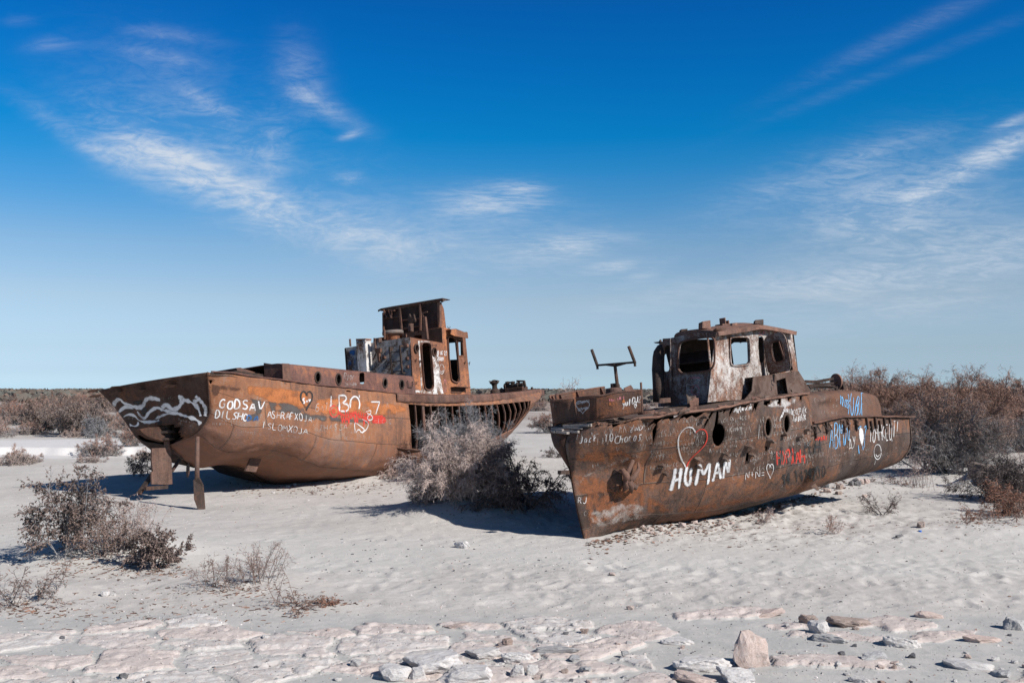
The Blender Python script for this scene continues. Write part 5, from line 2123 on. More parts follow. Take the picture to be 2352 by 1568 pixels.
# ------------------------------------------------ casing and after trunk
acs0 = RT.a_at(1.6, 2.4, 1727)
m_out = c4((715, 634), (745, 600), (776, 562), (784, 478), (792, 466), (940, 446), (1100, 424), (1150, 500), (1192, 574), (1030, 606), (880, 622))
BC = 1.0
cas = panel(RT, "casing", 'b', BC, m_out, [c4((946, 492), (1012, 470), (1026, 582), (952, 588)), ragged(c4((905, 535), (912, 530), (914, 560), (908, 562)), .2, 3, 2), ragged(c4((1045, 555), (1052, 550), (1062, 572), (1050, 568)), .2, 3, 2)], M['trunk_right'], right_ship, .02, warp=.03)
bvR.add(cas)
tops = [RT.wp(x, y, 'b', BC) for x, y in c4((776, 562), (784, 478), (792, 466), (940, 446), (1100, 424), (1150, 500), (1192, 574))]
m = MB()
for p, q in zip(tops[2:-1], tops[3:]):
    m.poly([p, q, q - RT.B * .22, p - RT.B * .22], -RT.C * .015)
m.build("casing_top", M['trunk_right'], right_ship)
aw0, aw1 = A_STEP + .03, RT.a_at(1.3, 2.5, 1988)
GTR = tr([(1850, 905), (1864, 903.5), (1921, 897), (1955, 897), (1990, 904)])
ctR = [(aw0 + (aw1 - aw0) * i / 12, RT.c_at(aw0 + (aw1 - aw0) * i / 12, bplan(aw0 + (aw1 - aw0) * i / 12 - ASH) - .4, GTR)) for i in range(13)]


def FtR(side):
    def F(u, v):
        a = aw0 + (aw1 - aw0) * u
        c0 = CG2(a) - .03
        c1_ = interp(ctR, a)
        ib = [(0, -.13), (.35, -.15), (.55, -.17), (.66, -.22), (.76, -.32), (.86, -.48), (1, -1.1)]
        hb = [(0, 0), (.35, .5), (.55, .78), (.66, .90), (.76, .97), (.86, 1.0), (1, 1.03)]
        b = bplan(a - ASH) + interp(ib, v)
        e = .03 * mnoise.noise(Vector((a * 1.3, v * 2.2, 7))) + .012 * mnoise.noise(Vector((a * 4, v * 5, 7)))
        # dent by the forward end
        dd = ((a - aw0 - 1.0) / .45)**2 + ((v - .36) / .16)**2
        e -= .12 * math.exp(-dd) - .05 * math.exp(-(((a - aw0 - .75) / .2)**2 + ((v - .5) / .05)**2))
        e -= .02 * math.exp(-((a - aw0 - 2.0 + .6 * (v - .5)) / .05)**2)
        roundend = max(0, (u - .9) / .1)
        return RT.w(a, side * (b + e - .15 * roundend**2), c0 + (c1_ - c0) * interp(hb, v) * (1 - .12 * roundend**2))
    return F


trR = surf("after_trunk", FtR(1), lin(60), lin(26), M['trunk_right'], right_ship, thick=.02)
bvR.add(trR)
surf("after_trunk_port", FtR(-1), lin(20), lin(14), M['trunk_right'], right_ship, thick=.02)
m = MB()
for i in range(13):
    a = aw0 + (aw1 - aw0) * i / 12
    c0, c1_ = CG2(a) - .03, interp(ctR, a)
    for b in (bplan(a - ASH) - 1.08, -(bplan(a - ASH) - 1.08)):
        m.v.append(RT.w(a, b, c0 + (c1_ - c0) * 1.03))
m.f = [(2 * i, 2 * i + 2, 2 * i + 3, 2 * i + 1) for i in range(12)]
solidify(m.build("after_trunk_roof", M['trunk_right'], right_ship), .02)
E = [FtR(1)(1, v) for v in lin(12)] + [FtR(-1)(1, v) for v in lin(12)][::-1]
m = MB()
m.add(E, [tuple(range(len(E)))])
m.build("after_trunk_end", M['trunk_right'], right_ship)
E = [FtR(1)(0, v) for v in lin(12)] + [FtR(-1)(0, v) for v in lin(12)][::-1]
m = MB()
m.add(E, [tuple(range(len(E)))])
m.build("after_trunk_end", M['trunk_right'], right_ship)
# stern rail bar, hand loops, davit posts
m = MB()
pts = []
a = A_STEP - .05
while a < AE + .25:
    pts.append(RT.w(a, bplan(min(a, AE) - ASH) + .02, CG2(min(a, AE)) + .01 + .015 * mnoise.noise(Vector((a * 2, 0, 9)))))
    a += .15
for p, q in zip(pts[:-1], pts[1:]):
    m.bar(p, q + (q - p) * .03, .07, .035)
m.build("stern_rail", M['rib'], right_ship)
for x0, y0, x1, y1 in ((1190, 805, 1230, 855), (1270, 788, 1310, 834), (1395, 765, 1433, 808), (1495, 770, 1500, 820), (1482, 760, 1520, 775)):
    m = MB()
    q = c4((x0, y0), (x0 + 4, y1), (x1, y1 - 4), (x1, y0 - 4))
    pp = []
    for i, (x, y) in enumerate(q):
        l, n_ = bvR.cast(x, y)
        if l is not None:
            pp.append(l + n_ * (.01, .10, .10, .01)[i])
    if len(pp) > 2:
        m.tube(pp, .014, 6)
        m.build("grab_loop", M['iron'], hullR)
for x0, y0, x1, y1 in ((1583, 742, 1564, 645), (1642, 738, 1630, 645)):
    m = MB()
    p, q = [RT.wp(x, y, 'b', 1.62) for x, y in c4((x0, y0), (x1, y1))]
    m.tube([p, p.lerp(q, .18), p.lerp(q, .2), q], [.07, .06, .035, .03], 8)
    m.tube([q - RT.A * .08, q + RT.A * .08], .03, 6)
    m.build("rail_post", M['iron'], right_ship)
for x, y in ((1440, 775), (1495, 778), (1570, 770), (1630, 765), (1690, 768), (1730, 760), (1288, 800), (1412, 790), (1210, 830), (1600, 790), (1660, 785)):
    l, n_ = bvR.cast(*c4((x, y))[0])
    if l is None:
        continue
    m = MB()
    m.box(l - RT.A * .02 - RT.C * .20, RT.A * .045, n_ * .06, RT.C * .26)
    m.build("rail_bracket", M['iron'], hullR)
# lugs and scab plates on the bow side
for i, (x, y) in enumerate(((145, 1075), (170, 1130), (400, 1025), (395, 1085), (585, 990), (580, 1040), (750, 940), (890, 900), (990, 868), (905, 910), (1150, 835), (1098, 880), (770, 1000), (435, 745), (620, 725), (1205, 1215))):
    l, n_ = bvR.cast(*c4((x, y))[0])
    if l is None:
        continue
    g = random.Random(i)
    m = MB()
    w_ = g.uniform(.05, .10)
    m.poly([l - RT.A * w_, l + RT.A * w_ * .6 + RT.C * .04, l + RT.A * w_ * 1.1 + n_ * .12, l - RT.A * w_ * .3 + n_ * .14 + RT.C * .02], RT.C * -.03)
    m.build("hull_lug", M['hull_right'], hullR)
# net reel: flanged drum of rods on the after trunk
ax_ = RT.a_at(.5, 2.9, 1921)
pc = RT.wp(*c6((2250, 838))[0], 'b', .45)
rr_ = (RT.wp(*c6((2250, 748))[0], 'b', .45) - pc).length
m = MB()
axd = (RT.A * .95 + RT.B * .30).normalized()
m._lathe(pc, axd, [(.001, -.02), (rr_, -.02), (rr_, .02), (.001, .02)], 28)
m._lathe(pc, axd, [(.001, -.06), (.05, -.06), (.05, .10), (.001, .10)], 12)
m.build("reel_flange", M['roof_right'], right_ship)
m = MB()
rods = (((1880, 832), (2010, 836), (2215, 798)), ((1882, 850), (2030, 851), (2215, 812)), ((1905, 880), (2215, 855)), ((1915, 888), (2215, 862)), ((1930, 905), (2060, 893), (2230, 893)), ((1940, 913), (2235, 908)))
for q in rods:
    q = c6(*q)
    m.tube([RT.wp(x, y, 'b', .45 + .05 * (i % 3)) for i, (x, y) in enumerate(q)], .022, 6)
m.build("reel_rods", M['iron'], right_ship)
m = MB()
q = c6((2270, 850), (2300, 845), (2308, 930), (2290, 935))
m.poly([RT.wp(x, y, 'b', .4) for x, y in q], RT.B * .12)
m.bar(RT.wp(*c6((2240, 930))[0], 'b', .5), RT.wp(*c6((2290, 855))[0], 'b', .5), .05)
m.build("reel_stand", M['iron'], right_ship)

# ------------------------------------------------ anchor housed in its pocket
lc, nc_ = bvR.cast(*c3((690, 1105))[0])
la = {}


def onh(x, y, off):
    l, n_ = bvR.cast(*c3((x, y))[0])
    return l + (n_ * .75 + RT.B * .25) * off


m = MB()
m.tube([onh(742, 982, .10), onh(700, 1040, .16), onh(662, 1085, .20)], [.035, .05, .06], 10)
m.build("anchor_shank", M['pole'], right_ship, smooth=True)
for nm, ps, rs_ in (("anchor_fluke", ((660, 1120, .24), (652, 1090, .27), (644, 1060, .22), (640, 1045, .14)), (.075, .07, .05, .02)),
                    ("anchor_fluke", ((660, 1115, .24), (655, 1160, .24), (660, 1200, .14)), (.075, .065, .02)),
                    ("anchor_fluke", ((668, 1125, .26), (692, 1165, .26), (722, 1210, .12)), (.08, .06, .015)),
                    ("anchor_fluke", ((672, 1120, .26), (725, 1100, .24), (755, 1050, .16), (776, 1005, .05)), (.07, .055, .04, .015)),
                    ("anchor_stock", ((690, 1140, .24), (735, 1168, .18), (776, 1158, .06)), (.05, .05, .02))):
    m = MB()
    m.tube([onh(*p) for p in ps], list(rs_), 7)
    m.build(nm, M['pole'], right_ship, smooth=True)
m = MB()
m.add([onh(625, 1060, .03), onh(645, 1085, .17), onh(650, 1160, .16), onh(625, 1150, .02), onh(608, 1110, .02)], [(0, 1, 2, 3, 4)])
solidify(m.build("anchor_pocket", M['iron'], right_ship), .03)
m = MB()
m.bar(at_depth(*c3((262, 1082))[0], 18.6), at_depth(*c3((318, 1080))[0], 18.75), .09, .07)
m.build("stem_bracket", M['iron'], right_ship)
# ------------------------------------------------------------------ writing on the hulls
GLY = {'A': '0,0 2,6 4,0;.7,2 3.3,2', 'B': '0,0 0,6 2.6,6 3.4,4.8 2.4,3.3 0,3.2;2.4,3.3 3.8,1.8 2.8,.1 0,0', 'C': '3.8,5 2,6 .3,4.4 .2,1.6 1.8,0 3.8,1', 'D': '0,0 0,6 2.2,5.7 3.8,3.2 2.6,.5 0,0',
       'E': '3.6,6 0,6 0,0 3.6,0;0,3 2.8,3', 'F': '0,0 0,6 3.6,6;0,3.2 2.6,3.2', 'G': '3.8,5.2 2,6 .2,4 .4,1.2 2.2,0 3.8,1 3.8,2.8 2.3,2.8', 'H': '0,0 0,6;4,0 4,6;0,3 4,3', 'I': '1,0 1,6',
       'J': '3,6 3,1 1.6,0 .2,1', 'K': '0,0 0,6;3.6,6 0,2.8 3.8,0', 'L': '0,6 0,0 3.4,0', 'M': '0,0 .5,6 2.2,2 4,6 4.4,0', 'N': '0,0 0,6 3.8,0 3.8,6', 'O': '2,6 .3,4.6 .2,1.5 2,0 3.7,1.5 3.8,4.4 2,6',
       'P': '0,0 0,6 2.8,6 3.6,4.6 2.6,3 0,3', 'R': '0,0 0,6 2.8,6 3.6,4.6 2.6,3.2 0,3;1.6,3 3.8,0', 'S': '3.6,5.2 2,6 .4,4.9 1.2,3.4 3,2.6 3.6,1.2 2,0 .2,.8', 'T': '0,6 4,6;2,6 2,0', 'U': '0,6 .2,1.4 1.8,0 3.6,1.4 3.8,6',
       'V': '0,6 2,0 4,6', 'X': '0,6 4,0;4,6 0,0', 'Y': '0,6 2,3 4,6;2,3 2,0', 'Z': '0,6 3.8,6 0,0 3.8,0', '0': '2,6 .4,4.5 .4,1.5 2,0 3.5,1.5 3.5,4.5 2,6', '1': '.4,4.6 1.8,6 1.8,0', '2': '.2,4.8 1.8,6 3.4,4.6 2.8,3 .2,0 3.8,0',
       '3': '.4,5.4 2.2,6 3.4,4.6 1.8,3.2 3.6,1.8 2.2,0 .2,.8', '4': '2.8,0 2.8,6 0,2 3.8,2', '7': '.2,6 3.8,6 1.4,0', '8': '2,3.2 .6,4.6 2,6 3.4,4.6 2,3.2 .3,1.5 2,0 3.7,1.5 2,3.2', '9': '3.4,4.4 2,6 .5,4.4 1.8,3 3.4,4.4 2.8,0',
       '+': '2,1.2 2,4.8;.4,3 3.6,3', '=': '.4,2.2 3.6,2.2;.4,3.8 3.6,3.8', '-': '.5,3 3.4,3', '!': '1,6 1,1.8;1,.5 1,0', '.': '1,.4 1,0', "'": '1,6.6 1,5', ' ': '',
       'Б': '3.4,6 0,6 0,0 2.6,0 3.6,1.6 2.4,3.2 0,3.2', 'Й': '0,6 0,0 3.8,6 3.8,0;1.2,7.2 2,6.8 2.8,7.2', 'И': '0,6 0,0 3.8,6 3.8,0', 'Ы': '0,6 0,0 2,0 2.6,1.5 1.8,3 0,3;4,6 4,0', 'Ж': '2.4,0 2.4,6;0,6 2.4,3 0,0;4.8,6 2.4,3 4.8,0',
       'У': '0,6 2,2.8;3.8,6 1.4,0 .2,.2', 'Л': '0,0 .8,.6 2,6 3.6,0', 'Д': '0,-1 0,0 4,0 4,-1;.8,0 2,6 3.4,0', 'Э': '.3,5.2 1.8,6 3.5,4.4 3.5,1.6 1.8,0 .2,.8;1.4,3 3.5,3', 'Ф': '2.2,0 2.2,6.4;2.2,5.2 .3,4.6 .4,2.4 2.2,1.8 4,2.4 4.1,4.6 2.2,5.2',
       'Ш': '0,6 0,0 4.4,0 4.4,6;2.2,0 2.2,6', 'Ц': '0,6 0,0 3.6,0 3.6,6;3.6,0 4.3,0 4.3,-1', 'З': '.4,5.4 2.2,6 3.4,4.6 1.8,3.2 3.6,1.8 2.2,0 .2,.8', 'П': '0,0 0,6 3.6,6 3.6,0', 'Ч': '0,6 .3,3.2 3.2,3;3.4,6 3.4,0',
       'y': '0,4 1.4,1;3,4 .8,-1.6 0,-1.6', 'u': '0,4 .2,.6 1.4,0 2.6,1 2.7,4;2.7,1 3.2,0', 'l': '.5,0 1.6,3 1.5,6 .8,5.8 .7,1 1.6,0', 'a': '2.8,3.6 1.2,4 .3,2 1,.2 2.4,.8 2.8,3.8 3,.2', 'r': '.3,4 .6,0;.5,2.8 1.4,4 2.4,3.8', 'o': '1.5,4 .3,2.6 .5,.6 1.5,0 2.6,1 2.7,3 1.5,4',
       's': '2.4,3.6 1.3,4 .6,3 2,1.6 1.4,0 .2,.5', 'h': '.3,0 .5,6;.5,2.6 1.6,3.8 2.4,2.6 2.5,0', 'c': '2.6,3.4 1.4,4 .3,2 1.2,0 2.7,.8', 'k': '.3,0 .5,6;2.4,3.8 .6,1.8 2.6,0'}


def spl(pts, it=1):
    """round an open polyline"""
    for _ in range(it):
        out = [pts[0]]
        for p, q in zip(pts[:-1], pts[1:]):
            out += [(p[0] * .75 + q[0] * .25, p[1] * .75 + q[1] * .25), (p[0] * .25 + q[0] * .75, p[1] * .25 + q[1] * .75)]
        pts = out + [pts[-1]]
    return pts


def write(txt, x0, y0, x1, y1, h, slant=0.0, jit=.06, seed=0, adv=5.0, rnd_=1):
    """strokes for txt with its foot from (x0,y0) to (x1,y1), letter height h (survey units)"""
    g = random.Random(seed + len(txt))
    n = len(txt)
    jit = max(jit, .07)
    ux, uy = (x1 - x0) / n, (y1 - y0) / n
    out = []
    for i, ch in enumerate(txt):
        s_ = GLY.get(ch, '')
        if not s_:
            continue
        dy = g.uniform(-jit, jit) * h
        hs = h * g.uniform(1 - jit * 1.4, 1 + jit * 1.4)
        sk = slant + g.uniform(-.10, .10)
        wk = g.uniform(.85, 1.12)
        for st in s_.split(';'):
            pts = []
            for q in st.split():
                a, b = q.split(',')
                a, b = wk * float(a) / adv + g.uniform(-.03, .03), float(b) / 6 + g.uniform(-.03, .03)
                pts.append((x0 + ux * (i + a) + sk * b * h, y0 + uy * (i + a) - b * hs + dy))
            out.append(spl(pts, rnd_) if len(pts) > 2 else pts)
    return out


INK = [0]


def ink(bv, strokes, width, name, mat, parent, vary=.25, seed=0, off=.0):
    """lay brush strokes on the plate: three vertices across, thinning to the edge"""
    g = random.Random(seed)
    INK[0] += 1
    o_ = .0145 + .0005 * (INK[0] % 14) + off
    V, F, C = [], [], []
    for st in strokes:
        pts = []
        for (x0, y0), (x1, y1) in zip(st[:-1], st[1:]):
            n = max(1, int(math.hypot(x1 - x0, y1 - y0) / 2.2))
            pts += [(lerp(x0, x1, k / n), lerp(y0, y1, k / n)) for k in range(n)]
        pts.append(st[-1])
        hits = [bv.cast(x, y) for x, y in pts]
        run = []
        runs = []
        for l, n in hits:
            if l is None or (run and (l - run[-1][0]).length > .30):
                if len(run) > 1:
                    runs.append(run)
                run = []
            if l is not None:
                run.append((l, n))
        if len(run) > 1:
            runs.append(run)
        for rn in runs:
            k0 = len(V)
            m_ = len(rn)
            for i, (l, n) in enumerate(rn):
                d = rn[min(i + 1, m_ - 1)][0] - rn[max(i - 1, 0)][0]
                if d.length < 1e-6:
                    d = Vector((0, 0, 1))
                sd_ = d.cross(n).normalized()
                e = 1.0 if 0 < i < m_ - 1 else .75
                w_ = width * .5 * e * (1 + vary * mnoise.noise(Vector((i * .35, seed * 3.7 + k0, INK[0]))))
                for s_, cv in ((-1, .12), (-.45, 1), (.45, 1), (1, .12)):
                    V.append(l + n * o_ + sd_ * w_ * s_)
                    C.append((cv if 0 < i < m_ - 1 else cv * .5) * (.80 + .40 * mnoise.noise(Vector((i * .09, k0 * .37, INK[0] * 1.7)))))
            for i in range(m_ - 1):
                for j in range(3):
                    a = k0 + i * 4 + j
                    F.append((a, a + 1, a + 5, a + 4))
    if not F:
        print("no ink", name)
        return None
    o = mesh_obj(name, V, F, mat, parent)
    at = o.data.attributes.new("cover", 'FLOAT', 'POINT')
    at.data.foreach_set("value", C)
    return o


def patch(bv, poly, name, mat, parent, step=3.0, rim_=7.0, off=0.0, hole=.0, seed=0):
    """painted area: survey outline laid on the plate"""
    INK[0] += 1
    o_ = .0125 + .0003 * (INK[0] % 10) + off
    xs = [p[0] for p in poly]
    ys = [p[1] for p in poly]
    nx, ny = int((max(xs) - min(xs)) / step) + 2, int((max(ys) - min(ys)) / step) + 2
    idx, V, C = {}, [], []

    def edge(x, y):
        b = 1e9
        for (ax, ay), (bx, by) in zip(poly, poly[1:] + poly[:1]):
            L2 = (bx - ax)**2 + (by - ay)**2
            t = max(0, min(1, ((x - ax) * (bx - ax) + (y - ay) * (by - ay)) / max(L2, 1e-9)))
            b = min(b, math.hypot(x - ax - t * (bx - ax), y - ay - t * (by - ay)))
        return b
    for i in range(nx):
        for j in range(ny):
            x, y = min(xs) + i * step, min(ys) + j * step
            if not inside(poly, x, y):
                continue
            l, n = bv.cast(x, y)
            if l is None:
                continue
            idx[(i, j)] = len(V)
            V.append(l + n * o_)
            C.append(min(1.0, .1 + edge(x, y) / rim_) * (1 - hole * max(0, mnoise.noise(Vector((x * .07, y * .07, seed))))))
    F = []
    for (i, j), a in idx.items():
        q = [a, idx.get((i, j + 1)), idx.get((i + 1, j + 1)), idx.get((i + 1, j))]
        if None not in q and (V[q[0]] - V[q[2]]).length < .4:
            F.append(q)
    if not F:
        print("no patch", name)
        return None
    o = mesh_obj(name, V, F, mat, parent, smooth=True)
    at = o.data.attributes.new("cover", 'FLOAT', 'POINT')
    at.data.foreach_set("value", C)
    return o


def scrawl(x0, y0, x1, y1, h, n, seed):
    """illegible scratched handwriting: runs of short uprights and hooks"""
    g = random.Random(seed)
    out = []
    x = x0
    h = min(h, 16)
    sl_ = g.uniform(-.1, .3)
    while x < x1:
        t = (x - x0) / max(x1 - x0, 1e-6)
        yb = lerp(y0, y1, t)
        w_ = h * g.uniform(.25, .55)
        k_ = g.random()
        if k_ < .35:
            p = [(x, yb), (x + sl_ * h, yb - h * g.uniform(.7, 1.1))]
        elif k_ < .6:
            p = [(x, yb - h * g.uniform(.6, 1)), (x + w_ * .3, yb), (x + w_, yb - h * g.uniform(.5, 1))]
        elif k_ < .8:
            p = spl([(x + w_, yb - h * .8), (x, yb - h * .7), (x + w_ * .1, yb), (x + w_, yb - h * .1)], 1)
        else:
            p = [(x, yb), (x + w_ * .4, yb - h), (x + w_, yb)]
        out.append(p)
        x += w_ + h * (g.uniform(.15, .4) if g.random() < .8 else g.uniform(.8, 1.5))
    return out


def heart(cx, cy, w_, h_, half=None):
    pts = []
    for i in range(41):
        t = 2 * math.pi * i / 40
        x = 16 * math.sin(t)**3
        y = 13 * math.cos(t) - 5 * math.cos(2 * t) - 2 * math.cos(3 * t) - math.cos(4 * t)
        pts.append((cx + x / 32 * w_, cy - (y + 2.5) / 29 * h_))
    return pts


def circ(cx, cy, rx, ry, a0=0, a1=360, n=20):
    return [(cx + rx * math.cos(R(lerp(a0, a1, i / n))), cy + ry * math.sin(R(lerp(a0, a1, i / n)))) for i in range(n + 1)]


# --- left hull
patch(bvL, ragged(c1((1092, 640), (1280, 652), (1420, 672), (1530, 690), (1530, 800), (1460, 830), (1380, 815), (1290, 800), (1215, 745), (1100, 715)), 1.2, 8, 1), "paint_patch", M['p_orange'], hullL, hole=.5)
patch(bvL, ragged(c2((0, 770), (80, 790), (110, 830), (120, 930), (60, 960), (0, 930)), 1.2, 8, 2), "paint_patch", M['p_orange'], hullL, hole=.6)
patch(bvL, ragged(c2((225, 850), (330, 835), (560, 850), (820, 880), (950, 900), (960, 960), (780, 1000), (560, 980), (330, 985), (230, 960)), 1.6, 9, 21), "paint_patch", M['p_orange'], hullL, hole=1.0, seed=4)
patch(bvL, ragged(c1((1090, 722), (1205, 738), (1212, 830), (1190, 900), (1090, 895), (1085, 860), (1150, 830), (1130, 760)), 1.0, 7, 3), "paint_patch", M['p_grey'], hullL, hole=.8)
patch(bvL, ragged(c1((850, 630), (960, 640), (1080, 660), (1075, 700), (940, 690), (860, 760)), 1.0, 7, 4), "paint_patch", M['p_rust'], hullL, hole=.8)
patch(bvL, ragged(c1((1240, 745), (1400, 765), (1500, 800), (1530, 860), (1380, 850), (1250, 830)), 1.4, 7, 5), "paint_patch", M['p_grey'], hullL, hole=1.4, seed=3)
patch(bvL, ragged(c2((0, 930), (200, 960), (420, 980), (700, 1010), (720, 1060), (400, 1040), (100, 1020)), 1.4, 8, 6), "paint_patch", M['p_grey'], hullL, hole=1.4, seed=9)
ink(bvL, write("GODSAV", *c1((912, 802))[0], *c1((1222, 826))[0], 22, .12, seed=1), .058, "painted_words", M['p_thick'], hullL)
ink(bvL, write("DILSHO", *c1((886, 872))[0], *c1((1112, 890))[0], 18, .2, seed=2), .046, "painted_words", M['p_thick'], hullL)
ink(bvL, write("DA", *c1((1098, 890))[0], *c1((1190, 895))[0], 14, .2, seed=2), .07, "painted_words", M['p_deep'], hullL)
ink(bvL, write("ASHRAFXOJA", *c1((1242, 868))[0], *c2((215, 1036))[0], 17, .05, seed=3), .034, "painted_words", M['p_white'], hullL)
ink(bvL, write("ISLOMXOJA", *c1((1205, 938))[0], *c2((178, 1135))[0], 15, .15, seed=4), .03, "painted_words", M['p_white'], hullL)
ink(bvL, [heart(*c2((165, 868))[0], 27, 43)], .085, "painted_heart", M['p_black'], hullL, vary=.5)
ink(bvL, write("S+Y", *c2((135, 888))[0], *c2((208, 890))[0], 11, .05, seed=5), .055, "painted_words", M['p_thick'], hullL)
ink(bvL, write("БATЫPXAH", *c2((236, 955))[0], *c2((515, 925))[0], 17, .1, seed=6), .026, "chalk_words", M['p_chalk'], hullL)
ink(bvL, [c2((360, 828), (356, 930)), c2((420, 828), (424, 948)), spl(c2((415, 828), (470, 822), (482, 860), (440, 885), (500, 900), (490, 950), (430, 948)), 2), circ(*c2((545, 895))[0], 11, 18, 150, 400), c2((578, 818), (580, 848))], .075, "painted_letters", M['p_white'], hullL)
ink(bvL, [c2((668, 876), (740, 876), (725, 920), (708, 975))], .06, "painted_number", M['p_white'], hullL)
ink(bvL, [circ(*c2((382, 950))[0], 10, 13, -60, 290), circ(*c2((378, 948))[0], 3, 4, 0, 360, 10)], .05, "painted_ring", M['p_red'], hullL)
g = random.Random(5)
rs = []
x = 432
while x < 640:
    rs.append(c2((x, 945 + g.uniform(-10, 20)), (x + 14, 1045 + g.uniform(-50, 10)), (x + 24, 955 + g.uniform(-8, 40))))
    x += 17
rs.append(c2((415, 965), (470, 985), (540, 960), (600, 1000), (700, 985)))
rs.append(c2((478, 1040), (470, 1065), (492, 1060)))
rs.append(c2((606, 1000), (620, 1040), (610, 1068)))
for i in range(9):
    rs.append(c2((680, 990 + i * 6), (795 - g.uniform(0, 30), 985 + i * 7)))
ink(bvL, rs, .055, "painted_scrawl", M['p_red'], hullL)
ink(bvL, [spl(c2((630, 955), (668, 938), (672, 965), (640, 990), (650, 1025), (690, 1010), (672, 975), (640, 965)), 2), spl(c2((552, 1040), (590, 1068), (625, 1095), (596, 1120), (575, 1085), (548, 1120)), 1), spl(c2((600, 1010), (655, 1040), (640, 1090), (598, 1120)), 2), spl(c2((548, 1035), (540, 1060), (548, 1112)), 1)], .045, "painted_fish", M['p_white'], hullL)
ink(bvL, write("THASSAT", *c2((262, 1100))[0], *c2((530, 1095))[0], 14, .1, seed=8), .035, "painted_words", M['p_faint'], hullL)
for i, (x0, y0, x1, y1, h) in enumerate(((200, 1020, 330, 1020, 22), (440, 880, 520, 900, 45), (580, 905, 660, 900, 18), (590, 935, 660, 930, 18), (685, 930, 800, 925, 48), (690, 975, 805, 970, 40), (755, 915, 805, 910, 42), (870, 970, 915, 972, 25), (875, 1015, 910, 1012, 22),
                                         (230, 1110, 560, 1130, 28), (360, 1170, 680, 1180, 30), (150, 1060, 260, 1075, 22), (700, 1050, 840, 1045, 45), (330, 1000, 420, 1010, 30), (810, 1050, 840, 1050, 50), (560, 1150, 660, 1165, 25), (20, 1120, 140, 1140, 36))):
    q = c2((x0, y0), (x1, y1))
    ink(bvL, scrawl(*q[0], *q[1], h * .293, 6, i), .016, "chalk_scratches", M['p_faint'] if i % 2 else M['p_chalk'], hullL)
for i, (x0, y0, x1, y1, h) in enumerate(((830, 915, 1120, 930, 22), (920, 890, 1130, 915, 18), (1000, 960, 1200, 985, 16), (1300, 990, 1500, 1010, 16))):
    q = c1((x0, y0), (x1, y1))
    ink(bvL, scrawl(*q[0], *q[1], h * .337, 6, i + 40), .016, "chalk_scratches", M['p_faint'], hullL)
ink(bvL, write("RУФAT", *c2((458, 705))[0], *c2((566, 712))[0], 15, .05, seed=9) + write("ЭЛMИPA", *c2((466, 752))[0], *c2((560, 756))[0], 9, .05, seed=9), .022, "chalk_words", M['p_chalk'], trunkL)
# transom waves
W1 = [[(185, 812), (200, 770), (238, 733), (265, 768), (310, 788), (375, 802), (405, 780), (415, 742), (455, 732), (515, 746)], [(168, 852), (225, 846), (248, 812), (285, 790), (330, 800)], [(172, 892), (238, 905), (258, 868), (295, 843), (345, 852), (368, 888), (430, 902), (512, 888)],
      [(360, 825), (385, 862), (410, 878), (438, 830), (495, 793), (540, 820), (600, 826), (640, 838)], [(528, 802), (556, 774), (600, 816), (648, 796), (668, 745), (640, 714)], [(660, 742), (735, 762), (775, 800), (792, 858)], [(755, 720), (798, 758), (828, 806), (822, 858)],
      [(742, 762), (790, 735)], [(482, 876), (550, 842), (620, 832), (700, 862), (765, 880), (792, 912)], [(308, 916), (352, 930), (372, 902)]]
for i, (p, w_) in enumerate(zip(W1, (.16, .12, .10, .12, .17, .13, .14, .14, .12, .08))):
    ink(bvL, [spl(c1(*p), 2)], w_, "painted_wave", M['p_thick'], transomL, vary=.9, seed=i)
for i, p in enumerate((((262, 802), (300, 792), (350, 818), (345, 842), (290, 850), (258, 835)), ((362, 800), (410, 790), (438, 800), (420, 850), (392, 858)), ((318, 760), (370, 742), (400, 748), (380, 785), (330, 782)))):
    patch(bvL, smooth_poly(c1(*p), 1), "paint_patch", M['p_black'], transomL, 2.0, 4.0, -.004)
for i, (x0, y0, x1, y1) in enumerate(((520, 745, 600, 740), (640, 890, 780, 925), (650, 920, 760, 935), (300, 880, 420, 890))):
    q = c1((x0, y0), (x1, y1))
    ink(bvL, scrawl(*q[0], *q[1], 7, 6, i + 60), .02, "chalk_scratches", M['p_faint'], transomL)
# deckhouse
ink(bvL, write("20.03.23", *c5((1432, 890))[0], *c5((1592, 896))[0], 9.5, 0, seed=3, adv=4.4) + write("2007", *c5((1448, 975))[0], *c5((1556, 995))[0], 9.5, 0, seed=4), .045, "painted_date", M['p_white'], sideL)
ink(bvL, [circ(*c5((1514, 1105))[0], 5.2, 11, 0, 360), circ(*c5((1514, 1108))[0], 3, 6, 20, 160, 8), c5((1502, 1072), (1502, 1084)), c5((1524, 1076), (1524, 1088))], .032, "painted_smiley", M['p_white'], sideL)
ink(bvL, [circ(*c5((1562, 1350))[0], 2.8, 14, 0, 360)], .03, "painted_ring", M['p_pink'], sideL)
ink(bvL, write("OTJK", *c5((1388, 1200))[0], *c5((1470, 1204))[0], 5, 0, seed=4) + write("HEXEED", *c5((1362, 765))[0], *c5((1450, 770))[0], 5, 0, seed=4), .018, "chalk_words", M['p_black'], sideL)
patch(bvL, ragged(c5((120, 830), (180, 805), (240, 800), (245, 900), (180, 940), (130, 900)), .6, 4, 2), "paint_patch", M['p_deep'], aftL, 2, 5, hole=.5)
ink(bvL, write("AT", *c5((135, 1070))[0], *c5((255, 1065))[0], 15, 0, seed=2), .12, "painted_letters", M['p_deep'], aftL)
for i in range(5):
    q = c5((250, 720 + i * 85), (365, 722 + i * 85))
    ink(bvL, scrawl(*q[0], *q[1], 12, 5, 80 + i), .035, "paint_scrawl", M['p_rust'], aftL)
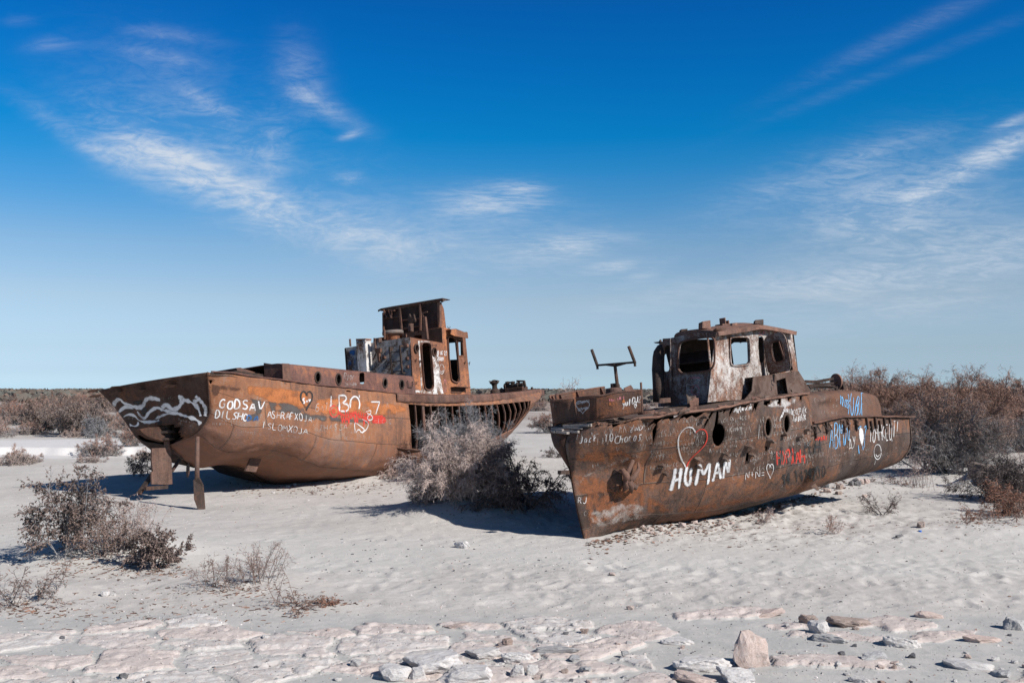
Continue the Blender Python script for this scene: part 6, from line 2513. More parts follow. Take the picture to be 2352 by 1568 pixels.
ink(bvL, write("БEPДИБEK", *c5((412, 920))[0], *c5((700, 880))[0], 6, 0, seed=2), .035, "painted_words", M['p_grey'], aftL)

# --- right hull
patch(bvR, ragged(c3((325, 1080), (420, 1060), (560, 1080), (640, 1150), (760, 1100), (860, 1140), (880, 1300), (800, 1400), (620, 1440), (460, 1490), (400, 1340)), 2.5, 12, 5), "rust_bloom", M['p_rustbloom'], hullR, 3, 22, hole=.9, seed=7)
patch(bvR, ragged(c3((320, 900), (700, 880), (860, 930), (840, 1040), (560, 1060), (340, 1080)), 2.5, 12, 6), "rust_bloom", M['p_rustbloom'], hullR, 3, 26, hole=1.5, seed=3)
patch(bvR, ragged(c4((10, 1230), (200, 1330), (500, 1300), (800, 1240), (1000, 1180), (1190, 1150), (1180, 1240), (900, 1330), (500, 1430), (120, 1450), (0, 1450)), 2.5, 12, 8), "rust_bloom", M['p_rustbloom'], hullR, 4, 22, hole=1.3, seed=5)
patch(bvR, ragged(c3((430, 1330), (700, 1250), (870, 1280), (840, 1410), (470, 1490)), 2.0, 10, 9), "salt_crust", M['p_salt'], hullR, 3, 14, hole=.6, seed=11)
patch(bvR, ragged(c3((380, 1080), (560, 1010), (760, 920), (860, 980), (640, 1060), (420, 1150)), 2.0, 10, 9), "salt_crust", M['p_salt'], hullR, 3, 14, hole=.6, seed=12)
patch(bvR, ragged(c4((830, 650), (980, 610), (1100, 600), (1080, 660), (1010, 690), (900, 690)), 1.5, 7, 9), "salt_crust", M['p_chalk'], hullR, 2.5, 7, hole=.9, seed=13)
HUM_ = [((246, 1098), (234, 1170), (212, 1256)), ((284, 1094), (276, 1160), (266, 1242)), ((232, 1188), (277, 1168)), ((323, 1085), (306, 1178), (325, 1220), (347, 1202), (352, 1094)), ((411, 1068), (400, 1140), (384, 1218)), ((411, 1068), (424, 1105), (440, 1145), (460, 1105), (482, 1062)),
        ((482, 1062), (478, 1140), (468, 1212)), ((503, 1192), (520, 1120), (536, 1048), (548, 1110), (560, 1172)), ((512, 1136), (553, 1122)), ((577, 1172), (581, 1110), (586, 1046), (600, 1090), (612, 1135), (617, 1090), (621, 1036))]
ink(bvR, [spl(c4(*p), 1) for p in HUM_], .15, "overspray", M['p_spray'], hullR, vary=.3)
ink(bvR, [spl(c4(*p), 1) for p in HUM_], .082, "sprayed_word", M['p_thick'], hullR, vary=.3)
g = random.Random(11)
hl = ((385, 850), (362, 812), (312, 812), (266, 875), (260, 950), (280, 1022), (318, 1092))
ink(bvR, [spl(c4(*[(x + g.uniform(-5, 5), y + g.uniform(-4, 4)) for x, y in hl]), 2) for i in range(3)], .022, "chalk_heart", M['p_white'], hullR)
ink(bvR, [spl(c4((385, 850), (408, 826), (448, 828), (468, 868), (455, 930), (400, 985), (345, 1032), (318, 1092)), 2)], .036, "painted_heart_half", M['p_red'], hullR)
ink(bvR, write("N+N=", *c4((730, 1180))[0], *c4((872, 1165))[0], 21, .05, seed=3) + [heart(*c4((902, 1120))[0], 16, 33)], .022, "chalk_words", M['p_white'], hullR)
ink(bvR, write("HУPЖAH", *c4((955, 1078))[0], *c4((1148, 1058))[0], 34, 0, seed=3), .045, "painted_words", M['p_red'], hullR)
ink(bvR, write("MИЛAH", *c4((1222, 918))[0], *c4((1300, 905))[0], 12, 0, seed=3), .032, "painted_words", M['p_red'], hullR)
ink(bvR, write("MEHI", *c4((1145, 1010))[0], *c4((1282, 990))[0], 30, 0, seed=4), .075, "painted_words", M['p_black'], hullR)
ink(bvR, [c4((930, 985), (940, 1090), (928, 1120)), c4((985, 950), (975, 1080)), c4((1010, 980), (1030, 1070)), c4((1040, 945), (1060, 1010)), c4((1065, 940), (1075, 1060))], .07, "painted_strokes", M['p_black'], hullR)
ink(bvR, write("94.1424200", *c4((986, 1215))[0], *c4((1292, 1165))[0], 29, -.05, seed=5), .07, "painted_number", M['p_black'], hullR)
ink(bvR, write("ABMN", *c4((1316, 960))[0], *c4((1462, 935))[0], 56, .0, seed=6), .035, "painted_words", M['p_blue'], hullR)
ink(bvR, write("TIMMY", *c4((1318, 900))[0], *c4((1445, 890))[0], 30, .0, seed=16), .03, "chalk_words", M['p_chalk'], hullR)
ink(bvR, write("ДУ", *c4((1452, 960))[0], *c4((1505, 955))[0], 24, 0, seed=6), .03, "painted_words", M['p_white'], hullR)
patch(bvR, smooth_poly(c4((1520, 820), (1538, 812), (1556, 835), (1560, 900), (1546, 960), (1530, 930), (1518, 870)), 2), "painted_heart", M['p_thick'], hullR, 1.6, 4)
ink(bvR, [c4((1512, 840), (1520, 815), (1540, 808)), c4((1556, 820), (1575, 800), (1562, 860), (1556, 960)), c4((1515, 935), (1522, 1000)), c4((1545, 940), (1550, 975))], .04, "painted_heart_edge", M['p_blue'], hullR)
ink(bvR, write("-TOЧHKEЦT!", *c4((1568, 935))[0], *c4((1800, 882))[0], 36, 0, seed=7, adv=4.8), .034, "painted_words", M['p_white'], hullR)
ink(bvR, [circ(*c4((1650, 985))[0], 8.4, 17, 0, 360), circ(*c4((1650, 990))[0], 4.5, 9, 20, 160, 8), c4((1640, 965), (1640, 972)), c4((1662, 962), (1662, 970)), c4((1640, 1035), (1628, 1075))], .03, "painted_smiley", M['p_white'], hullR)
ink(bvR, write("1203", *c4((1388, 655))[0], *c4((1448, 690))[0], 20, .0, seed=8) + write("YUBUF", *c4((1435, 735))[0], *c4((1566, 725))[0], 46, .05, seed=9), .038, "painted_words", M['p_blue'], trR)
ink(bvR, write("AHДPEЙ OKAЙ", *c4((648, 712))[0], *c4((772, 695))[0], 10, 0, seed=8), .024, "chalk_words", M['p_white'], hullR)
ink(bvR, write("KR", *c4((820, 900))[0], *c4((880, 895))[0], 40, .05, seed=8), .02, "chalk_words", M['p_chalk'], hullR)
ink(bvR, write("EKEPTEK", *c4((1065, 730))[0], *c4((1160, 720))[0], 14, 0, seed=8) + write("TЫHЫШБEK", *c4((1062, 775))[0], *c4((1156, 765))[0], 13, 0, seed=8), .022, "chalk_words", M['p_white'], hullR)
ink(bvR, write("MOЛ", *c4((972, 775))[0], *c4((1005, 705))[0], 12, 0, seed=8) + write("OДИTOK", *c4((1000, 712))[0], *c4((1068, 735))[0], 14, 0, seed=8), .022, "chalk_words", M['p_white'], hullR)
for i, (x0, y0, x1, y1, h) in enumerate(((300, 790, 370, 780, 48), (330, 800, 460, 790, 30), (290, 860, 350, 850, 40), (330, 930, 430, 915, 50), (300, 960, 400, 950, 40), (330, 1000, 380, 990, 36), (600, 775, 690, 765, 26), (605, 810, 680, 800, 26), (610, 850, 700, 840, 30), (620, 900, 760, 890, 60), (690, 860, 760, 850, 90),
                                         (900, 880, 990, 860, 40), (930, 800, 980, 790, 60), (640, 1180, 720, 1160, 110), (790, 1040, 930, 1020, 50), (860, 1000, 930, 990, 50), (1210, 640, 1280, 630, 30), (1240, 730, 1300, 720, 30), (1320, 640, 1390, 630, 30), (1340, 680, 1380, 672, 30), (1330, 730, 1370, 725, 24),
                                         (1330, 1030, 1450, 1000, 22), (1470, 1020, 1530, 1010, 20), (420, 1260, 590, 1195, 6), (160, 1040, 200, 1010, 40), (20, 830, 90, 815, 60), (10, 900, 80, 890, 60), (1000, 830, 1080, 830, 30), (1080, 830, 1160, 825, 34))):
    q = c4((x0, y0), (x1, y1))
    ink(bvR, scrawl(*q[0], *q[1], h * .33, 6, i + 100), .012, "chalk_scratches", M['p_chalk'] if i % 3 == 0 else M['p_faint'], hullR if x0 < 1200 or y0 > 760 else trR)
g = random.Random(77)
for i in range(130):
    x, y = g.uniform(40, 1170), g.uniform(760, 1120)
    if 200 < x < 640 and y > 1030:
        continue
    q = c4((x, y), (x + g.uniform(50, 130), y - 8))
    ink(bvR, scrawl(*q[0], *q[1], g.uniform(5, 13), 5, 300 + i), g.uniform(.010, .019), "chalk_scratches", M['p_faint'] if i % 4 else M['p_chalk'], hullR)
for i in range(16):
    x, y = g.uniform(1230, 1760), g.uniform(960, 1060)
    q = c4((x, y), (x + g.uniform(30, 90), y - 6))
    ink(bvR, scrawl(*q[0], *q[1], g.uniform(4, 8), 5, 340 + i), .01, "chalk_scratches", M['p_faint'], hullR)
ink(bvR, write("Jack", *c3((395, 888))[0], *c3((515, 872))[0], 15, .2, seed=2) + write("10", *c3((560, 880))[0], *c3((630, 872))[0], 20, .1, seed=2) + write("Charos", *c3((628, 888))[0], *c3((815, 866))[0], 18, .15, seed=3, adv=4), .02, "chalk_words", M['p_white'], hullR)
ink(bvR, write("ZAD-P", *c3((732, 812))[0], *c3((885, 790))[0], 11, .1, seed=2) + write("RJ", *c3((385, 1290))[0], *c3((448, 1288))[0], 15, 0, seed=2), .019, "chalk_words", M['p_white'], hullR)
for i, (x0, y0, x1, y1, h) in enumerate(((380, 870, 640, 850, 70), (400, 905, 860, 870, 80), (640, 940, 860, 920, 60), (560, 830, 870, 800, 60), (480, 1050, 540, 1030, 26), (400, 1155, 430, 1120, 26), (425, 1370, 470, 1340, 40))):
    q = c3((x0, y0), (x1, y1))
    ink(bvR, scrawl(*q[0], *q[1], h * .34, 6, i + 140), .014, "chalk_scratches", M['p_faint'], hullR)
ink(bvR, [heart(*c3((422, 648))[0], 31, 30)] + write("ШAMИЛ", *c3((392, 672))[0], *c3((470, 662))[0], 8, 0, seed=2) + write("ШAMИЛ", *c3((385, 628))[0], *c3((472, 616))[0], 8, 0, seed=2), .018, "chalk_words", M['p_white'], bul)
ink(bvR, write("yulDUZ", *c3((684, 648))[0], *c3((805, 612))[0], 15, .1, seed=2, adv=4.2) + [heart(*c3((768, 640))[0], 5, 9)], .024, "chalk_words", M['p_white'], bul)
q = c3((596, 640), (690, 620))
ink(bvR, scrawl(*q[0], *q[1], 9, 5, 171), .04, "paint_scrawl", M['p_orange'], bul)
ink(bvR, scrawl(q[0][0], q[0][1] - 10, q[1][0], q[1][1] - 10, 7, 5, 172), .03, "paint_scrawl", M['p_pink'], bul)
for i, (x0, y0, x1, y1, h) in enumerate(((110, 720, 160, 715, 110), (150, 650, 250, 650, 30), (170, 760, 230, 750, 30))):
    q = c3((x0, y0), (x1, y1))
    ink(bvR, scrawl(*q[0], *q[1], h * .34, 6, i + 180), .018, "chalk_scratches", M['p_chalk'], bul2)
ink(bvR, [spl(c6((500, 790), (560, 770), (660, 785), (672, 830), (600, 870), (540, 860), (545, 815), (600, 810), (640, 840), (560, 890), (490, 860), (500, 950), (570, 1005), (640, 1000), (662, 950), (620, 905), (570, 940)), 2)], .055, "sprayed_figure", M['p_faint'], frontR)
ink(bvR, [spl(c6((520, 800), (600, 790), (665, 800)), 1), circ(*c6((600, 940))[0], 9, 11)], .035, "sprayed_figure", M['p_pink'], frontR)
ink(bvR, write("KAMWVW", *c6((1335, 300))[0], *c6((1590, 262))[0], 11, 0, seed=3), .03, "sprayed_letters", M['p_pink'], sideR)
# ------------------------------------------------------------------ plants
class Twigs:
    def __init__(s, seed):
        s.g = random.Random(seed)
        s.V, s.F = [], []      # wood
        s.LV, s.LF = [], []    # fine growth

    def tube(s, pts, r0, r1):
        k = len(s.V)
        n = len(pts)
        for i, p in enumerate(pts):
            d = (pts[min(i + 1, n - 1)] - pts[max(i - 1, 0)]).normalized()
            x = d.orthogonal().normalized()
            y = d.cross(x)
            r = lerp(r0, r1, i / (n - 1))
            for a in (0, 2.094, 4.189):
                s.V.append(p + (x * math.cos(a) + y * math.sin(a)) * r)
        for i in range(n - 1):
            for j in range(3):
                a, b = k + i * 3 + j, k + i * 3 + (j + 1) % 3
                s.F.append((a, b, b + 3, a + 3))

    def blade(s, p, d, L_, w_, leaf=True, droop=0.0):
        V, F = (s.LV, s.LF) if leaf else (s.V, s.F)
        g = s.g
        sd = d.cross(Vector((g.uniform(-1, 1), g.uniform(-1, 1), g.uniform(-1, 1))))
        if sd.length < 1e-4:
            sd = d.orthogonal()
        sd.normalize()
        k = len(V)
        q = p + d * L_ * .55
        e = q + (d + Vector((0, 0, -droop))).normalized() * L_ * .45
        V += [p - sd * w_ * .35, p + sd * w_ * .35, q - sd * w_ * .5, q + sd * w_ * .5, e]
        F += [(k, k + 1, k + 3, k + 2), (k + 2, k + 3, k + 4)]

    def branch(s, p, d, L_, r, n, wander, up):
        g = s.g
        pts = [p.copy()]
        st = L_ / n
        for i in range(n):
            d = (d + Vector((g.uniform(-1, 1), g.uniform(-1, 1), g.uniform(-1, 1))) * wander + Vector((0, 0, up))).normalized()
            p = p + d * st
            pts.append(p.copy())
        s.tube(pts, r, r * .35)
        return pts, d


def rdir(g, spread, up=1.0):
    a = g.uniform(0, 2 * math.pi)
    t = spread * math.sqrt(g.random())
    return Vector((math.cos(a) * math.sin(t), math.sin(a) * math.sin(t), math.cos(t) * up)).normalized()


def shrub(seed, H, Rr, stems=14, kids=9, twigs=7, leaf=6, leaf_L=.09, leaf_w=.010, spread=1.0, wander=.16, up=.03, r0=.018, tip_up=.0, droop=.3, foot=.15, lean=(0, 0), from_=.25, squash=1.0, twig_r=.0035):
    """many-stemmed desert shrub; fine growth hangs on the last twigs"""
    T = Twigs(seed)
    g = T.g
    ln = Vector((lean[0], lean[1], 0))
    for i in range(stems):
        d = (rdir(g, spread) + ln).normalized()
        fl = math.hypot(d.x, d.y)
        L_ = lerp(H, Rr * 1.1, min(1, fl**1.6)) * g.uniform(.72, 1.0)
        p = Vector((g.gauss(0, foot * .6), g.gauss(0, foot * .6), -.06))
        pts, _ = T.branch(p, d, L_, r0 * g.uniform(.6, 1.1), 7, wander, up)
        for k in range(kids):
            t = g.uniform(from_, 1.0)
            x = t * (len(pts) - 1)
            j = min(int(x), len(pts) - 2)
            q = pts[j].lerp(pts[j + 1], x - j)
            base = (pts[j + 1] - pts[j]).normalized()
            d2 = (base + rdir(g, 3.1) * .8 + Vector((0, 0, tip_up))).normalized()
            L2 = L_ * (1.05 - t * .6) * g.uniform(.25, .5)
            p2, _ = T.branch(q, d2, L2, r0 * .38, 4, wander * 1.4, up)
            for m_ in range(twigs):
                x2 = g.uniform(.15, 1.0) * 4
                j2 = min(int(x2), 3)
                q2 = p2[j2].lerp(p2[j2 + 1], x2 - j2)
                b2 = (p2[j2 + 1] - p2[j2]).normalized()
                d3 = (b2 + rdir(g, 3.1) * .9 + Vector((0, 0, tip_up))).normalized()
                L3 = L2 * g.uniform(.3, .7)
                T.blade(q2, d3, L3, twig_r * 2, False, droop * .4)
                for l in range(leaf):
                    f = g.random()
                    d4 = (d3 + rdir(g, 3.1) * 1.1 + Vector((0, 0, -droop * .3))).normalized()
                    T.blade(q2 + d3 * L3 * f, d4, leaf_L * g.uniform(.5, 1.2), leaf_w * g.uniform(.7, 1.3), True, droop)
    return T


def put_shrub(name, T, loc, wood, fol, label, cat="shrub", group=None, rz=0.0, sc=1.0):
    e = empty(name, loc, label, cat, group)
    e.rotation_euler = (0, 0, rz)
    e.scale = (sc, sc, sc)
    for nm, V, F, mt in (("branches", T.V, T.F, wood), ("foliage", T.LV, T.LF, fol)):
        if not F:
            continue
        me = bpy.data.meshes.new(name + "_" + nm)
        me.from_pydata([tuple(v) for v in V], [], F)
        me.materials.append(mt)
        o = bpy.data.objects.new(nm, me)
        COL.objects.link(o)
        o.parent = e
    return e


def at_ground(px, py):
    """where a survey ray meets the ground"""
    r = ray(px, py)
    t = 6.0
    while t < 400 and (CAM + r * t).z > gz_((CAM + r * t).x, (CAM + r * t).y):
        t += .15
    t -= .15
    for i in range(12):
        t += .0125
        p = CAM + r * t
        if p.z <= gz_(p.x, p.y):
            break
    return p


# prototypes for the scrub farther off share their meshes
protos = []
for i, (H, Rr, mt, fm, kw) in enumerate(((1.9, 1.5, 'tw_grey', 'tip_scrub', dict(stems=22, kids=8, twigs=6, leaf=8, leaf_L=.17, leaf_w=.015, spread=1.0, tip_up=.15)),
                                         (2.2, 1.3, 'tw_brown', 'tip_far', dict(stems=22, kids=8, twigs=6, leaf=8, leaf_L=.16, leaf_w=.015, spread=.85, tip_up=.15)),
                                         (1.3, 1.5, 'tw_grey', 'tip_pink', dict(stems=22, kids=8, twigs=6, leaf=8, leaf_L=.15, leaf_w=.014, spread=1.25)),
                                         (1.1, 1.3, 'tw_pale', 'tip_pink', dict(stems=22, kids=8, twigs=6, leaf=7, leaf_L=.13, leaf_w=.013, spread=1.3)),
                                         (1.5, 1.2, 'tw_grey', 'tw_grey', dict(stems=22, kids=8, twigs=6, leaf=7, leaf_L=.14, leaf_w=.013, spread=1.1)))):
    protos.append((shrub(200 + i, H, Rr, r0=.03, twig_r=.008, foot=.4, from_=.15, **kw), M[mt], M[fm], H))
PM = []
for i, (T, w_, f_, H) in enumerate(protos):
    ms = []
    for nm, V, F, mt in (("branches", T.V, T.F, w_), ("foliage", T.LV, T.LF, f_)):
        me = bpy.data.meshes.new("scrub_%s_%d" % (nm, i))
        me.from_pydata([tuple(v) for v in V], [], F)
        me.materials.append(mt)
        ms.append((nm, me))
    PM.append((ms, H))


def scrub(x, y, kind, sc, label, group, rz=None, sz=None, name="desert_shrub"):
    e = empty(name, (x, y, hz(x, y) - .05), label, "shrub", group)
    e.rotation_euler = (0, 0, rnd.uniform(0, 6.28) if rz is None else rz)
    e.scale = (sc, sc, sc * (sz or 1))
    for nm, me in PM[kind][0]:
        o = bpy.data.objects.new(nm, me)
        COL.objects.link(o)
        o.parent = e
    return e


# left foreground
T = shrub(1, 1.5, .72, stems=17, kids=12, twigs=8, leaf=7, leaf_L=.042, leaf_w=.019, spread=.72, lean=(-.10, 0), r0=.010, foot=.16, from_=.3, up=.02)
p = at_ground(165, 1278)
put_shrub("leafy_shrub", T, p, M['tw_grey'], M['leaf_brown'], "tallest brown leafy shrub in the left foreground on a low sand mound")
T = shrub(2, .95, .6, stems=26, kids=7, twigs=4, leaf=1, leaf_L=.04, leaf_w=.012, spread=.7, r0=.009, foot=.22, up=.06)
put_shrub("bare_shrub", T, at_ground(236, 1276), M['tw_brown'], M['tw_mix'], "thicket of bare brown stems leaning against the tallest leafy foreground shrub")
T = shrub(3, .80, .62, stems=16, kids=10, twigs=7, leaf=8, leaf_L=.034, leaf_w=.017, spread=1.15, r0=.012, foot=.14)
put_shrub("leafy_shrub", T, at_ground(352, 1300), M['tw_dark'], M['leaf_brown'], "low round dark leafed shrub beside the tallest foreground shrub")
T = shrub(4, .95, .5, stems=30, kids=5, twigs=4, leaf=1, leaf_L=.04, leaf_w=.01, spread=.5, r0=.007, foot=.35, up=.08)
put_shrub("dry_stalks", T, at_ground(298, 1262), M['tw_pale'], M['tw_mix'], "upright pale dry stalks between the two leafy foreground shrubs", "plant")
T = shrub(5, .62, .45, stems=16, kids=8, twigs=3, leaf=1, leaf_L=.03, leaf_w=.008, spread=.7, r0=.006, foot=.25, up=.05, twig_r=.0025)
put_shrub("twig_plant", T, at_ground(500, 1348), M['tw_brown'], M['tw_mix'], "sparse bare twigs on a sand ridge right of the round dark shrub", "plant")
T = shrub(6, .70, .40, stems=20, kids=8, twigs=3, leaf=1, leaf_L=.03, leaf_w=.008, spread=.6, r0=.006, foot=.18, up=.05, twig_r=.0025)
put_shrub("twig_plant", T, at_ground(604, 1334), M['tw_brown'], M['tw_pink'], "denser clump of thin reddish twigs at the right end of the sand ridge", "plant")
T = shrub(7, .55, .25, stems=5, kids=3, twigs=2, leaf=1, leaf_L=.03, leaf_w=.006, spread=.45, r0=.006, foot=.3, up=.03)
put_shrub("twig_plant", T, at_ground(640, 1386), M['tw_brown'], M['tw_brown'], "few single stalks in front of the sand ridge", "plant")
T = shrub(8, .20, .18, stems=18, kids=6, twigs=4, leaf=3, leaf_L=.02, leaf_w=.008, spread=1.0, r0=.005, foot=.05)
put_shrub("dry_tuft", T, at_ground(752, 1388), M['tw_brown'], M['tw_red'], "small round russet tuft alone on the sand at lower left centre", "plant")
T = shrub(9, .16, .38, stems=14, kids=6, twigs=4, leaf=2, leaf_L=.03, leaf_w=.008, spread=1.5, r0=.006, foot=.12)
put_shrub("dry_tuft", T, at_ground(690, 1392), M['tw_brown'], M['tw_mix'], "flattened dead twigs lying left of the small russet tuft", "plant")
T = shrub(10, .45, .75, stems=16, kids=7, twigs=4, leaf=2, leaf_L=.03, leaf_w=.008, spread=1.3, r0=.008, foot=.3)
put_shrub("bare_shrub", T, at_ground(48, 1382), M['tw_dark'], M['tw_mix'], "low bare dark shrub at the lower left edge")
# centre: pale mass before the left wreck, dark one in the bow's shade
T = shrub(11, 1.95, 1.15, stems=44, kids=14, twigs=9, leaf=8, leaf_L=.075, leaf_w=.007, spread=1.15, r0=.020, foot=.35, from_=.2, twig_r=.004)
put_shrub("saltbush", T, at_ground(1058, 1140), M['tw_pale'], M['tw_pale'], "big pale dry shrub between the two wrecks")
T = shrub(12, 2.3, 1.3, stems=34, kids=13, twigs=8, leaf=8, leaf_L=.11, leaf_w=.006, spread=.9, r0=.018, foot=.4, up=.06, tip_up=.25, droop=.0, from_=.35, twig_r=.004)
put_shrub("tamarisk", T, Vector((*gpt(1050, 1112), .2)), M['tw_grey'], M['tw_grey'], "blue grey feathery shrub rising behind the big pale one, before the open hull ribs")
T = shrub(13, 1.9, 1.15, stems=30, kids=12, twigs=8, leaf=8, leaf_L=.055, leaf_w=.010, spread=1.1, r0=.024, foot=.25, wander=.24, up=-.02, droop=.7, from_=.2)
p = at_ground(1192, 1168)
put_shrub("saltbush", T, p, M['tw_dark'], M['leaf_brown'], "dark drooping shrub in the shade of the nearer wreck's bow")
T = shrub(14, .7, .5, stems=22, kids=10, twigs=6, leaf=4, leaf_L=.05, leaf_w=.010, spread=1.2, r0=.012, foot=.2)
put_shrub("saltbush", T, at_ground(985, 1150), M['tw_brown'], M['tw_pale'], "lower pale shrub at the left foot of the big pale one")
T = shrub(15, .75, .6, stems=18, kids=8, twigs=5, leaf=3, leaf_L=.05, leaf_w=.011, spread=1.15, r0=.010, foot=.15)
put_shrub("dry_tuft", T, at_ground(895, 1096), M['tw_pale'], M['tw_pink'], "small pinkish shrub against the left wreck's bilge", "plant")
T = shrub(16, .5, .6, stems=14, kids=8, twigs=5, leaf=3, leaf_L=.05, leaf_w=.012, spread=1.25, r0=.010, foot=.15)
put_shrub("dry_tuft", T, at_ground(1275, 1050), M['tw_dark'], M['tw_dark'], "dark dry tuft on the sand seen between the wrecks", "plant")
# right side singles
T = shrub(17, .85, .55, stems=9, kids=9, twigs=6, leaf=1, leaf_L=.04, leaf_w=.008, spread=.95, r0=.010, foot=.06, up=.02)
put_shrub("bare_shrub", T, at_ground(2030, 1182), M['tw_dark'], M['tw_brown'], "bare fan shaped shrub on the open sand right of the nearer wreck")
T = shrub(18, .60, .28, stems=8, kids=9, twigs=4, leaf=2, leaf_L=.03, leaf_w=.007, spread=.5, r0=.006, foot=.08, lean=(.15, 0))
put_shrub("twig_plant", T, at_ground(1905, 1226), M['tw_pink'], M['tw_pink'], "slender pinkish twig plant in front of the nearer wreck's stern half", "plant")
T = shrub(19, .42, .28, stems=14, kids=7, twigs=4, leaf=2, leaf_L=.03, leaf_w=.007, spread=.8, r0=.006, foot=.08)
put_shrub("twig_plant", T, at_ground(1756, 1200), M['tw_pale'], M['tw_pink'], "small pale twig plant close under the nearer wreck's side", "plant")
T = shrub(20, 1.1, .4, stems=26, kids=5, twigs=2, leaf=1, leaf_L=.05, leaf_w=.008, spread=.4, r0=.007, foot=.35, up=.05)
put_shrub("dry_stalks", T, at_ground(2105, 1118), M['tw_pale'], M['tw_pink'], "tall pale dry stalks before the biggest tamarisk on the right", "plant")
T = shrub(21, .10, .7, stems=18, kids=6, twigs=3, leaf=1, leaf_L=.05, leaf_w=.008, spread=1.5, r0=.006, foot=.3)
put_shrub("dry_tuft", T, at_ground(2070, 1112), M['tw_mix'], M['tw_red'], "flat russet litter of twigs below the tall dry stalks", "plant")
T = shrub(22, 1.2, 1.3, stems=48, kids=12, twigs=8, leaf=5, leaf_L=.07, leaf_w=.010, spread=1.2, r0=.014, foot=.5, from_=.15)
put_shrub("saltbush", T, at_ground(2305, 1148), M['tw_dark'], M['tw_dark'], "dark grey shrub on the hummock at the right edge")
T = shrub(23, .65, 1.1, stems=28, kids=10, twigs=6, leaf=4, leaf_L=.06, leaf_w=.010, spread=1.3, r0=.010, foot=.5)
put_shrub("saltbush", T, at_ground(2310, 1182), M['tw_brown'], M['tw_red'], "low russet shrub in front of the dark grey one at the right edge")
T = shrub(24, .25, .5, stems=16, kids=7, twigs=4, leaf=2, leaf_L=.04, leaf_w=.008, spread=1.4, r0=.006, foot=.2)
put_shrub("dry_tuft", T, at_ground(2228, 1196), M['tw_brown'], M['tw_red'], "small flat russet tuft left of the low russet shrub", "plant")
T = shrub(25, 1.3, .5, stems=14, kids=9, twigs=4, leaf=2, leaf_L=.04, leaf_w=.008, spread=.6, r0=.008, foot=.3, up=.03)
put_shrub("dry_stalks", T, at_ground(2335, 1112), M['tw_brown'], M['tw_pink'], "tall thin stalks at the right edge behind the dark grey shrub", "plant")
T = shrub(26, .25, .22, stems=7, kids=5, twigs=3, leaf=1, leaf_L=.03, leaf_w=.006, spread=1.0, r0=.005, foot=.05)
put_shrub("twig_plant", T, at_ground(718, 1136), M['tw_brown'], M['tw_mix'], "tiny twig plant on the sand below the left wreck's side", "plant")
# under and beside the left wreck's stern
T = shrub(27, .9, .7, stems=18, kids=8, twigs=5, leaf=4, leaf_L=.06, leaf_w=.012, spread=1.1, r0=.010, foot=.2)
put_shrub("saltbush", T, at_ground(332, 1092), M['tw_dark'], M['tw_mix'], "small brown shrub left of the rudder")
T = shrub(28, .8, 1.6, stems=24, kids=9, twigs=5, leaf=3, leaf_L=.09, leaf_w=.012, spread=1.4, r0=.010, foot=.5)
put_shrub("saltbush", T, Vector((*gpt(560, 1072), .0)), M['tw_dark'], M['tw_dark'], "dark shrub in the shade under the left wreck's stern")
# big tamarisks on the right
T = shrub(31, 3.0, 2.0, stems=46, kids=15, twigs=10, leaf=9, leaf_L=.14, leaf_w=.008, spread=1.1, r0=.035, foot=.6, from_=.12, up=.05, droop=.15, tip_up=.15, twig_r=.004)
put_shrub("tamarisk", T, at_ground(2165, 1082), M['tw_grey'], M['tip_near'], "biggest grey tamarisk bush standing nearest on the right, behind the wreck's stern")
T = shrub(32, 3.9, 2.1, stems=56, kids=13, twigs=9, leaf=9, leaf_L=.15, leaf_w=.010, spread=.85, tip_up=.15, r0=.035, foot=.5, from_=.2)
put_shrub("tamarisk", T, Vector((*gpt(2222, 1052), .0)), M['tw_brown'], M['tip_far'], "russet topped tamarisk behind the right flank of the biggest grey one")
T = shrub(33, 4.2, 2.4, stems=64, kids=13, twigs=9, leaf=9, leaf_L=.16, leaf_w=.011, spread=.95, tip_up=.15, r0=.035, foot=.6, from_=.2)
put_shrub("tamarisk", T, Vector((*gpt(1992, 1040), .0)), M['tw_brown'], M['tip_far'], "tall russet tamarisk seen over the nearer wreck's stern")
T = shrub(34, 3.5, 2.2, stems=52, kids=13, twigs=9, leaf=9, leaf_L=.15, leaf_w=.011, spread=.95, tip_up=.15, r0=.03, foot=.6, from_=.2)
put_shrub("tamarisk", T, Vector((*gpt(2075, 1038), .0)), M['tw_brown'], M['tip_far'], "lower russet tamarisk between the tall one and the biggest grey one")
# the scrub belts
GL_ = "scrub belt beyond the pale track"
n_s = 0
placed = []
fixed = [(228, 1046, 2, .75), (205, 1060, 3, .4), (20, 1066, 3, .7), (60, 1062, 3, .45), (340, 1052, 3, .45), (300, 1040, 0, .5)]
for px, py, kd, sc in fixed:
    x, y = gpt(px, py)
    scrub(x, y, kd, sc, "low dry shrub on the sand left of the painted stern", "low shrubs left of the painted stern")
g = random.Random(21)


def belt(x0, x1, d0, d1, n, smin, smax, kinds, label, group, gap=.9):
    out = 0
    tries = 0
    while out < n and tries < n * 30:
        tries += 1
        px = g.uniform(x0, x1)
        d = d0 * (d1 / d0)**g.random()
        x = (px - 1176) / FP * d
        if any((x - a)**2 + (d - b)**2 < (gap * (1 + d * .01))**2 for a, b in placed):
            continue
        cl = float(fbm(np.array([x * .07]), np.array([d * .07]), 77, 3)[0])
        if cl < .40 and g.random() < .75:
            continue
        placed.append((x, d))
        scrub(x, d, g.choice(kinds), g.uniform(smin, smax) * (.75 + cl * .6), label, group, sz=g.uniform(.75, 1.1))
        out += 1


